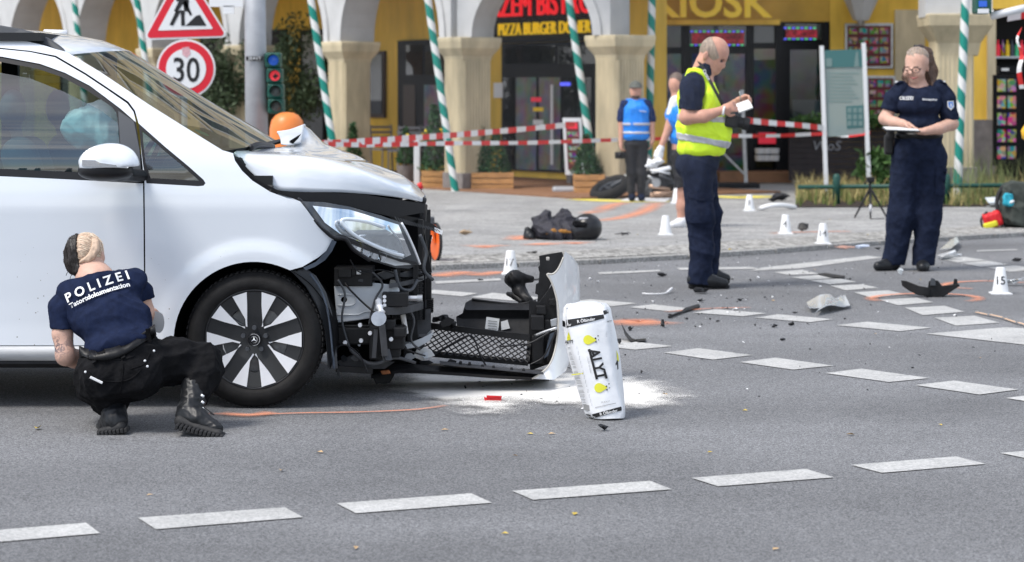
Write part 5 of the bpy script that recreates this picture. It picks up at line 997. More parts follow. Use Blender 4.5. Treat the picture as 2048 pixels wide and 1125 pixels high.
shrub(G(1755, 392, ZS), lambda r: Vector((r.gauss(0, .12), r.gauss(0, .1), r.uniform(.05, .62))), 420, .13, 'herb_green', 'bright green herb growing behind the small tripod', 21, 'green_herb', .3, cat='plant')
shrub(W(1745, 250, 35.2), ball_shape(.4, .15, .1, .05, 7, 3), 500, .08, 'herb_green', 'green planting on top of the dark board screen', 22, 'box_plant', .05, cat='plant')
shrub(W(1618, 250, 35.2), ball_shape(.45, .15, .09, .05, 7, 4), 500, .08, 'herb_green', 'green planting with blossoms left of the info panel post', 23, 'box_plant', .05, cat='plant')
rl = thing('low_rail', 'low dark green rail with stub posts along the verge', 'rail', G(1780, 412, ZS)); Yr_ = 29.0
for x in (1673, 1893, 2110):
    p = Vector((W(x, 300, Yr_).x, Yr_, ZS)); MB().tube([p, p + Vector((0, 0, .36)), p + Vector((0, 0, .40))], [.05, .05, .03], 10).build('post', 'rail_green', rl, True)
MB().tube([Vector((W(1596, 300, Yr_).x, Yr_, ZS + .23)), Vector((W(2300, 300, Yr_).x, Yr_, ZS + .27))], .028, 8).build('bar', 'rail_green', rl, True)
# ------------------------------------------------------------------ torn-off front bumper lying inside up
fb = thing('front_bumper', 'torn-off white front bumper lying inside out on the powder', 'bumper', G(980, 762))
def yb(x, y): return 11.45 + .45 * ((755 - y) / 250) * (0.3 if x < 1060 else .5)
skin = [(1130, 503), (1147, 516), (1157, 530), (1160, 560), (1160, 600), (1156, 650), (1146, 705), (1132, 742), (1108, 760), (1064, 758), (1080, 748), (1096, 734), (1107, 712), (1114, 680), (1117, 645), (1116, 612), (1110, 584), (1102, 562), (1094, 549), (1104, 549), (1113, 543), (1121, 530), (1127, 515)]
sk = MB().panel(skin, lambda p, t: W(p[0], p[1], 11.40 + 1.1 * max(0, (p[0] - 1096) / 70) ** 1.6 * .55 - .10 * max(0, (p[1] - 690) / 70) + t * .012), (), 8).build('bumper_skin', mat('bumper_white', (.78, .79, .80), .3, coat=.6, var=.04, vs=6), fb, True, auto=45)
MB().tube(spline([W(x, y, 11.395 - .1 * max(0, (y - 690) / 70)) for x, y in skin[9:]] , 3), .005, 6).build('skin_edge', mat('torn_edge', (.5, .48, .44), .7), fb, True)
plate('inner_carrier', [(1058, 600), (1078, 604), (1104, 570), (1112, 600), (1115, 645), (1112, 690), (1100, 728), (1060, 742), (1058, 700)], 11.55, .03, 'plastic_black', fb, step=16, bevel=.003)
def blk(name, x0, y0, x1, y1, Y, d, mt='plastic_black', bv=.006): return pbox(MB(), x0, y0, x1, y1, Y, d).build(name, mt, fb, bevel=bv)
for x0, y0, x1, y1, Y in ((1062, 632, 1088, 662, 11.46), (1072, 612, 1092, 630, 11.5), (1098, 598, 1110, 612, 11.5), (1064, 672, 1088, 730, 11.5), (1088, 640, 1100, 668, 11.5), (1094, 680, 1106, 726, 11.48)): blk('clip_block', x0, y0, x1, y1, Y, .08)
plate('bracket', [(1078, 512), (1094, 509), (1124, 504), (1127, 512), (1121, 530), (1112, 544), (1100, 550), (1104, 565), (1092, 590), (1084, 608), (1074, 607), (1076, 590), (1070, 588), (1072, 568), (1077, 566), (1079, 545), (1076, 535), (1080, 530)], 11.58, .05, 'plastic_black', fb, [[(1092, 514), (1099, 514), (1099, 521), (1092, 521)]], bevel=.004)
plate('baffle_panel', [(943, 599), (948, 598), (1000, 606), (1040, 608), (1072, 601), (1074, 625), (1070, 640), (1064, 668), (1052, 676), (1026, 672), (970, 664), (914, 656), (912, 634), (925, 627), (931, 606)], lambda x, y: 11.75 - .1 * (y - 600) / 70 - .05 * max(0, 1 - abs(y - 620) / 14), .02, 'plastic_black', fb, step=10, smooth=True)
MB().tube(spline([W(x, y, 11.74) for x, y in ((944, 599), (1000, 606), (1040, 608), (1072, 602))], 5), .006, 6).build('baffle_lip', 'plastic_black', fb, True)
plate('parts_sticker', [(973, 634), (999, 638), (996, 662), (970, 658)], 11.655, .003, 'paper', fb); plate('parts_sticker', [(1002, 644), (1015, 640), (1020, 657), (1003, 661)], 11.655, .003, 'paper', fb)
tx = mat('print_grey', (.3, .3, .3), .8)
for i in range(4): plate('print_line', [(976, 641 + i * 5), (994, 643 + i * 5), (994, 644.5 + i * 5), (976, 642.5 + i * 5)], 11.652, .001, 'print_grey', fb)
mg = MB(); a_, b_, c_, d_ = (862, 652), (1060, 676), (1056, 726), (842, 706)
def gq(u, v): return (lerp(lerp(a_[0], b_[0], u), lerp(d_[0], c_[0], u), v), lerp(lerp(a_[1], b_[1], u), lerp(d_[1], c_[1], u), v))
NX, NY = 15, 5
for i in range(-NY, NX):
    for s_ in (1, -1):
        pts = []
        for j in range(NY * 2 + 1):
            u = (i + j / 2) / NX if s_ > 0 else (i + NY - j / 2) / NX
            if 0 <= u <= 1: pts.append((u, j / (NY * 2)))
        if len(pts) > 1: mg.tube([W(*gq(*q), 11.6 - .18 * q[1]) for q in (pts[0], pts[-1])], .0036, 5)
tag(mg.build('mesh_grille', 'trim_black', fb), None, kind='stuff')
for p, q in ((a_, b_), (d_, c_), (b_, c_)): MB().bar(W(*p, 11.58), W(*q, 11.5), .02, .03).build('grille_frame', 'plastic_black', fb)
for i in range(6): x = 900 + i * 30; blk('clip', x, 655 + i * 3.6, x + 9, 661 + i * 3.6, 11.55, .03)
MB().loft([[W(x, y + 3, Y), W(x, y + 14, Y - .06), W(x, y + 20, Y - .05), W(x, y + 16, Y + .35), W(x, y - 2, Y + .32)] for x, y, Y in spline([(742, 738, 11.3), (800, 727, 11.3), (900, 731, 11.3), (1000, 738, 11.32), (1098, 742, 11.4)], 4)]).build('lower_lip', 'plastic_black', fb, True, auto=35)
for x, y in ((918, 726), (936, 728), (962, 733), (984, 735), (1020, 739), (1044, 741)): blk('clip', x, y - 3, x + 6, y + 5, 11.26, .03)
MB().bar(W(880, 726, 11.27), W(1086, 746, 11.3), .1, .006, (0, 0, 1)).build('grey_trim', 'plastic_dusty', fb)
bp2 = SD().chain([W(1018, 560, 11.9), W(1030, 556, 11.85), W(1062, 558, 11.85)], [.03, .04, .022], .02).chain([W(1020, 562, 11.9), W(1040, 582, 11.85), W(1058, 600, 11.8)], [.02, .035, .025], .02); sdbuild('bent_duct', bp2, 'plastic_black', fb, .008, fold=.006, fscale=40)
sdbuild('bent_duct', SD().chain([W(1016, 588, 11.9), W(1030, 592, 11.85), W(1042, 603, 11.8)], [.012, .02, .014], .01), 'plastic_black', fb, .006)
for pts in ([(850, 718), (900, 690), (935, 672), (948, 678), (960, 710), (972, 732)], [(1112, 662), (1100, 690), (1085, 716), (1060, 730)], [(1000, 694), (1040, 690), (1062, 686), (1100, 664)]): MB().tube(spline([W(x, y, 11.38) for x, y in pts], 6), .0045, 6).build('cable', 'trim_black', fb, True)
MB().tube(spline([W(1070, 672, 11.42), W(1090, 664, 11.4), W(1114, 656, 11.38)], 4), .008, 6).build('metal_rod', 'steel', fb, True); plate('metal_strap', [(1100, 668), (1110, 664), (1096, 712), (1088, 718)], 11.42, .01, 'plastic_blue', fb)
plate('sensor', [(1100, 640), (1114, 636), (1114, 652), (1102, 654)], 11.4, .03, 'steel', fb, bevel=.004)
for ol, mt_ in (([(878, 646), (896, 634), (910, 640), (900, 652), (884, 656)], 'plastic_black'), ([(808, 690), (822, 668), (832, 672), (820, 712), (806, 720)], 'plastic_black'), ([(884, 734), (900, 718), (914, 722), (904, 738)], 'plastic_black'), ([(740, 745), (760, 735), (790, 748), (780, 766), (752, 768)], 'plastic_black'), ([(838, 690), (862, 700), (870, 712), (844, 722), (826, 714)], 'paper')): plate('broken_piece', ol, 11.36, .025, mt_, fb, bevel=.003)
sdbuild('crumpled_duct', SD().chain([W(868, 640, 11.5), W(885, 636, 11.5), W(905, 648, 11.45)], [.015, .022, .02], .01), 'plastic_black', fb, .006, fold=.01, fscale=60, seed=2)
plate('rust_fragment', [(760, 742), (778, 740), (782, 748), (764, 750)], 11.2, .02, 'copper_rust', fb, bevel=.004)
# ------------------------------------------------------------------ oil binder sack
bag = thing('binder_sack', 'leaning white oil binder sack with black bands and yellow drops', 'sack', G(1208, 838)); YG = G(1208, 838).y
mat('sack_white', (.76, .77, .79), .38, coat=.15, bump=.45, bs=8, bdist=.02, var=.02, vs=4); mat('drop_yellow', (.70, .68, .05), .45)
# rows: pixel y, left edge, fold edge between the two faces, right edge of the front, far right edge
BR = [(608, 1134, 1142, 1203, 1211), (616, 1128, 1137, 1210, 1219), (624, 1127, 1136, 1212, 1222), (636, 1126, 1136, 1214, 1224), (660, 1128, 1140, 1217, 1230), (700, 1133, 1147, 1222, 1238), (740, 1144, 1160, 1228, 1243), (780, 1155, 1172, 1236, 1247), (810, 1165, 1178, 1244, 1248.5), (828, 1170, 1182, 1247, 1249.5), (838, 1176, 1190, 1246, 1249)]
def byd(y): return YG - .0 - .05 * (y - 612) / 226
rows = []
for y, a, b, c, d in BR:
    Y = byd(y); top_ = max(0, (640 - y) / 28) * .03; ring_ = []
    for u in (0, .5, 1): ring_.append(W(lerp(a, b, u), y, Y + lerp(.10, .015, u) + top_))
    for u in (.2, .4, .6, .8, 1): ring_.append(W(lerp(b, c, u), y - 2 * u + 1, Y + .012 - .028 * math.sin(math.pi * u) + top_))
    for u in (.5, 1): ring_.append(W(lerp(c, d, u), y - 2, Y + lerp(.02, .12, u) + top_))
    for u in (.25, .5, .75): ring_.append(W(lerp(d, a, u), y - 2, Y + .15 + .03 * math.sin(math.pi * u) - top_))
    rows.append(ring_)
ci = [spline([r[k] for r in rows], 4) for k in range(len(rows[0]))]
rows2 = [spline([ci[k][i] for k in range(len(ci))], 3, True) for i in range(len(ci[0]))]
body = MB().loft(rows2).build('sack_body', 'sack_white', bag, True, auto=60)
plate('top_fold', [(1132, 616), (1146, 607), (1160, 603), (1190, 603), (1204, 606), (1210, 616), (1190, 622), (1150, 624)], YG + .04, .05, 'sack_white', bag, step=8, smooth=True, bevel=.012)
from mathutils.bvhtree import BVHTree
bv_ = BVHTree.FromPolygons([tuple(p) for r in rows2 for p in r], [f for f in MB().loft(rows2, caps=False).f])
EYE = Vector((0, 0, H))
def onbag(x, y, off):
    d = (W(x, y, YG) - EYE).normalized(); h = bv_.ray_cast(EYE, d)[0]
    if h is None: h = W(x, y, YG + .05)
    return h - Vector((0, off, 0))
def bprint(name, ol, mt, step=4, off=.003, back=False): return MB().panel(ol, lambda p, t: onbag(p[0], p[1], off - t * .002), (), step, back=back).build(name, mt, bag)
bprint('black_band', [(1132, 640), (1207, 629), (1208.5, 637), (1133, 656)], 'lettering_black'); bprint('black_band', [(1124.5, 641), (1130, 643), (1130.5, 655), (1125, 653)], 'lettering_black', 3); bprint('black_band', [(1206, 622), (1216, 619), (1217.5, 627), (1208, 630)], 'lettering_black', 3); bprint('black_band', [(1171, 828), (1180, 830), (1247, 812), (1247.5, 820), (1182, 838), (1174, 836)], 'lettering_black', 5)
def btext(s, size, x, y, ang, mt, sx=1, bold=0, shear=0, off=.0055, sh=0):
    ca, sa = math.cos(math.radians(ang)), math.sin(math.radians(ang))
    return text('print', s, size, None, mt, bag, 0, bold, 'CENTER', lambda c: onbag(x + c.x * ca + c.y * sa, y + c.x * sa - c.y * ca + sh * c.x, off), shear, sx)
btext('R Ölbinder', 8.5, 1172, 641, -9.5, 'lettering_white', .95, .12); btext('der', 7, 1138, 650, -8, 'lettering_white', .9, .1); btext('R Ölbinder', 8.5, 1217, 825, -13, 'lettering_white', .95, .12); btext('binder', 6.5, 1180, 833, 8, 'lettering_white', .9, .1)
btext('ALYT', 31, 1194, 728, 74, 'lettering_black', .86, .9, .1); bprint('print_bar', [(1176, 699), (1180.5, 698), (1196, 758), (1191.5, 760)], 'lettering_black', 5); btext('®', 8, 1211, 754, 74, 'lettering_black'); bprint('print_bar', [(1231, 728), (1236, 716), (1237, 738), (1235, 740), (1234, 728), (1232, 732)], 'lettering_black', 3)
def drop(x, y, r, ang):
    ol = []
    for i in range(20):
        a = 2 * math.pi * i / 20; k = r * (1 if abs(a - math.pi) > 0 else 1); px, py = math.cos(a) * r, math.sin(a) * r
        if math.cos(a) > 0: px *= 1 + .75 * math.cos(a) ** 3; py *= 1 - .35 * math.cos(a) ** 3
        ca, sa = math.cos(math.radians(ang)), math.sin(math.radians(ang)); ol.append((x + px * ca - py * sa, y + px * sa + py * ca))
    bprint('drop_print', ol, 'drop_yellow', 4)
    for dx, dy, q in ((15, -3, 1.9), (20, -8, 1.4), (21, 0, 1.1), (16, 4, 1.6)): bprint('splash_dot', [(x + dx + q * math.cos(i * .9), y + dy + q * math.sin(i * .9)) for i in range(7)], 'lettering_black', 0)
drop(1176, 680, 9.5, 2); drop(1198, 776, 9.5, -2); bprint('drop_print', [(1134, 675), (1137, 664), (1140, 672), (1141, 680), (1134, 682)], 'drop_yellow', 3); btext('ALYT', 8.5, 1138, 684, -4, 'lettering_black', .8, .3); bprint('drop_print', [(1233, 700), (1237, 712), (1238, 724), (1234, 720)], 'drop_yellow', 3)
for i in range(13):
    y = 695 + i * 9.5; x0 = 1132 + max(0, (y - 690)) * .26
    for j in range(3 if i % 4 else 2): bprint('text_line', [(x0 + 2, y + j * 2.6), (x0 + 21, y - 1 + j * 2.6), (x0 + 21, y - .2 + j * 2.6), (x0 + 2, y + .8 + j * 2.6)], 'print_grey', 0)
bprint('heading_line', [(1143, 749), (1166, 746), (1166, 748), (1143, 751)], 'drop_yellow', 0); bprint('barcode', [(1166, 808), (1178, 811), (1179, 822), (1168, 820)], tx, 0)
btext('SILIKALIT', 4.6, 1211, 804, -8, 'print_grey', .95); bprint('text_line', [(1190, 815), (1232, 806), (1232, 807), (1190, 816)], 'print_grey', 4); btext('A Universal - Ölbindemittel', 3.4, 1178, 730, 77, 'print_grey', .9)
for i in range(4): bprint('text_line', [(1213, 664 + i * 3), (1222, 661 + i * 3), (1222, 662 + i * 3), (1213, 665 + i * 3)], 'print_grey', 0)
btext('ALYT', 5, 1219, 643, -5, 'lettering_black', .8)
# ------------------------------------------------------------------ numbered marker cones
mat('cone_white', (.74, .745, .75), .5, var=.03, vs=12)
def cone(px, py, num, label, first=[None]):
    z = ZS if py < 500 else 0; p = G(px, py, z)
    t = thing('evidence_marker', label, 'marker', p, 'white numbered evidence markers')
    for nm, rg in (('cone', [(.062, .012), (.034, .19), (.03, .196), (.0, .197)]), ('base', [(0, 0), (.105, 0), (.105, .008), (.065, .014), (0, .014)])): o = MB().lathe(rg, 4 if nm == 'base' else 16, Matrix.Rotation(math.radians(45), 4, 'Z') if nm == 'base' else None).build(nm, 'cone_white', t, nm == 'cone', auto=30); o.matrix_parent_inverse = Matrix()
    if num:
        def fn(c): r = lerp(.062, .034, (c.y - .012) / .178); return Vector((r * 1.03 * math.sin(c.x / r), -r * 1.03 * math.cos(c.x / r), c.y))
        o = text('number', num, .085, None, 'lettering_black', t, 0, .0008, 'CENTER', lambda c: fn(Vector((c.x - .012, c.y + .1, 0)))); o.matrix_parent_inverse = Matrix()
cone(1021, 549, '17', 'white marker cone on the road just behind the torn-off bumper'); cone(1331, 470, None, 'white blank-faced marker cone beside the white trainer'); cone(1571, 468, '4', 'white marker cone numbered 4 beside a black fragment'); cone(1646, 488, '14', 'white marker cone numbered 14 near the kerb'); cone(1499, 422, '3', 'white marker cone behind the man in yellow vest near the verge'); cone(1353, 407, None, 'white marker cone between the man in blue vest and yellow vest'); cone(2001, 588, '15', 'nearest white marker cone numbered 15 at the right edge')
# ------------------------------------------------------------------ loose wires and torn bits in the open nose of the van
rw = random.Random(11)
for k, pts in enumerate(([(676, 560), (690, 590), (684, 640), (700, 700)], [(745, 545), (765, 570), (750, 600), (738, 650)], [(790, 540), (800, 575), (822, 580), (835, 560)], [(760, 650), (790, 680), (815, 700), (850, 712)], [(700, 700), (740, 728), (790, 716), (830, 726)], [(840, 470), (852, 505), (848, 540), (866, 560)], [(700, 520), (720, 545), (760, 540), (800, 552)], [(812, 610), (828, 640), (822, 680), (840, 700)], [(668, 700), (690, 690), (720, 712), (735, 745)])):
    MB().tube(spline([W(x, y, 10.93 + .25 * max(0, (x - 740) / 110) - .03 * (k % 3)) for x, y in pts], 6), rw.choice((.004, .006, .009)), 6).build('loose_wire', rw.choice(('trim_black', 'plastic_dusty', 'trim_grey')), van, True)
for k in range(34):
    x, y = rw.uniform(672, 855), rw.uniform(545, 730); Y = 11.0 + .3 * max(0, (x - 740) / 110) + rw.uniform(-.02, .1); w_, h_ = rw.uniform(6, 20), rw.uniform(4, 14)
    if 670 < x < 765 and 572 < y < 640: continue
    n_ = rw.randint(5, 7); ol = [(x + w_ * rw.uniform(.5, 1) * math.cos(a), y + h_ * rw.uniform(.5, 1) * math.sin(a)) for a in [2 * math.pi * i / n_ for i in range(n_)]]; tl = rw.uniform(-.004, .004)
    MB().panel(ol, lambda p, t: W(p[0], p[1], Y + (p[0] - x) * tl + t * .012)).build('torn_bit', rw.choice(('plastic_black', 'plastic_dusty', 'trim_black', 'trim_grey', 'primer_grey')), van, bevel=.002)
for i in range(22): pbox(MB(), 784 + i * 2.8, 560, 785.2 + i * 2.8, 640, 11.28, .03).build('cooler_fin', 'plastic_dusty', van)
plate('bent_slam_panel', [(752, 548), (772, 541), (800, 546), (838, 538), (846, 546), (820, 556), (790, 554), (768, 560)], lambda x, y: 11.06 + .12 * (x - 750) / 100, .02, 'plastic_dusty', van, step=10, smooth=True, bevel=.004)
plate('bonnet_lining', [(560, 384), (640, 387), (720, 390), (790, 399), (846, 408), (838, 420), (800, 424), (740, 408), (660, 398), (580, 392)], lambda x, y: 11.0 + .5 * max(0, (x - 700) / 150), .01, 'seam_dark', van, step=16)
plate('crumpled_edge', [(800, 402), (818, 398), (846, 408), (852, 418), (836, 414), (820, 420), (808, 410)], 11.5, .012, 'plastic_black', van, bevel=.003)
# ------------------------------------------------------------------ people
def skin(name, c): return mat(name, c, .5, var=.10, vs=22, spec=.35, sss=.08)
skin('skin_fair', (.56, .34, .26)); skin('skin_ruddy', (.55, .29, .21)); skin('skin_tattoo', (.56, .35, .27))
mat('navy_knit', (.010, .016, .042), .85, var=.25, vs=30, bump=.6, bs=9, bdist=.02, spec=.12); mat('navy_cotton', (.012, .017, .036), .85, var=.3, vs=20, bump=.5, bs=11, bdist=.02, spec=.12); mat('navy_blue', (.014, .026, .085), .8, var=.2, vs=20, bump=.4, bs=10, bdist=.015, spec=.12)
mat('denim_black', (.006, .006, .007), .85, spec=.15, var=.35, vs=24, bump=.8, bs=10, bdist=.03); mat('boot_leather', (.010, .011, .013), .42, spec=.4, var=.3, vs=20, bump=.1, bs=28); mat('rubber_sole', (.016, .016, .017), .7, var=.3, vs=30); mat('belt_leather', (.008, .008, .009), .42, spec=.3)
mat('hair_dark', (.018, .014, .012), .5, var=.5, vs=60, stretch=(1, 1, .15), bump=.6, bs=80, bdist=.006); mat('hair_blond', (.50, .36, .26), .5, var=.28, vs=60, stretch=(1, 1, .2), bump=.6, bs=80, bdist=.006); mat('hair_brown', (.085, .05, .034), .45, var=.5, vs=50, stretch=(1, 1, .1), bump=.5, bs=80, bdist=.006); mat('hair_grey', (.33, .25, .19), .6, var=.4, vs=70, stretch=(1, 1, .1), bump=.5, bs=80, bdist=.006); mat('hair_short', (.13, .09, .07), .6, var=.35, vs=80)
mat('vest_yellow', (.62, .86, .02), .65, emit=.06, var=.08, vs=12, bump=.4, bs=9, bdist=.015); mat('vest_blue', (.01, .22, .75), .65, var=.1, vs=10, bump=.4, bs=9, bdist=.015); mat('reflective', (.5, .5, .52), .35, .2, var=.1, vs=40); mat('white_cloth', (.7, .7, .71), .8, var=.06, vs=20, bump=.3, bs=20)
mat('charcoal', (.02, .02, .023), .85, var=.3, vs=20); mat('cap_grey', (.10, .105, .09), .8, var=.3, vs=30); mat('dark_lens', (.01, .01, .012), .1, coat=1); mat('lip', (.42, .14, .12), .5)
# tattoo ink on the forearm
_nt, _b, _l = nodes(MT['skin_tattoo']); _t = _nt.nodes.new('ShaderNodeTexCoord').outputs['Object']
_vm = _nt.nodes.new('ShaderNodeVectorMath'); _vm.operation = 'DISTANCE'; _l(_t, _vm.inputs[0]); _vm.inputs[1].default_value = W(122, 697, 10.12)
_nz = _nt.nodes.new('ShaderNodeTexNoise'); _nz.inputs['Scale'].default_value = 42; _nz.inputs['Detail'].default_value = 4; _nz.inputs['Distortion'].default_value = 1.5; _l(_t, _nz.inputs['Vector'])
_mr = _nt.nodes.new('ShaderNodeMapRange'); _mr.inputs['From Min'].default_value = .075; _mr.inputs['From Max'].default_value = .02; _l(_vm.outputs['Value'], _mr.inputs[0])
_ad = _nt.nodes.new('ShaderNodeMath'); _ad.operation = 'MULTIPLY'; _l(_mr.outputs[0], _ad.inputs[0]); _nr = _nt.nodes.new('ShaderNodeMapRange'); _nr.inputs['From Min'].default_value = .42; _nr.inputs['From Max'].default_value = .56; _l(_nz.outputs['Fac'], _nr.inputs[0]); _l(_nr.outputs[0], _ad.inputs[1])
_mx = _nt.nodes.new('ShaderNodeMixRGB'); _mx.inputs[2].default_value = (.035, .045, .07, 1); _l(_ad.outputs[0], _mx.inputs[0]); _l(_b.inputs['Base Color'].links[0].from_socket, _mx.inputs[1]); _l(_mx.outputs[0], _b.inputs['Base Color'])
def bvh(o):
    me = o.data; return BVHTree.FromPolygons([tuple(v.co) for v in me.vertices], [tuple(p.vertices) for p in me.polygons])
def onto(bv, Yd):
    def f(x, y, off):
        h = bv.ray_cast(EYE, (W(x, y, Yd) - EYE).normalized())[0]
        if h is None: h = W(x, y, Yd)
        return h - Vector((0, off, 0))
    return f
def ptext(s, size, x, y, ang, mt, parent, surf, sx=1, bold=0, bend=0, off=.004, name='lettering'):
    ca, sa = math.cos(math.radians(ang)), math.sin(math.radians(ang))
    return text(name, s, size, None, mt, parent, 0, bold, 'CENTER', lambda c: surf(x + c.x * ca + (c.y - bend * c.x * c.x) * sa, y + c.x * sa - (c.y - bend * c.x * c.x) * ca, off), 0, sx)
def hand(sd, w, d, n, s=1.0, curl=.5, thumb=1):
    # wrist point, finger direction, palm normal (fingers curl towards it)
    w = Vector(w); d = Vector(d).normalized(); n = Vector(n); n = (n - d * n.dot(d)).normalized(); sd_ = d.cross(n)
    sd.rc(w, w + d * .045 * s, .024 * s, .028 * s, .012); sd.bx(w + d * .055 * s, (.04 * s, .036 * s, .014 * s), np.array([list(d), list(sd_), list(n)]).T, .012 * s, .012)
    for i, (o, l) in enumerate(((-.030, .062), (-.010, .075), (.011, .070), (.030, .055))):
        b = w + d * .09 * s + sd_ * o * s; c = curl * (1 + .1 * i); m = b + (d * math.cos(c) + n * math.sin(c)) * l * .55 * s; e = m + (d * math.cos(c * 2.1) + n * math.sin(c * 2.1)) * l * .5 * s
        sd.rc(b, m, .0098 * s, .0088 * s, .006).rc(m, e, .0088 * s, .0075 * s, .004)
    b = w + d * .03 * s - sd_ * .03 * s * thumb; m = b + (d * .7 - sd_ * .6 * thumb + n * .5).normalized() * .04 * s; sd.rc(b, m, .013 * s, .0105 * s, .008).rc(m, m + (d * .9 + n * .35).normalized() * .032 * s, .0105 * s, .0085 * s, .004)
# ---- crouching officer seen from behind
ko = thing('person', 'crouching officer with navy POLIZEI shirt and half blond braided hair beside the wheel', 'person', G(240, 868))
Y1 = 10.2; P = lambda x, y, d=0: W(x, y, Y1 + d)
sk_ = SD().el(P(170, 512, .14), (.075, .092, .10), k=.03).rc(P(178, 536, .10), P(192, 566, .04), .052, .06, .04).rc(P(192, 566, .06), P(235, 690, -.10), .09, .10, .05)
sk_.el(P(205, 512, .12), (.010, .018, .028), Ry(-12), .008).el(P(150, 530, .14), (.02, .03, .03), k=.02)
sk_.rc(P(190, 590, .06), P(127, 612, .0), .06, .05, .04).chain([P(127, 612), P(125, 668, -.05), P(131, 712, -.08)], [.05, .044, .042], .02).chain([P(131, 712, -.08), P(150, 718, -.02), P(185, 715, .12)], [.042, .040, .028], .02); hand(sk_, P(185, 715, .12), (.6, .8, .1), (0, 0, -1), 1, .8)
sk_.rc(P(200, 585, .06), P(275, 585, .10), .06, .05, .04).chain([P(278, 588, .1), P(290, 626, .12), P(288, 648, .16)], [.05, .042, .04], .02).rc(P(288, 648, .16), P(285, 636, .26), .04, .028, .02); hand(sk_, P(285, 636, .26), (.2, .9, .2), (.3, 0, -1), 1, .9)
sdbuild('body', sk_, 'skin_tattoo', ko, .007)
sh_ = SD().el(P(196, 598, .02), (.185, .125, .13), Ry(12), .05).el(P(222, 640, -.06), (.185, .13, .12), k=.06).el(P(238, 684, -.14), (.163, .128, .07), Ry(-14), .06).rc(P(140, 603, .0), P(262, 575, .08), .062, .062, .05).rc(P(205, 568, .06), P(262, 563, .08), .066, .062, .05).rc(P(185, 560, .06), P(196, 572, .03), .072, .10, .04)
sh_.cut(P(184, 553, .05), (-.25, .25, 1)).cut(P(238, 699, -.14), (.24, 0, -1))
shirt = sdbuild('shirt', sh_, 'navy_knit', ko, .007, fold=.011, fscale=13, seed=5)
sdbuild('sleeve', SD().chain([P(142, 603, .0), P(129, 618, -.01), P(126, 668, -.05)], [.068, .068, .058], .03).cut(P(126, 658, -.05), (-.05, 0, -1)), 'navy_knit', shirt, .007, fold=.005, fscale=24, seed=2)
sdbuild('sleeve', SD().chain([P(255, 578, .07), P(278, 588, .1), P(292, 622, .12)], [.064, .062, .056], .03).cut(P(289, 602, .12), (.25, 0, -1)), 'navy_knit', shirt, .007, fold=.005, fscale=24, seed=3)
pt = SD().el(P(238, 728, -.16), (.19, .155, .135), Ry(-10), .05).el(P(206, 760, -.22), (.108, .12, .108), k=.05).el(P(272, 752, -.21), (.115, .12, .112), k=.05).el(P(238, 702, -.14), (.168, .132, .06), Ry(-14), .04)
pt.chain([P(285, 735, -.15), P(350, 722, -.08), P(405, 722, -.04)], [.11, .096, .085], .05).chain([P(408, 724, -.04), P(408, 745, -.08), P(396, 788, -.15)], [.082, .08, .062], .03).rc(P(210, 765, -.15), P(195, 770, .15), .12, .09, .05).chain([P(200, 770, .1), P(222, 795, -.1), P(226, 815, -.18)], [.08, .075, .055], .04)
pt.cut(P(238, 688, -.14), (-.27, 0, 1))
pants = sdbuild('trousers', pt, 'denim_black', ko, .007, fold=.013, fscale=20, seed=8)
pbv = onto(bvh(pants), 10)
for path in ([(178, 742), (200, 760), (232, 764), (262, 758), (282, 740)], [(205, 712), (240, 720), (270, 712)], [(242, 705), (246, 740), (240, 790)], [(262, 738), (288, 728), (300, 706)]): MB().tube([pbv(x, y, .001) for x, y in [tuple(q)[:2] for q in spline([(a, b, 0) for a, b in path], 5)]], .0035, 5).build('seam', 'denim_black', pants, True)
for x, y in ((308, 702), (295, 733), (290, 722), (171, 744)): p = pbv(x, y, .003); MB().lathe([(0, -.004), (.0055, -.002), (.0055, .004)], 8, frame(p, (1, 0, 0), (0, 0, 1), (0, 1, 0))).build('rivet', 'rim_silver', pants)
bl = [(160, 703), (185, 711), (215, 711), (245, 702), (275, 684), (300, 668), (312, 660)]
rows = []
for x, y, _ in spline([(a, b, 0) for a, b in bl], 5):
    rows.append([pbv(x - 1.5, y - 11, .006), pbv(x, y, .012), pbv(x + 1.5, y + 9, .006)])
o = MB().loft(rows, closed=False).build('belt', 'belt_leather', ko, True); s_ = o.modifiers.new('s', 'SOLIDIFY'); s_.thickness = .008; s_.offset = 1
for x, y in ((188, 712), (246, 703), (298, 670)): MB().bar(pbv(x - 2, y - 13, .016), pbv(x + 2, y + 13, .016), .018, .006, (0, 1, 0)).build('belt_loop', 'denim_black', o)
o = MB().bar(pbv(181, 754, .01), pbv(206, 766, .01), .012, .006, (0, 1, 0)).build('phone', 'white_plain', None, bevel=.003); tag(o, 'white phone edge sticking out of the back trouser pocket', 'phone')
sb = onto(bvh(shirt), 10.2)
ptext('P O L I Z E I', 25, 194, 569, -21, 'lettering_white', shirt, sb, 1.06, .55, .0012, .016); ptext('Tatortdokumentation', 13, 199, 586, -20.5, 'lettering_white', shirt, sb, 1.12, .4, .0012, .016)
hd = SD().el(P(162, 505, .135), (.076, .098, .088), k=.02).el(P(153, 526, .12), (.045, .075, .05), k=.03).rc(P(152, 530, .09), P(158, 542, .06), .036, .03, .03).cut(P(160, 508, .1), (1, 0, .16)); sdbuild('dark_hair', hd, 'hair_dark', ko, .006, fold=.005, fscale=60, seed=4)
hb = SD().el(P(172, 504, .135), (.078, .099, .089), k=.02).cut(P(159.5, 508, .1), (-1, 0, -.16)).cut(P(188, 518, .1), (.42, 0, -1)).rc(P(172, 545, .06), P(160, 556, .02), .022, .010, .02); ho = sdbuild('blond_hair', hb, 'hair_blond', ko, .006, fold=.004, fscale=70, seed=6)
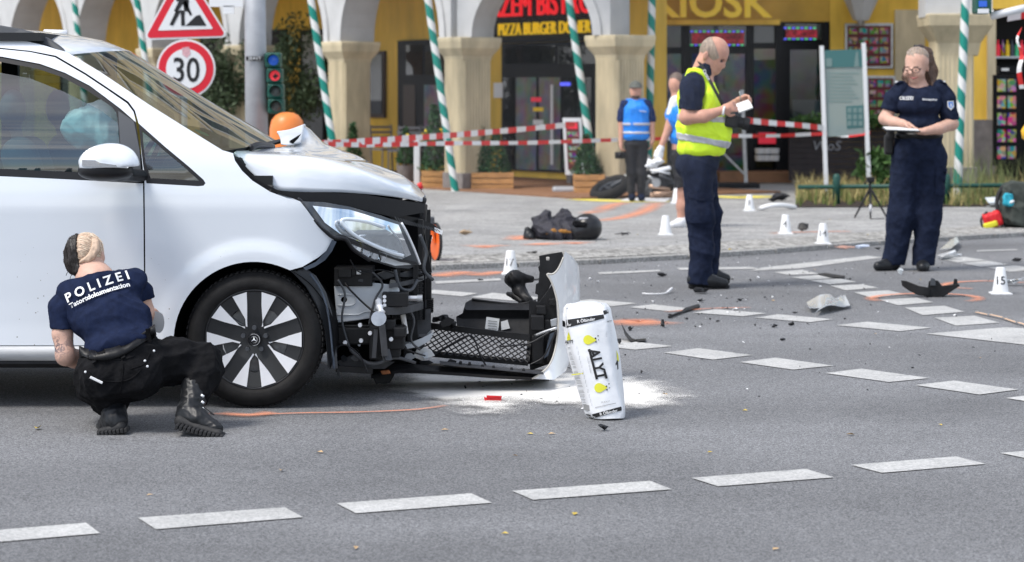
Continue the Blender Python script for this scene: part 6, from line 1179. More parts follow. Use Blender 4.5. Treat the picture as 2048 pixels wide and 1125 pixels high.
hbv = onto(bvh(ho), 10.3); br = [hbv(q.x, q.y, .002) for q in spline([(191, 479, 0), (191, 492, 0), (187, 504, 0), (179, 515, 0), (168, 523, 0)], 7)]; bm_ = SD()
for i, p in enumerate(br): bm_.el(p + Vector((.009 * (1 if i % 2 else -1), -.006, 0)), (.0145, .014, .0085), Ry(40 if i % 2 else -40), .005)
sdbuild('braid', bm_, 'hair_blond', ho, .004)
for a, b, c in (((150, 545), (142, 552), (140, 560)), ((146, 540), (136, 544), (132, 552)), ((204, 535), (211, 545), (207, 552))): MB().tube(spline([P(*a, .1), P(*b, .1), P(*c, .1)], 4), .0018, 4).build('loose_strand', 'hair_dark', ko, True)
def boot(shaft, foot, sole, parent, lace):
    b = SD()
    b.chain(*shaft, .02).chain(*foot, .03); o = sdbuild('boot', b, 'boot_leather', parent, .006, fold=.004, fscale=45, seed=3)
    s_ = SD(); s_.chain(*sole, .012); so = sdbuild('sole', s_, 'rubber_sole', o, .006); return o, so
o, so = boot(([P(388, 776, -.14), P(386, 800, -.18), P(380, 822, -.22)], [.060, .056, .052]), ([P(374, 832, -.24), P(395, 838, -.26), P(432, 858, -.30)], [.052, .045, .032]), ([P(362, 843, -.27), P(395, 856, -.30), P(438, 868, -.33)], [.030, .020, .020]), ko, 1)
for i in range(12): t = i / 11; MB().box(P(lerp(356, 444, t), lerp(852, 873, t), -.33 + .0 * t), (.014, .10, .022), Ry(14)).build('lug', 'rubber_sole', so, bevel=.003)
for i in range(3): MB().tube([P(402 + i * 1, 790 + i * 13, -.235), P(408, 794 + i * 13, -.235)], .006, 6).build('lace_hook', 'rim_silver', o, True)
MB().tube(spline([P(408, 815, -.22), P(418, 822, -.24), P(428, 830, -.25), P(420, 826, -.26)], 4), .0025, 5).build('lace', 'lettering_black', o, True)
o, so = boot(([P(228, 800, -.16), P(228, 825, -.21), P(230, 842, -.24)], [.054, .052, .050]), ([P(232, 844, -.24), P(220, 850, -.18), P(206, 858, -.08)], [.050, .046, .035]), ([P(240, 855, -.275), P(222, 861, -.27), P(203, 866, -.25)], [.028, .024, .022]), ko, 0)
for i in range(8): t = i / 7; MB().box(P(lerp(200, 254, t), lerp(867, 859, t), -.285), (.014, .08, .02), Ry(-12)).build('lug', 'rubber_sole', so, bevel=.003)
pr_ = MB().loft([[P(306 + 11 * math.cos(a) * k + dx, 642 + 21 * math.sin(a) * k + dx * .3, .13 + .02 * math.sin(a)) for a in [i * math.pi / 10 for i in range(20)]] for k, dx in ((.7, -6), (.95, 2), (1, 8), (1, 12))]).build('paper_cup', 'white_plain', None, True, auto=40); tag(pr_, 'rolled white pad held by the crouching officer against the van', 'pad')
# ---- officer in yellow vest writing in a notebook (profile, facing right)
mo = thing('person', 'standing man in yellow reflective vest and navy trousers writing notes', 'person', G(1415, 577)); Y2 = 17.3; P = lambda x, y, d=0: W(x, y, Y2 + d)
b = SD().el(P(1429, 103, 0), (.112, .087, .113), Ry(25), .02).el(P(1434, 125, 0), (.060, .066, .088), Ry(18), .03).el(P(1430, 144, 0), (.036, .042, .024), k=.02).rc(P(1445, 120, 0), P(1447, 133, 0), .009, .0155, .010).rc(P(1447, 116, -.032), P(1447, 116, .032), .013, .013, .012).rc(P(1436, 139, -.018), P(1436, 139, .018), .014, .014, .01).rc(P(1413, 124, -.05), P(1429, 143, -.02), .028, .022, .02).rc(P(1413, 124, .05), P(1429, 143, .02), .028, .022, .02)
b.el(P(1444, 122.5, -.05), (.02, .022, .013), k=.010).minus().el(P(1444, 122.5, .05), (.02, .022, .013), k=.010).minus()
b.el(P(1411, 111, -.089), (.021, .012, .034), Ry(20), .008).el(P(1412, 110, -.102), (.009, .006, .018), Ry(20), .004).minus().rc(P(1409, 126, 0), P(1397, 162, 0), .07, .085, .04).rc(P(1398, 175, 0), P(1402, 300, 0), .12, .14, .05)
b.rc(P(1386, 178, -.15), P(1380, 205, -.2), .06, .055, .03).chain([P(1380, 205, -.2), P(1373, 236, -.22), P(1408, 233, -.24), P(1441, 222, -.22)], [.058, .054, .048, .032], .02); hand(b, P(1442, 221, -.22), (1, .1, .28), (.1, .9, -.1), 1.08, .75)
b.chain([P(1392, 178, .15), P(1392, 235, .2), P(1440, 225, .12), P(1470, 207, .0)], [.058, .05, .044, .03], .02); hand(b, P(1470, 206, .0), (.8, -.2, .35), (.2, -.6, -.5), 1.08, .8, -1)
sdbuild('body', b, 'skin_ruddy', mo, .007)
hr = SD().el(P(1429, 103, 0), (.1145, .0905, .1155), Ry(25), .01).cut(P(1429, 92, 0), (1, 0, .35)).cut(P(1405, 116, 0), (-.35, 0, -1)); sdbuild('hair', hr, 'hair_grey', mo, .006)
for s_ in (-1, 1): sdbuild('eyebrow', SD().rc(P(1448, 117.5, .03 * s_), P(1441, 117, .066 * s_), .006, .005), 'hair_short', mo, .004); MB().lathe([(0, -.011), (.008, -.005), (.008, .005), (0, .011)], 10, Matrix.Translation(P(1443, 122.5, .047 * s_))).build('eye', 'dark_lens', mo, True)
sdbuild('mouth', SD().rc(P(1440, 139, -.014), P(1434, 140.5, -.045), .005, .004), 'lip', mo, .004)
sv = SD().chain([P(1388, 166, -.11), P(1384, 180, -.16), P(1380, 222, -.2)], [.09, .096, .086], .03).cut(P(1380, 220, -.2), (-.1, 0, -1)); sdbuild('shirt_sleeve', sv, 'navy_cotton', mo, .007, fold=.010, fscale=18, seed=3)
sv = SD().chain([P(1390, 166, .11), P(1390, 180, .16), P(1390, 222, .2)], [.09, .096, .086], .03).cut(P(1385, 220, .2), (-.1, 0, -1)); sdbuild('shirt_sleeve', sv, 'navy_cotton', mo, .009)
sdbuild('shirt_collar', SD().rc(P(1408, 130, 0), P(1394, 158, 0), .084, .115, .03).cut(P(1402, 129, 0), (-.55, 0, 1)), 'navy_cotton', mo, .007)
def vest_sd(g=0, hole=True):
    v = SD().el(P(1397, 205, 0), (.165 + g, .215 + g, .21 + g), k=.05).el(P(1404, 255, 0), (.20 + g, .205 + g, .17 + g), Ry(-8), .06).el(P(1400, 296, 0), (.18 + g, .19 + g, .11 + g), k=.06).el(P(1440, 275, 0), (.085 + g, .15 + g, .11 + g), Ry(20), .06).rc(P(1390, 156, -.10), P(1392, 156, .10), .082 + g, .082 + g, .04)
    v.cut(P(1402, 140, 0), (.75, 0, 1)).cut(P(1400, 316, 0), (.10, 0, -1)).cut(P(1350, 312, 0), (-.8, 0, -1)); return v
vv = vest_sd(); vv.rc(P(1386, 172, -.21), P(1384, 205, -.24), .118, .11, .02).minus(); vest = sdbuild('vest', vv, 'vest_yellow', mo, .0075, fold=.010, fscale=15, seed=7)
for y0, y1, tl in ((231, 243, .06), (273, 287, .18)): sdbuild('reflective_band', vest_sd(.008).cut(P(1400, y0, 0), (tl, 0, 1)).cut(P(1400, y1, 0), (-tl, 0, -1)), 'reflective', vest, .0075, fold=.006, fscale=15, seed=7)
pt = SD().el(P(1396, 325, 0), (.168, .17, .12), k=.05).chain([P(1394, 335, -.08), P(1400, 430, -.1), P(1403, 500, -.1), P(1400, 566, -.1)], [.128, .108, .092, .098], .05).chain([P(1402, 335, .09), P(1416, 430, .12), P(1418, 500, .14), P(1416, 552, .16)], [.12, .10, .085, .085], .05).el(P(1378, 330, -.02), (.10, .15, .10), k=.05).cut(P(1400, 309, 0), (0, 0, 1)).cut(P(1400, 567, 0), (-.15, 0, -1))
pants = sdbuild('trousers', pt, 'navy_cotton', mo, .0085, fold=.011, fscale=11, seed=12); pv = onto(bvh(pants), 17.3)
pk = MB().panel([(1376, 388), (1428, 392), (1424, 448), (1380, 446)], lambda p, t: pv(p[0], p[1], .012 - t * .012), (), 7).build('cargo_pocket', 'navy_cotton', pants, True, auto=50)
MB().panel([(1375, 384), (1430, 388), (1430, 394), (1406, 403), (1376, 394)], lambda p, t: pv(p[0], p[1], .02 - t * .01), (), 7).build('pocket_flap', 'navy_cotton', pants, True, auto=50)
for c, d in ((P(1388, 566, -.12), -.12), (P(1410, 556, .16), .16)):
    y_ = 0 if d < 0 else -10; bo = sdbuild('shoe', SD().chain([P(1388 + (14 if d > 0 else 0), 560 + y_, d), P(1420 + (10 if d > 0 else 0), 562 + y_, d), P(1448 + (4 if d > 0 else 0), 567 + y_, d)], [.056, .05, .036], .03), 'boot_leather', mo, .0075); sdbuild('sole', SD().chain([P(1382 + (16 if d > 0 else 0), 573 + y_, d), P(1420 + (8 if d > 0 else 0), 574 + y_, d), P(1456, 574 + y_, d)], [.022, .018, .016], .01), 'rubber_sole', bo, .007)
MB().tube(spline([P(1449, 214, -.25), P(1447, 222, -.262), P(1446, 230, -.25), P(1446, 226, -.2)], 4), .009, 6).build('wristband', 'white_plain', mo, True)
nb = MB().box(P(1488, 213, -.1), (.115, .10, .014), Ry(-20) @ Rx(42)).build('notebook', 'paper', None, bevel=.003); tag(nb, 'small white notebook held by the man in yellow vest', 'notebook')
pn = MB().tube([P(1482, 204, -.05), P(1479, 183, -.08)], [.004, .005], 6).build('pen', 'steel', None, True); tag(pn, 'slim pen held upright over the notebook', 'pen')
cm = thing('camera', 'black camera with lens hanging on the yellow vest', 'camera', P(1470, 244)); MB().box(P(1462, 242, -.06), (.10, .15, .105), Ry(12)).build('camera_body', 'plastic_black', cm, bevel=.012); MB().lathe([(0, -.02), (.042, -.02), (.044, .06), (.05, .065), (.05, .11), (.035, .11), (.03, .09), (0, .09)], 18, frame(P(1470, 243, -.08), (0, 1, 0), (.25, 0, 1), (1, 0, -.25))).build('lens_barrel', 'plastic_black', cm, True, auto=35)
rows = []
for p in spline([P(1398, 124, -.10), P(1408, 140, -.115), P(1424, 170, -.16), P(1442, 204, -.17), P(1456, 234, -.11)], 5): rows.append([p + Vector((-.018, 0, .01)), p + Vector((.018, -.005, -.01))])
MB().loft(rows, closed=False).build('strap', 'lettering_black', cm, True); text('strap_text', 'Canon', .034, frame(P(1413, 150, -.16), (.5, 0, -.86), (.86, 0, .5)), 'lettering_white', cm, .001, .0006)
# ---- officer with tablet facing the street
wo_ = thing('person', 'smiling woman in navy POLIZEI polo and glasses holding a tablet', 'person', G(1815, 541)); Y3 = 19.0; P = lambda x, y, d=0: W(x, y, Y3 + d)
b = SD().el(P(1834, 123, 0), (.100, .105, .108), k=.02).el(P(1830, 144, -.03), (.083, .082, .098), Ry(-4), .03).el(P(1830, 161, -.06), (.042, .04, .030), k=.02).rc(P(1823, 138, -.108), P(1821, 147, -.122), .009, .016, .010).rc(P(1813, 148, -.075), P(1813, 150, -.07), .026, .024, .02).rc(P(1838, 149, -.085), P(1840, 152, -.075), .028, .024, .02).el(P(1855, 137, -.005), (.012, .022, .034), k=.01).rc(P(1836, 160, 0), P(1837, 180, .02), .058, .068, .03).rc(P(1836, 190, .02), P(1837, 290, .02), .12, .13, .05)
b.rc(P(1797, 180, 0), P(1783, 212, 0), .055, .056, .03).chain([P(1783, 212, 0), P(1770, 238, -.02), P(1790, 246, -.14), P(1806, 247, -.22)], [.056, .052, .046, .033], .02); hand(b, P(1806, 247, -.22), (.75, -.35, -.25), (0, -.2, -1), 1.0, .35)
b.rc(P(1880, 180, 0), P(1895, 215, 0), .058, .058, .03).chain([P(1895, 215, 0), P(1903, 248, -.02), P(1878, 258, -.14), P(1850, 263, -.22)], [.058, .056, .048, .033], .02); hand(b, P(1850, 264, -.22), (-1, -.2, .05), (0, -.1, 1), 1.0, .35, -1)
sdbuild('body', b, 'skin_fair', wo_, .0075)
hr = SD().el(P(1838, 126, .045), (.098, .088, .108), k=.02).chain([P(1840, 96, .06), P(1853, 108, .09), P(1864, 142, .05), P(1866, 176, -.02)], [.036, .05, .046, .022], .03).chain([P(1812, 135, .05), P(1810, 155, .03), P(1815, 176, -.02)], [.02, .024, .014], .02).rc(P(1852, 135, .09), P(1856, 168, .06), .06, .045, .04)
ho = sdbuild('hair', hr, 'hair_brown', wo_, .007, fold=.005, fscale=45, seed=2); sdbuild('hair_tie', SD().el(P(1837, 95, .035), (.046, .045, .022), Ry(8)), 'hair_dark', ho, .006, fold=.004, fscale=60)
sdbuild('grey_hairline', SD().el(P(1834, 121, .012), (.106, .112, .116), k=.01).cut(P(1828, 116.5, -.1), (-.12, .35, -1)).cut(P(1834, 120, .03), (0, 1, .2)), 'hair_grey', ho, .006, fold=.003, fscale=60)
gl = MB()
for x, dd in ((1813, -.118), (1831.5, -.128)): gl.lathe([(.0305, -.003), (.036, -.003), (.036, .003), (.0305, .003)], 18, frame(P(x, 141, dd), (1, 0, 0), (0, 0, .68), (0, 1, 0)) @ Matrix.Diagonal((1, .68, 1, 1)), closed=True)
gl.bar(P(1820, 140, -.122), P(1824, 140, -.126), .006); gl.bar(P(1839, 139, -.12), P(1855, 132, .0), .006); o = gl.build('glasses', 'lettering_black', None, True); tag(o, 'dark rimmed glasses worn by the woman with tablet', 'glasses')
for x, dd in ((1813.5, -.092), (1831.5, -.105)): sdbuild('eyebrow', SD().rc(P(x - 5, 134.5, dd - .004), P(x + 5, 134, dd - .004), .004, .004), 'hair_short', wo_, .004); MB().lathe([(0, -.006), (.009, -.003), (.009, .003), (0, .006)], 10, Matrix.Translation(P(x, 141, dd))).build('eye', 'dark_lens', wo_, True)
sdbuild('mouth', SD().chain([P(1820, 154.5, -.112), P(1827, 157.5, -.118), P(1836, 155, -.110)], [.004, .0075, .004], .004), 'lip', wo_, .004)
s3 = SD().el(P(1838, 204, 0), (.215, .145, .15), k=.05).el(P(1836, 212, -.07), (.18, .10, .085), k=.04).el(P(1837, 250, 0), (.215, .15, .11), k=.05).rc(P(1804, 178, .01), P(1876, 176, .01), .072, .072, .04).rc(P(1836, 172, .02), P(1837, 185, .01), .068, .10, .04).cut(P(1836, 171, -.03), (0, -.35, 1)).cut(P(1836, 270, 0), (0, 0, -1)); shirt = sdbuild('polo_shirt', s3, 'navy_cotton', wo_, .0075, fold=.008, fscale=15, seed=4)
sdbuild('sleeve', SD().chain([P(1802, 180, .0), P(1788, 200, 0), P(1776, 226, 0)], [.078, .082, .078], .02).cut(P(1778, 223, 0), (-.35, 0, -1)), 'navy_cotton', shirt, .008, fold=.006, fscale=22)
sl = sdbuild('sleeve', SD().chain([P(1878, 178, .0), P(1892, 200, 0), P(1900, 244, 0)], [.08, .084, .082], .02).cut(P(1899, 241, 0), (.1, 0, -1)), 'navy_cotton', shirt, .008, fold=.006, fscale=22)
sb = onto(bvh(shirt), 18.9); ptext('POLIZEI', 9.5, 1810, 197, 0, 'lettering_white', shirt, sb, 1.0, .1, 0, .012); ptext('Schutzpolizei', 5.6, 1859, 199.5, 2, 'lettering_white', shirt, sb, 1.0, .1, 0, .012)
sb = onto(bvh(sl), 18.9); MB().panel([(1894, 203), (1907, 202), (1908, 214), (1902, 221), (1895, 215)], lambda p, t: sb(p[0], p[1], .004), (), 3, back=False).build('arm_badge', 'lettering_white', shirt, True); MB().panel([(1896.5, 205), (1905, 204), (1906, 212), (1902, 217), (1897.5, 213)], lambda p, t: sb(p[0], p[1], .007), (), 3, back=False).build('badge_field', 'vest_blue', shirt, True); MB().panel([(1900, 207), (1903, 207), (1904, 214), (1900, 214)], lambda p, t: sb(p[0], p[1], .009), (), 0, back=False).build('badge_bear', 'lettering_white', shirt)
for x in (1797, 1884): MB().box(P(x, 165, -.02), (.06, .10, .012), Ry(20 if x > 1850 else -20)).build('epaulette', 'navy_cotton', shirt, bevel=.004); MB().box(P(x + (4 if x > 1850 else -4), 164.5, -.04), (.02, .02, .02)).build('rank_star', 'lettering_white', shirt)
pt = SD().el(P(1838, 302, 0), (.225, .165, .15), k=.05).chain([P(1814, 325, 0), P(1802, 430, -.02), P(1788, 524, 0)], [.135, .11, .098], .05).chain([P(1862, 325, 0), P(1858, 430, -.02), P(1847, 526, -.02)], [.135, .11, .098], .05).el(P(1840, 275, 0), (.20, .15, .06), k=.04).cut(P(1838, 268, 0), (0, 0, 1)).cut(P(1820, 531, 0), (0, 0, -1)); pants = sdbuild('trousers', pt, 'navy_cotton', wo_, .0085, fold=.010, fscale=11, seed=21)
pv = onto(bvh(pants), 18.9); MB().panel([(1872, 335), (1894, 338), (1886, 392), (1870, 390)], lambda p, t: pv(p[0], p[1], .014 - t * .012), (), 6).build('cargo_pocket', 'navy_cotton', pants, True, auto=50)
sdbuild('belt', SD().el(P(1838, 272, 0), (.205, .155, .07), k=.01).cut(P(1838, 263, 0), (0, 0, 1)).cut(P(1838, 279, 0), (0, 0, -1)), 'belt_leather', wo_, .008); hs_ = SD().bx(P(1777, 290, -.02), (.035, .05, .085), rd=.02).bx(P(1781, 270, -.04), (.03, .035, .04), rd=.015); sdbuild('holster', hs_, 'plastic_black', wo_, .008)
for x0, y0, x1, y1, d in ((1788, 531, 1756, 536, 0), (1847, 533, 1845, 538, -.05)): bo = sdbuild('shoe', SD().chain([P(x0, y0 - 2, d), P((x0 + x1) / 2, y0, d - .05), P(x1, y1 - 3, d - .1)], [.055, .05, .04], .03), 'boot_leather', wo_, .008)
tb = thing('tablet', 'tablet held flat in both hands by the smiling woman', 'tablet', P(1800, 262, -.3)); MB().box(P(1802, 260, -.31), (.29, .20, .012), Ry(2) @ Rx(6)).build('case', 'lettering_black', tb, bevel=.004); MB().box(P(1802, 258.2, -.31), (.27, .18, .008), Ry(2) @ Rx(6)).build('sheet', 'paper', tb)
# ---- the two in blue vests further back
def simple_person(label, P, skinm, legs_skin=False):
    return thing('person', label, 'person', G(*P))
bm2 = thing('person', 'bearded man in cap, blue vest and slim black trousers carrying a camera', 'person', G(1272, 403, ZS)); Y5 = G(1272, 403, ZS).y; P = lambda x, y, d=0: W(x, y, Y5 + d)
b = SD().el(P(1271, 182, 0), (.078, .095, .11), k=.02).el(P(1271, 190, -.03), (.06, .06, .065), k=.03).rc(P(1271, 183, -.09), P(1271, 187, -.10), .012, .016, .01).rc(P(1271, 195, 0), P(1271, 205, 0), .055, .06, .03).rc(P(1271, 215, 0), P(1272, 270, 0), .09, .09, .05)
b.chain([P(1249, 213, 0), P(1243, 245, 0), P(1242, 285, -.03)], [.055, .045, .03], .02); hand(b, P(1242, 285, -.03), (0, -.1, -1), (1, 0, 0), 1, .7); b.chain([P(1295, 213, 0), P(1303, 245, 0), P(1305, 278, -.03)], [.055, .045, .03], .02); hand(b, P(1305, 278, -.03), (-.1, 0, -1), (-1, 0, 0), 1, .4)
sdbuild('body', b, 'skin_ruddy', bm2, .010); sdbuild('beard', SD().el(P(1271, 193, -.035), (.062, .06, .045)).cut(P(1271, 188, 0), (0, 0, 1)), 'hair_brown', bm2, .009)
sdbuild('cap', SD().el(P(1271, 175, 0), (.088, .10, .09)).bx(P(1271, 175.5, -.11), (.065, .05, .008), Rx(10), .006, .02).cut(P(1271, 176.5, 0), (0, 0, -1)), 'cap_grey', bm2, .009)
sdbuild('shirt', SD().chain([P(1252, 209, 0), P(1246, 225, 0), P(1243, 238, 0)], [.075, .07, .066], .02).chain([P(1292, 209, 0), P(1299, 225, 0), P(1303, 238, 0)], [.075, .07, .066], .02).rc(P(1252, 209, 0), P(1292, 209, 0), .07, .07, .03).rc(P(1271, 201, 0), P(1271, 210, 0), .07, .09, .03).cut(P(1271, 200, 0), (0, 0, 1)), 'navy_blue', bm2, .010)
def bvest(g): return SD().el(P(1272, 225, 0), (.20 + g, .15 + g, .18 + g), k=.05).el(P(1272, 248, 0), (.19 + g, .15 + g, .16 + g), k=.05).el(P(1272, 270, 0), (.185 + g, .145 + g, .12 + g), k=.05).rc(P(1258, 208, 0), P(1286, 208, 0), .075 + g, .075 + g, .03).cut(P(1272, 281, 0), (0, 0, -1))
vest = sdbuild('vest', bvest(0).rc(P(1271, 196, -.12), P(1271, 212, -.16), .05, .02, .01).minus() if False else bvest(0), 'vest_blue', bm2, .010, fold=.01, fscale=14, seed=3)
for y0, y1 in ((246, 251), (263, 268)): sdbuild('reflective_band', bvest(.008).cut(P(1272, y0, 0), (0, 0, 1)).cut(P(1272, y1, 0), (0, 0, -1)), 'reflective', vest, .010)
o = MB().bar(P(1280, 222, -.16), P(1292, 224, -.14), .03, .008).build('chest_print', 'lettering_white', vest)
sdbuild('trousers', SD().el(P(1272, 288, 0), (.165, .12, .08), k=.04).chain([P(1261, 298, 0), P(1262, 345, 0), P(1263, 392, 0)], [.088, .066, .05], .03).chain([P(1284, 298, 0), P(1283, 345, 0), P(1282, 392, 0)], [.088, .066, .05], .03).cut(P(1272, 278, 0), (0, 0, 1)), 'charcoal', bm2, .010, fold=.008, fscale=18)
for x in (1264, 1283): sdbuild('shoe', SD().chain([P(x, 394, 0), P(x, 397, -.12)], [.052, .045], .02), 'navy_cotton', bm2, .010)
cm2 = thing('camera', 'small black camera in the hand of the man in cap', 'camera', P(1241, 312)); MB().box(P(1240, 311, -.08), (.14, .07, .09)).build('camera_body', 'plastic_black', cm2, bevel=.015); MB().tube([P(1240, 311, -.12), P(1238, 311, -.22)], .035, 12).build('lens_barrel', 'plastic_black', cm2, True)
pb = thing('person', 'person in blue vest and shorts half hidden behind the yellow vest', 'person', G(1362, 455, ZS)); Y6 = G(1362, 455, ZS).y; P = lambda x, y, d=0: W(x, y, Y6 + d)
sdbuild('cropped_hair', SD().el(P(1353, 165, .01), (.085, .10, .11)).cut(P(1352, 166, 0), (-.6, 0, -1)), 'hair_short', pb, .009); b = SD().el(P(1352, 168, 0), (.08, .095, .11), k=.02).rc(P(1353, 185, 0), P(1356, 200, 0), .055, .065, .03).rc(P(1362, 210, 0), P(1368, 290, 0), .12, .13, .05).chain([P(1348, 215, -.05), P(1338, 255, -.05), P(1322, 295, -.08)], [.055, .045, .03], .02)
b.rc(P(1368, 310, 0), P(1372, 350, 0), .13, .12, .05).chain([P(1368, 350, 0), P(1366, 385, 0), P(1364, 412, 0), P(1362, 440, 0)], [.075, .058, .06, .04], .03).chain([P(1385, 350, .1), P(1385, 440, .1)], [.075, .04], .03); hand(b, P(1322, 296, -.08), (-.25, 0, -1), (1, 0, 0), 1, .6); sdbuild('body', b, 'skin_ruddy', pb, .009)
def bv2(g): return SD().el(P(1360, 232, 0), (.155 + g, .19 + g, .19 + g), k=.04).el(P(1366, 275, 0), (.15 + g, .17 + g, .13 + g), k=.05).cut(P(1362, 296, 0), (0, 0, -1)).cut(P(1362, 196, 0), (0, 0, 1))
vest = sdbuild('vest', bv2(0), 'vest_blue', pb, .010, fold=.01, fscale=14); sdbuild('shirt_sleeve', SD().chain([P(1352, 205, -.06), P(1344, 232, -.06)], [.075, .066], .02).cut(P(1343, 232, 0), (-.2, 0, -1)), 'white_cloth', pb, .010)
sdbuild('shorts', SD().el(P(1368, 310, 0), (.155, .16, .12), k=.04).rc(P(1366, 325, 0), P(1366, 378, 0), .11, .10, .04).rc(P(1382, 325, .1), P(1382, 378, .1), .11, .10, .04).cut(P(1366, 376, 0), (0, 0, -1)), 'charcoal', pb, .010, fold=.01, fscale=16)
sdbuild('glove', SD().rc(P(1322, 297, -.08), P(1316, 312, -.08), .042, .05, .02).rc(P(1324, 310, -.1), P(1320, 322, -.1), .022, .018, .015), 'white_cloth', pb, .008, fold=.005, fscale=40)
for x, d in ((1356, 0), (1390, .12)): bo = sdbuild('trainer', SD().chain([P(x + 10, 441, d), P(x + 2, 447, d - .03), P(x - 10, 450, d - .06)], [.05, .048, .038], .03), 'white_cloth', pb, .008); sdbuild('sole', SD().chain([P(x + 12, 453, d), P(x - 12, 453, d - .06)], [.022, .02], .01), 'white_plain', bo, .008)
wb_ = sdbuild('white_mask', SD().el(P(1312, 325, -.12), (.10, .06, .045), Ry(-10)).el(P(1300, 332, -.12), (.06, .05, .03), k=.03), 'white_cloth', None, .010, fold=.02, fscale=30); tag(wb_, 'crumpled white plastic item in the gloved hand', 'bag')
# ---- strands of hair laid along the heads
def strands(ho, n, length, flow, r0, mt, parent, seed, lift=.002, steps=6):
    me = ho.data; bv = bvh(ho); rnd = random.Random(seed); mb = MB(); nv = len(me.vertices)
    for i in range(n):
        v = me.vertices[rnd.randrange(nv)]; p = v.co.copy(); nr = v.normal.copy(); pts = [p + nr * lift]; L_ = length * rnd.uniform(.5, 1.2)
        for k in range(steps):
            d = flow(p) + Vector((rnd.gauss(0, .12), rnd.gauss(0, .12), rnd.gauss(0, .12))); d = d - nr * d.dot(nr)
            if d.length < 1e-4: break
            q = p + d.normalized() * L_ / steps; h = bv.find_nearest(q)
            if h[0] is None: break
            p = h[0]; nr = h[1]; pts.append(p + nr * (lift + .004 * rnd.random() * (k == steps - 1)))
        if len(pts) > 2: mb.tube(pts, [r0 * (1 - .7 * k / len(pts)) for k in range(len(pts))], 4, False)
    return tag(mb.build('hair_strands', mt, parent, True), None, kind='stuff')
HO = {o.name: o for o in bpy.data.objects if o.type == 'MESH'}
mat('strand_brown', (.16, .10, .07), .45); mat('strand_grey', (.42, .35, .30), .5); mat('strand_blond', (.88, .74, .58), .45); mat('strand_dark', (.035, .028, .026), .4)
P = lambda x, y, d=0: W(x, y, 19.0 + d)
_h = [o for o in wo_.children if o.name.startswith('hair')][0]
strands(_h, 420, .14, lambda p: Vector((.25 if p.x > P(1836, 100).x else -.12, .6 if p.z > P(0, 130).z else .05, -.35 if p.z > P(0, 130).z else -1)), .0016, 'strand_brown', _h, 1)
_g = [o for o in _h.children if o.name.startswith('grey')][0]
strands(_g, 220, .08, lambda p: Vector((.15, 1, .5)), .0015, 'strand_grey', _h, 2)
_d = [o for o in ko.children if o.name.startswith('dark_hair')][0]; _bl = [o for o in ko.children if o.name.startswith('blond_hair')][0]
strands(_d, 330, .10, lambda p: Vector((.25, -.1, -1)), .0012, 'strand_dark', _d, 3); strands(_bl, 300, .07, lambda p: Vector((1, -.1, -.35)), .0012, 'strand_blond', _bl, 4)
_m = [o for o in mo.children if o.name.startswith('hair')][0]; strands(_m, 300, .03, lambda p: Vector((-.5, 0, -.8)), .0012, 'strand_grey', _m, 5, .0015, 3)
# ------------------------------------------------------------------ wreckage strewn about
def hull(mb, pts):
    bm = bmesh.new(); vs = [bm.verts.new(p) for p in pts]; r = bmesh.ops.convex_hull(bm, input=vs)
    bmesh.ops.delete(bm, geom=[g_ for g_ in r['geom_interior'] if isinstance(g_, bmesh.types.BMVert)], context='VERTS'); bm.verts.index_update(); bm.verts.ensure_lookup_table()
    mb.add([v.co.copy() for v in bm.verts], [[v.index for v in f.verts] for f in bm.faces]); bm.free()
def scrap(px, py, w, h, seed, mt, name, label, cat, group=None, n=2, flat_=False, z=None):
    z = (ZS if py < 520 - max(0, px - 1200) * .055 else 0) if z is None else z
    r = random.Random(seed); p = G(px, py, z); s_ = p.y / F; W_, H_ = w * s_, h * s_; D_ = min(W_, max(H_ * 1.6, .03)); mb = MB()
    c0 = Vector((0, 0, H_ * .5))
    for i in range(n):
        c = Vector((r.uniform(-.25, .25) * W_, r.uniform(-.2, .2) * D_, H_ * (.5 if n == 1 else r.uniform(.3, .6)))) if i else c0
        k = 1 if i == 0 else r.uniform(.35, .6); ang = r.uniform(-.5, .5); R = Matrix.Rotation(ang, 3, 'Y') @ Matrix.Rotation(r.uniform(0, 3), 3, 'Z')
        e = Vector((W_ * .5 * k, D_ * .5 * k, H_ * .5 * (k if i else (.35 if flat_ else 1))))
        pts = []
        for q in range(11): d = Vector((r.gauss(0, 1), r.gauss(0, 1), r.gauss(0, 1))).normalized(); d = Vector((d.x * e.x, d.y * e.y, d.z * e.z)) * r.uniform(.75, 1.15); d = Matrix.Rotation(ang * .4, 3, 'Y') @ d; v = c + d; v.z = max(.001, v.z); pts.append(p + v)
        hull(mb, pts)
    if n > 1 and W_ > .05: mb.tube([p + Vector((r.uniform(-.3, .3) * W_, 0, .01)), p + Vector((r.uniform(.3, .5) * W_, r.uniform(-.1, .1) * D_, H_ * r.uniform(.5, 1)))], [.004, .002], 5)
    o = mb.build(name, mt); return tag(o, label, cat, group)
SB = 'small black plastic fragment scattered on the road'; GB = 'small black plastic fragments'; SM = []
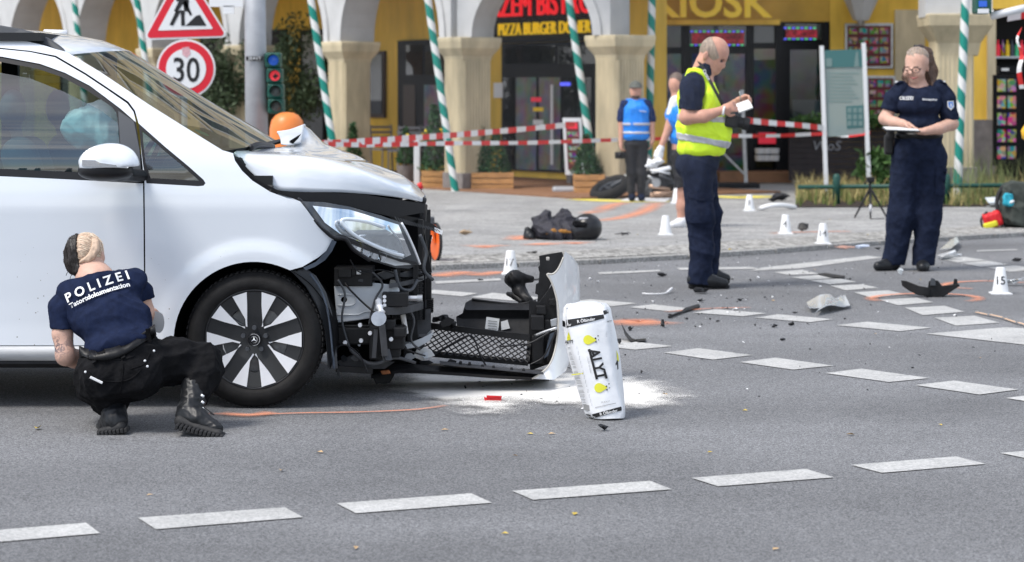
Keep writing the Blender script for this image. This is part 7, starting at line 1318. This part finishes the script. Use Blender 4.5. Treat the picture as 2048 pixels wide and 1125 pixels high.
for i, (x, y, w, h) in enumerate(((1262, 662, 17, 9), (1325, 656, 16, 17), (1400, 604, 14, 6), (1550, 656, 15, 8), (1583, 652, 16, 8), (1511, 653, 6, 5), (1436, 645, 9, 5), (1590, 627, 14, 4), (1565, 682, 14, 6), (1283, 748, 6, 9), (1237, 690, 14, 16), (930, 781, 6, 11), (1372, 640, 10, 6), (1480, 603, 15, 6), (1825, 737, 7, 4), (1572, 505, 22, 8), (1650, 498, 20, 6), (1500, 562, 6, 4), (1740, 690, 5, 3), (1455, 618, 6, 4), (1340, 632, 10, 5), (1420, 640, 5, 4), (1700, 560, 7, 4), (1465, 560, 8, 3), (1120, 560, 10, 4), (960, 562, 18, 4), (1075, 562, 20, 6), (1390, 655, 6, 4), (1620, 700, 5, 3), (1530, 596, 6, 3), (1290, 620, 5, 4), (1350, 600, 6, 3), (1275, 628, 8, 4), (1600, 735, 4, 3), (1250, 712, 5, 4), (1690, 640, 6, 4), (1100, 790, 5, 4), (880, 785, 4, 3), (1755, 500, 14, 5), (1820, 487, 18, 5), (2035, 524, 26, 9), (1600, 498, 10, 4))):
    SM.append((scrap(x, y, w, h, i + 10, 'plastic_black', 'plastic_fragment', SB, 'fragment', GB), x, y, 'black plastic fragment'))
WG = 'small white plastic fragments'
for i, (x, y, w, h) in enumerate(((1306, 606, 9, 7), (1473, 621, 12, 6), (1517, 559, 9, 8), (1910, 633, 8, 5), (1180, 560, 6, 5), (1400, 655, 5, 3), (1545, 596, 5, 4), (1640, 575, 6, 4), (1455, 627, 5, 4), (1775, 605, 5, 3), (1690, 520, 6, 4), (1195, 566, 9, 5))): SM.append((scrap(x, y, w, h, i + 90, 'white_plain', 'plastic_fragment', 'small white plastic fragment', 'fragment', WG, 1), x, y, 'white plastic fragment'))
def one(*a, **k): return scrap(*a, **k)
one(1607, 465, 24, 21, 3, 'plastic_black', 'bent_bracket', 'bent black plastic bracket beside marker cone 4', 'fragment', n=3); one(1405, 588, 48, 15, 4, 'plastic_black', 'bracket_fragment', 'black broken mechanism lying at the shoe of the man in yellow vest', 'fragment', n=4)
one(1205, 862, 22, 17, 5, 'plastic_black', 'clip_fragment', 'small black clip standing in front of the binder sack', 'fragment', n=4); one(1325, 554, 22, 9, 6, 'plastic_black', 'pointed_shard', 'pointed dark shard left of the shoes of the yellow vested man', 'fragment'); one(928, 538, 32, 13, 7, 'plastic_dusty', 'cover_fragment', 'dark grey cover fragment at the kerb by the orange wheel', 'fragment', flat_=True)
one(1243, 472, 42, 9, 8, 'charcoal', 'sole_fragment', 'flat dark strip lying right of the motorcycle helmet', 'fragment', flat_=True); one(1063, 508, 28, 7, 9, 'plastic_black', 'trim_fragment', 'black trim scrap on the pavement above the bumper', 'fragment', flat_=True); one(930, 471, 28, 13, 12, mat('tan_paper', (.42, .30, .19), .8, var=.3, vs=20), 'paper_scrap', 'crumpled tan paper on the pavement left of the jacket', 'paper'); one(1560, 404, 50, 20, 13, 'charcoal', 'dark_fairing', 'dark crumpled fairing piece at the verge corner', 'fragment', n=5)
MB().build
o = MB().tube(spline([G(1520, 418, ZS + .02), G(1540, 412, ZS + .06), G(1566, 411, ZS + .06), G(1590, 415, ZS + .02)], 5), [.03] * 16, 6).build('white_fairing', 'white_plain', None, True); tag(o, 'curved white fairing strip at the verge corner', 'fragment')
o = MB().tube([G(1338, 638) + Vector((0, 0, .012)), G(1366, 627) + Vector((0, 0, .012)), G(1372, 624.5) + Vector((0, 0, .014)), G(1396, 617) + Vector((0, 0, .014))], [.009, .009, .017, .016], 8).build('gas_strut', 'plastic_black', None, True); tag(o, 'black rod like strut lying across the dashed line', 'strut')
def sheet(ol, z, mt, name, label, cat, th=.004, lift=None):
    o = MB().panel([(x, y) for x, y in ol], lambda p, t: G(p[0], p[1], 0) + Vector((0, 0, z + (lift(p) if lift else 0) - t * th)), (), 10).build(name, mt, None, True, auto=40); return tag(o, label, cat)
sheet([(1242, 668), (1252, 676), (1275, 684), (1262, 687), (1250, 685)], .01, 'plastic_black', 'curved_shard', 'curved black shard with a spike right of the binder sack', 'fragment', lift=lambda p: max(0, (1262 - p[0]) * .003)); sheet([(1272, 683), (1292, 681), (1291, 686), (1276, 687)], .012, 'plastic_black', 'flat_shard', 'flat black strip at the tip of the curved shard', 'fragment')
sheet([(1634, 551), (1650, 549), (1690, 555), (1686, 559), (1660, 557)], .012, 'plastic_black', 'flat_trim', 'long flat black trim piece on the dashed crossing blocks', 'fragment')
mat('clear_film', (.72, .76, .78), .18, alpha=.8, coat=.6); mat('lamp_shell', (.6, .62, .64), .2, .5, var=.3, vs=20)
sheet([(1613, 619), (1640, 606), (1660, 601), (1690, 606), (1700, 618), (1672, 624), (1632, 633), (1640, 622), (1618, 628)], .02, 'clear_film', 'clear_lens_sheet', 'crumpled clear plastic sheet in the middle of the crossing', 'fragment', lift=lambda p: .02 + .018 * math.sin(p[0] * .13 + p[1] * .2)); o = MB().tube(spline([G(1285, 590) + Vector((0, 0, .01)), G(1305, 591) + Vector((0, 0, .01)), G(1330, 590) + Vector((0, 0, .012)), G(1344, 585) + Vector((0, 0, .03))], 5), [.005] * 12 + [.01] * 4, 6).build('white_cable', 'white_plain', None, True); tag(o, 'short white cable with plug left of the yellow vested man', 'cable')
one(1897, 520, 52, 18, 14, 'lamp_shell', 'lamp_fragment', 'broken silver lamp unit behind the feet of the woman with tablet', 'fragment', n=5, z=0); sheet([(1880, 512), (1902, 492), (1914, 486), (1918, 496), (1902, 510)], .02, 'clear_film', 'lens_splinter', 'clear lens splinter sticking up from the silver lamp unit', 'fragment', lift=lambda p: .04); one(1804, 550, 25, 13, 15, 'clear_film', 'lens_splinter', 'clear bowl shaped splinter between the shoes of the woman with tablet', 'fragment', n=1)
one(2020, 572, 74, 20, 16, 'lamp_shell', 'lamp_strip', 'grey lamp strip lying behind marker cone 15', 'fragment', n=4, flat_=True); one(1690, 499, 44, 9, 17, mat('pink_wrap', (.5, .3, .24), .7, var=.4, vs=30), 'wrapper', 'pinkish wrapper on the kerb right of marker cone 14', 'wrapper', n=3); one(1722, 498, 36, 9, 18, mat('pale_blue', (.5, .56, .68), .7, var=.2, vs=20), 'glove_wrapper', 'pale blue crumpled wrapper on the kerb', 'wrapper', n=2)
rp_o = thing('red_fragment', 'bright red plastic piece on the road before the bumper', 'fragment', G(986, 806)); plate('shell', [(968, 793), (972, 796), (1003, 794), (1003, 804), (996, 806), (969, 806)], G(986, 806).y, .03, 'red_plastic', rp_o, bevel=.004); plate('lip', [(973, 791), (1004, 792.5), (1003, 795), (973, 796)], G(986, 806).y - .005, .05, 'red_plastic', rp_o)
pc = thing('bumper_bracket', 'large black bumper bracket lying in an orange sprayed ring', 'fragment', G(1860, 596)); Yc = G(1860, 594).y
plate('blade', [(1802, 561), (1812, 562), (1838, 572), (1860, 576), (1858, 594), (1836, 591), (1818, 582), (1804, 572)], lambda x, y: Yc + .06 * math.sin(x * .05), .05, 'plastic_black', pc, step=10, smooth=True, bevel=.004); plate('mount', [(1858, 562), (1876, 561), (1884, 572), (1918, 568), (1920, 572), (1896, 588), (1886, 595), (1852, 595)], Yc - .03, .09, 'plastic_black', pc, bevel=.006); plate('lug', [(1862, 556), (1870, 558), (1872, 572), (1860, 572)], Yc - .05, .05, 'trim_grey', pc, bevel=.004); plate('lug', [(1908, 558), (1914, 558), (1916, 570), (1906, 570)], Yc + .02, .03, 'plastic_black', pc, bevel=.004)
fr_ = thing('folding_rule', 'unfolded wooden folding rule lying at the right edge', 'ruler', G(2000, 645)); pp_ = [G(1952, 628), G(1980, 634), G(2010, 641), G(2036, 650), G(2075, 662)]
mat('rule_wood', (.62, .42, .28), .6, var=.15, vs=20)
for i in range(4): MB().bar(pp_[i] + Vector((0, 0, .012 + .004 * (i % 2))), pp_[i + 1] + Vector((0, 0, .012 + .004 * (i % 2))), .018, .004).build('segment', 'rule_wood', fr_); MB().box(pp_[i] + Vector((0, 0, .016)), (.03, .022, .008)).build('hinge', 'steel', fr_)
mat('leaf_yellow', (.55, .40, .06), .7, var=.3, vs=30); mat('leaf_tan', (.48, .32, .16), .7, var=.3, vs=30)
r = random.Random(5)
lv = [(75, 858), (563, 942), (1030, 912), (1060, 868), (712, 1096), (1104, 868), (1490, 822), (1960, 716), (1552, 1098), (1150, 1028), (640, 905), (1700, 870), (1010, 1068), (1546, 602), (1630, 540), (1840, 560), (1440, 536), (1215, 480), (1275, 470), (1120, 478), (1900, 480), (1735, 470), (1990, 470), (1660, 440), (1400, 455), (1150, 520), (1310, 505), (1460, 500), (1750, 668), (1330, 790), (1880, 850), (300, 990), (890, 860), (1420, 905)]
for i, (x, y) in enumerate(lv):
    z = ZS if y < 505 else 0; p = G(x, y, z + .004); s_ = r.uniform(.012, .022) * (1.7 if i == 0 else 1); a = r.uniform(0, 6.3); d = Vector((math.cos(a), math.sin(a), 0)); q = Vector((-d.y, d.x, 0)); up = Vector((0, 0, s_ * r.uniform(.2, .6)))
    o = MB().add([p - d * s_, p - d * s_ * .2 + q * s_ * .55 + up, p + d * s_ + up * .4, p - d * s_ * .2 - q * s_ * .55 + up * .6], [(0, 1, 2), (0, 2, 3)]).build('fallen_leaf', 'leaf_yellow' if i % 3 == 0 else 'leaf_tan'); tag(o, 'small dry leaf', 'leaf', 'fallen leaves'); SM.append((o, x, y, 'dry fallen leaf'))
# ------------------------------------------------------------------ biker clothes, helmet, shoe
mat('jacket_grey', (.022, .021, .029), .7, var=.4, vs=14, bump=.6, bs=16, bdist=.02); mat('jacket_orange', (.32, .14, .02), .7); mat('helmet_black', (.008, .008, .010), .3, spec=.5)
Yj = G(1120, 479, ZS).y; P = lambda x, y, d=0: W(x, y, Yj + d); jk = thing('biker_jacket', 'crumpled dark biker jacket with orange stripe on the pavement', 'jacket', G(1120, 479, ZS))
sdbuild('cloth', SD().chain([P(1074, 440, .1), P(1088, 446, .05), P(1096, 462, 0)], [.06, .10, .12], .04).chain([P(1090, 464, -.05), P(1120, 466, -.05), P(1150, 464, -.05)], [.11, .11, .12], .05).chain([P(1110, 450, .1), P(1132, 440, .1), P(1150, 452, .1)], [.07, .10, .10], .04).rc(P(1066, 438, .1), P(1078, 444, .1), .035, .05, .03).cut(P(1100, 479.5, -.1), (0, 0, -1)), 'jacket_grey', jk, .014, fold=.045, fscale=13, seed=3)
sdbuild('stripe', SD().chain([P(1092, 468, -.16), P(1105, 463, -.17), P(1130, 463, -.17), P(1148, 467, -.16)], [.012, .018, .018, .012], .02), 'jacket_orange', jk, .01, fold=.01, fscale=30)
hm_ = thing('motorcycle_helmet', 'glossy black motorcycle helmet lying against the jacket', 'helmet', G(1180, 480, ZS)); sdbuild('shell', SD().el(P(1172, 455, -.06), (.165, .16, .155)).el(P(1156, 462, -.10), (.10, .10, .09), k=.05).bx(P(1150, 452, -.2), (.09, .12, .035), Ry(-20), .02).minus() if False else SD().el(P(1174, 456, -.06), (.150, .15, .142)).el(P(1158, 464, -.10), (.10, .11, .08), k=.05), 'helmet_black', hm_, .012)
sdbuild('visor_opening', SD().bx(P(1160, 449, -.19), (.075, .03, .03), Ry(12), .02), 'seam_dark', hm_, .01); sdbuild('vent_trim', SD().rc(P(1160, 438, -.16), P(1175, 437, -.16), .014, .010), 'reflective', hm_, .008); sdbuild('neck_trim', SD().rc(P(1190, 462, -.13), P(1194, 470, -.10), .012, .012), 'reflective', hm_, .008)
sh2 = thing('biker_shoe', 'dark shoe standing left of the crumpled jacket', 'shoe', G(1058, 479, ZS)); sdbuild('upper', SD().chain([P(1055, 460, 0), P(1057, 472, 0), P(1062, 475, -.05)], [.032, .05, .045], .02), 'boot_leather', sh2, .009); sdbuild('sole', SD().rc(P(1050, 477, 0), P(1066, 477, -.05), .02, .02), 'rubber_sole', sh2, .008)
# ------------------------------------------------------------------ motorcycle lying on its side
Ym = G(1260, 397, ZS).y; P = lambda x, y, d=0: W(x, y, Ym + d); mc = thing('motorcycle', 'wrecked dark motorcycle lying on its side behind the blue vested man', 'motorcycle', G(1270, 397, ZS))
def wheel_at(c, ax, R_, r_, nm):
    ax = Vector(ax).normalized(); u = ax.orthogonal().normalized(); v = ax.cross(u); M_ = frame(c, u, v, ax); t = MB().lathe([(R_ + r_ * math.cos(a), r_ * 1.1 * math.sin(a)) for a in [i * math.pi / 5 for i in range(10)]], 32, M_, closed=True).build(nm, 'tyre', mc, True); MB().lathe([(R_ - r_, -.03), (R_ - r_ - .03, 0), (R_ - r_, .03)], 28, M_).build('rim', 'trim_grey', t, True)
    for k in range(5): a = k * 2 * math.pi / 5; MB().bar(c, c + (u * math.cos(a) + v * math.sin(a)) * (R_ - r_), .03).build('spoke', 'trim_grey', t)
wheel_at(P(1221, 377, .0), (-.38, -.30, .88), .235, .068, 'front_wheel'); wheel_at(P(1370, 380, .4), (.1, -.7, .75), .23, .075, 'rear_wheel')
MB().tube([P(1222, 374, -.05), P(1262, 352, .1), P(1278, 342, .15)], .03, 8).build('fork', 'trim_grey', mc, True); MB().tube([P(1226, 384, .2), P(1266, 362, .3)], .03, 8).build('fork', 'trim_grey', mc, True); MB().tube(spline([P(1262, 338, .1), P(1278, 336, .1), P(1288, 324, .1), P(1298, 330, .2)], 4), .02, 8).build('handlebar', 'trim_black', mc, True)
sdbuild('engine', SD().bx(P(1312, 375, .1), (.16, .18, .14), Ry(15), .04).bx(P(1328, 362, .05), (.12, .14, .10), Ry(-20), .03).el(P(1302, 385, -.05), (.09, .06, .07), k=.02), 'plastic_dusty', mc, .016, fold=.02, fscale=30); sdbuild('tank', SD().el(P(1300, 345, .1), (.20, .16, .11), Ry(-12)).el(P(1330, 340, .1), (.14, .14, .09), k=.04), 'helmet_black', mc, .016); sdbuild('seat', SD().rc(P(1338, 346, .15), P(1378, 352, .3), .08, .06), 'charcoal', mc, .016)
MB().tube(spline([P(1300, 390, -.1), P(1330, 392, -.05), P(1372, 386, .2)], 4), .035, 10).build('exhaust', mat('exhaust', (.42, .28, .2), .4, .5, var=.3, vs=10), mc, True); sdbuild('side_panel', SD().bx(P(1322, 340, -.1), (.14, .02, .03), Ry(-12), .02), 'rim_silver', mc, .012)
sdbuild('headlamp', SD().el(P(1270, 356, .0), (.06, .08, .07)), 'trim_black', mc, .012); o = MB().add([G(x, y, ZS + .008) for x, y in ((1240, 402), (1330, 404), (1345, 396), (1260, 394))], [(0, 1, 2, 3)]).build('white_sheet', 'white_plain'); tag(o, 'white ground sheet under the wrecked motorcycle', 'sheet')
for a_, b_, r_, m_ in (((1296, 352), (1318, 368), .02, 'steel'), ((1318, 350), (1344, 362), .018, 'trim_grey'), ((1298, 372), (1340, 380), .026, 'exhaust'), ((1306, 388), (1346, 386), .03, 'exhaust'), ((1250, 352), (1268, 338), .016, 'rim_silver'), ((1300, 340), (1340, 348), .014, 'rim_silver')): MB().tube([P(*a_, -.16), P(*b_, -.12)], r_, 8).build('frame_tube', m_, mc, True)
MB().lathe([(0, -.03), (.06, -.03), (.07, 0), (0, .01)], 16, frame(P(1312, 366, -.15), (1, 0, 0), (0, 0, 1), (0, 1, 0))).build('engine_cover', 'steel', mc, True, auto=35); wheel_tail = MB().tube([P(1334, 352, -.1), P(1350, 332, .0)], .012, 6).build('mirror_stalk', 'trim_black', mc, True)
# ------------------------------------------------------------------ tripod, bags, measuring wheel
Yt = G(1740, 437, ZS).y; tp = thing('tripod', 'small black camera tripod standing left of the woman with tablet', 'tripod', G(1740, 437, ZS)); P = lambda x, y, d=0: W(x, y, Yt + d)
for a, b in ((P(1739, 380, 0), P(1709, 436, 0)), (P(1741, 380, 0), P(1741, 440, -.15)), (P(1743, 380, 0), P(1775, 438, 0))): MB().tube([a, a.lerp(b, .5), b], [.016, .013, .009], 7).build('leg', 'plastic_black', tp, True)
MB().tube([P(1740, 394, 0), P(1740, 362, 0)], .014, 8).build('column', 'plastic_black', tp, True); MB().box(P(1741, 360, 0), (.09, .09, .06)).build('head', 'plastic_black', tp, bevel=.01); MB().tube([P(1736, 362, 0), P(1728, 368, 0)], .008, 6).build('pan_handle', 'plastic_black', tp, True); MB().tube([P(1741, 410, -.09), P(1741, 424, -.12)], .0155, 7).build('leg_lock', 'reflective', tp, True)
o = MB().box(P(1756, 439.5, -.2), (.15, .05, .02)).build('tripod_bag', 'plastic_black', None, bevel=.005); tag(o, 'flat black case beside the tripod foot', 'case')
Yk_ = G(2030, 456, ZS).y; P = lambda x, y, d=0: W(x, y, Yk_ + d); bk = thing('backpack', 'dark green grey backpack with turquoise pouch at the right edge', 'backpack', G(2030, 456, ZS)); mat('pack_grey', (.035, .042, .036), .8, var=.35, vs=12, bump=.4, bs=14, bdist=.02)
sdbuild('pack', SD().bx(P(2034, 412, .1), (.19, .15, .235), Ry(3), .09).bx(P(2042, 430, -.06), (.13, .07, .12), rd=.05, k=.03).el(P(2032, 372, .1), (.15, .12, .06), k=.04), 'pack_grey', bk, .012, fold=.02, fscale=14); sdbuild('pouch', SD().bx(P(2016, 400, -.07), (.055, .03, .075), Ry(8), .03).el(P(2024, 408, -.1), (.03, .02, .03), k=.02), mat('turquoise', (.02, .32, .42), .5, var=.4, vs=30), bk, .009, fold=.01, fscale=40); sdbuild('pouch_print', SD().el(P(2024, 404, -.115), (.03, .01, .016), Ry(-25)), 'white_plain', bk, .006)
MB().tube(spline([P(2004, 376, .1), P(1994, 400, .05), P(1998, 440, .0), P(2006, 452, -.02)], 5), .022, 8).build('strap', 'charcoal', bk, True)
rb = thing('first_aid_bag', 'small red and yellow bag leaning on the backpack', 'bag', G(1985, 458, ZS)); sdbuild('bag_body', SD().bx(P(1985, 440, .0), (.10, .08, .085), Ry(-18), .04), 'red_plastic', rb, .010, fold=.008, fscale=25); sdbuild('yellow_panel', SD().bx(P(1981, 450, -.05), (.075, .04, .035), Ry(-18), .02), mat('bag_yellow', (.65, .6, .03), .6), rb, .008); MB().tube(spline([P(1974, 424, 0), P(1962, 440, 0), P(1966, 456, 0)], 5), .012, 6).build('carry_strap', 'charcoal', rb, True)
gb = scrap(1990, 415, 70, 24, 44, 'clear_film', 'plastic_bag', 'crumpled clear plastic bag in the verge grass', 'bag', n=3)
Yw = G(870, 532, 0).y; P = lambda x, y, d=0: W(x, y, Yw + d); mw = thing('measuring_wheel', 'orange measuring wheel on a thin handle behind the van nose', 'measuring wheel', G(870, 532)); mat('wheel_orange', (.78, .13, .015), .4)
cw_ = P(871, 485, 0); M_ = frame(cw_, (.32, -.95, 0), (0, 0, 1)); MB().lathe([(.155, -.012), (.17, -.012), (.17, .012), (.155, .012)], 36, M_, closed=True).build('tyre', 'rubber_sole', mw, True); MB().lathe([(0, -.02), (.05, -.016), (.156, -.004), (.156, .004), (.05, .016), (0, .02)], 36, M_).build('disc', 'wheel_orange', mw, True, auto=30)
MB().tube([P(868, 486, -.04), P(866, 452, -.03), P(855, 432, -.03), P(842, 375, 0)], .010, 8).build('handle', 'steel', mw, True); MB().bar(P(864, 455, -.05), P(869, 486, -.05), .05, .02).build('fork', 'wheel_orange', mw); MB().box(P(862, 442, -.04), (.06, .05, .07)).build('counter', 'trim_grey', mw, bevel=.01); MB().tube([P(866, 470, -.02), P(843, 540, .0)], .005, 6).build('kick_stand', 'steel', mw, True); MB().tube([P(843, 378, 0), P(838, 366, 0)], .02, 8).build('grip', 'tape_red', mw, True)

# labels of the small things: by rank of distance from a landmark one can find
LMK = [('the binder sack', 1205, 838), ('the clear plastic sheet', 1655, 620), ('the shoes of the yellow vested man', 1415, 575), ('the black strut', 1367, 628), ('the marker cone near the right edge', 2001, 588), ('the marker cone nearest the kerb', 1646, 488), ('the large black bumper bracket', 1860, 590), ('the red plastic piece', 986, 800), ('the crouching officer', 250, 860), ('the motorcycle helmet', 1172, 478), ('the curved black shard', 1262, 684), ('the wooden folding rule', 2000, 645), ('the marker cone behind the bumper', 1021, 549)]
ORD = ['closest', 'second closest', 'third closest', 'fourth closest', 'fifth closest', 'sixth closest', 'seventh closest', 'eighth closest', 'ninth closest', 'tenth closest', 'eleventh closest', 'twelfth closest', 'thirteenth closest', 'fourteenth closest', 'fifteenth closest', 'sixteenth closest']
BY = {}
for o, x, y, kd in SM:
    q = G(x, y); lm = min(LMK if kd != 'dry fallen leaf' else LMK, key=lambda l: (G(l[1], l[2]) - q).length); BY.setdefault((kd, lm[0]), []).append(((G(lm[1], lm[2]) - q).length, o))
for (kd, ln), it in BY.items():
    for k, (_, o) in enumerate(sorted(it, key=lambda e: e[0])): o['label'] = f'{kd} lying {ORD[min(k, 15)]} to {ln}'
# splinters too small to count
def crumbs(n, seed, mt, label, sz, name):
    r = random.Random(seed); vs = []; fs = []
    for i in range(n):
        t = r.random()
        if t < .6: x = r.gauss(1420, 260); y = 520 + abs(r.gauss(0, 90))
        elif t < .85: x = r.uniform(880, 2040); y = r.uniform(430, 560)
        else: x = r.gauss(1080, 110); y = r.gauss(775, 25)
        if not (870 < x < 2048 and 420 < y < 840): continue
        z = ZS if y < 541 - (x - 868) * .057 else 0; p = G(x, y, z + .003); s_ = sz * r.uniform(.4, 1.6); b = len(vs)
        vs += [p + Vector((r.uniform(-1, 1), r.uniform(-1, 1), r.uniform(.05, .9))) * s_ for _ in range(4)]; fs += [(b, b + 1, b + 2), (b, b + 2, b + 3), (b, b + 3, b + 1), (b + 1, b + 3, b + 2)]
    return tag(MB().add(vs, fs).build(name, mt), label, 'splinters', kind='stuff')
crumbs(620, 1, 'plastic_black', 'tiny black plastic splinters strewn over road and pavement', .009, 'plastic_splinters'); crumbs(420, 2, 'white_plain', 'tiny white splinters and glass crumbs strewn over road and pavement', .007, 'glass_crumbs')
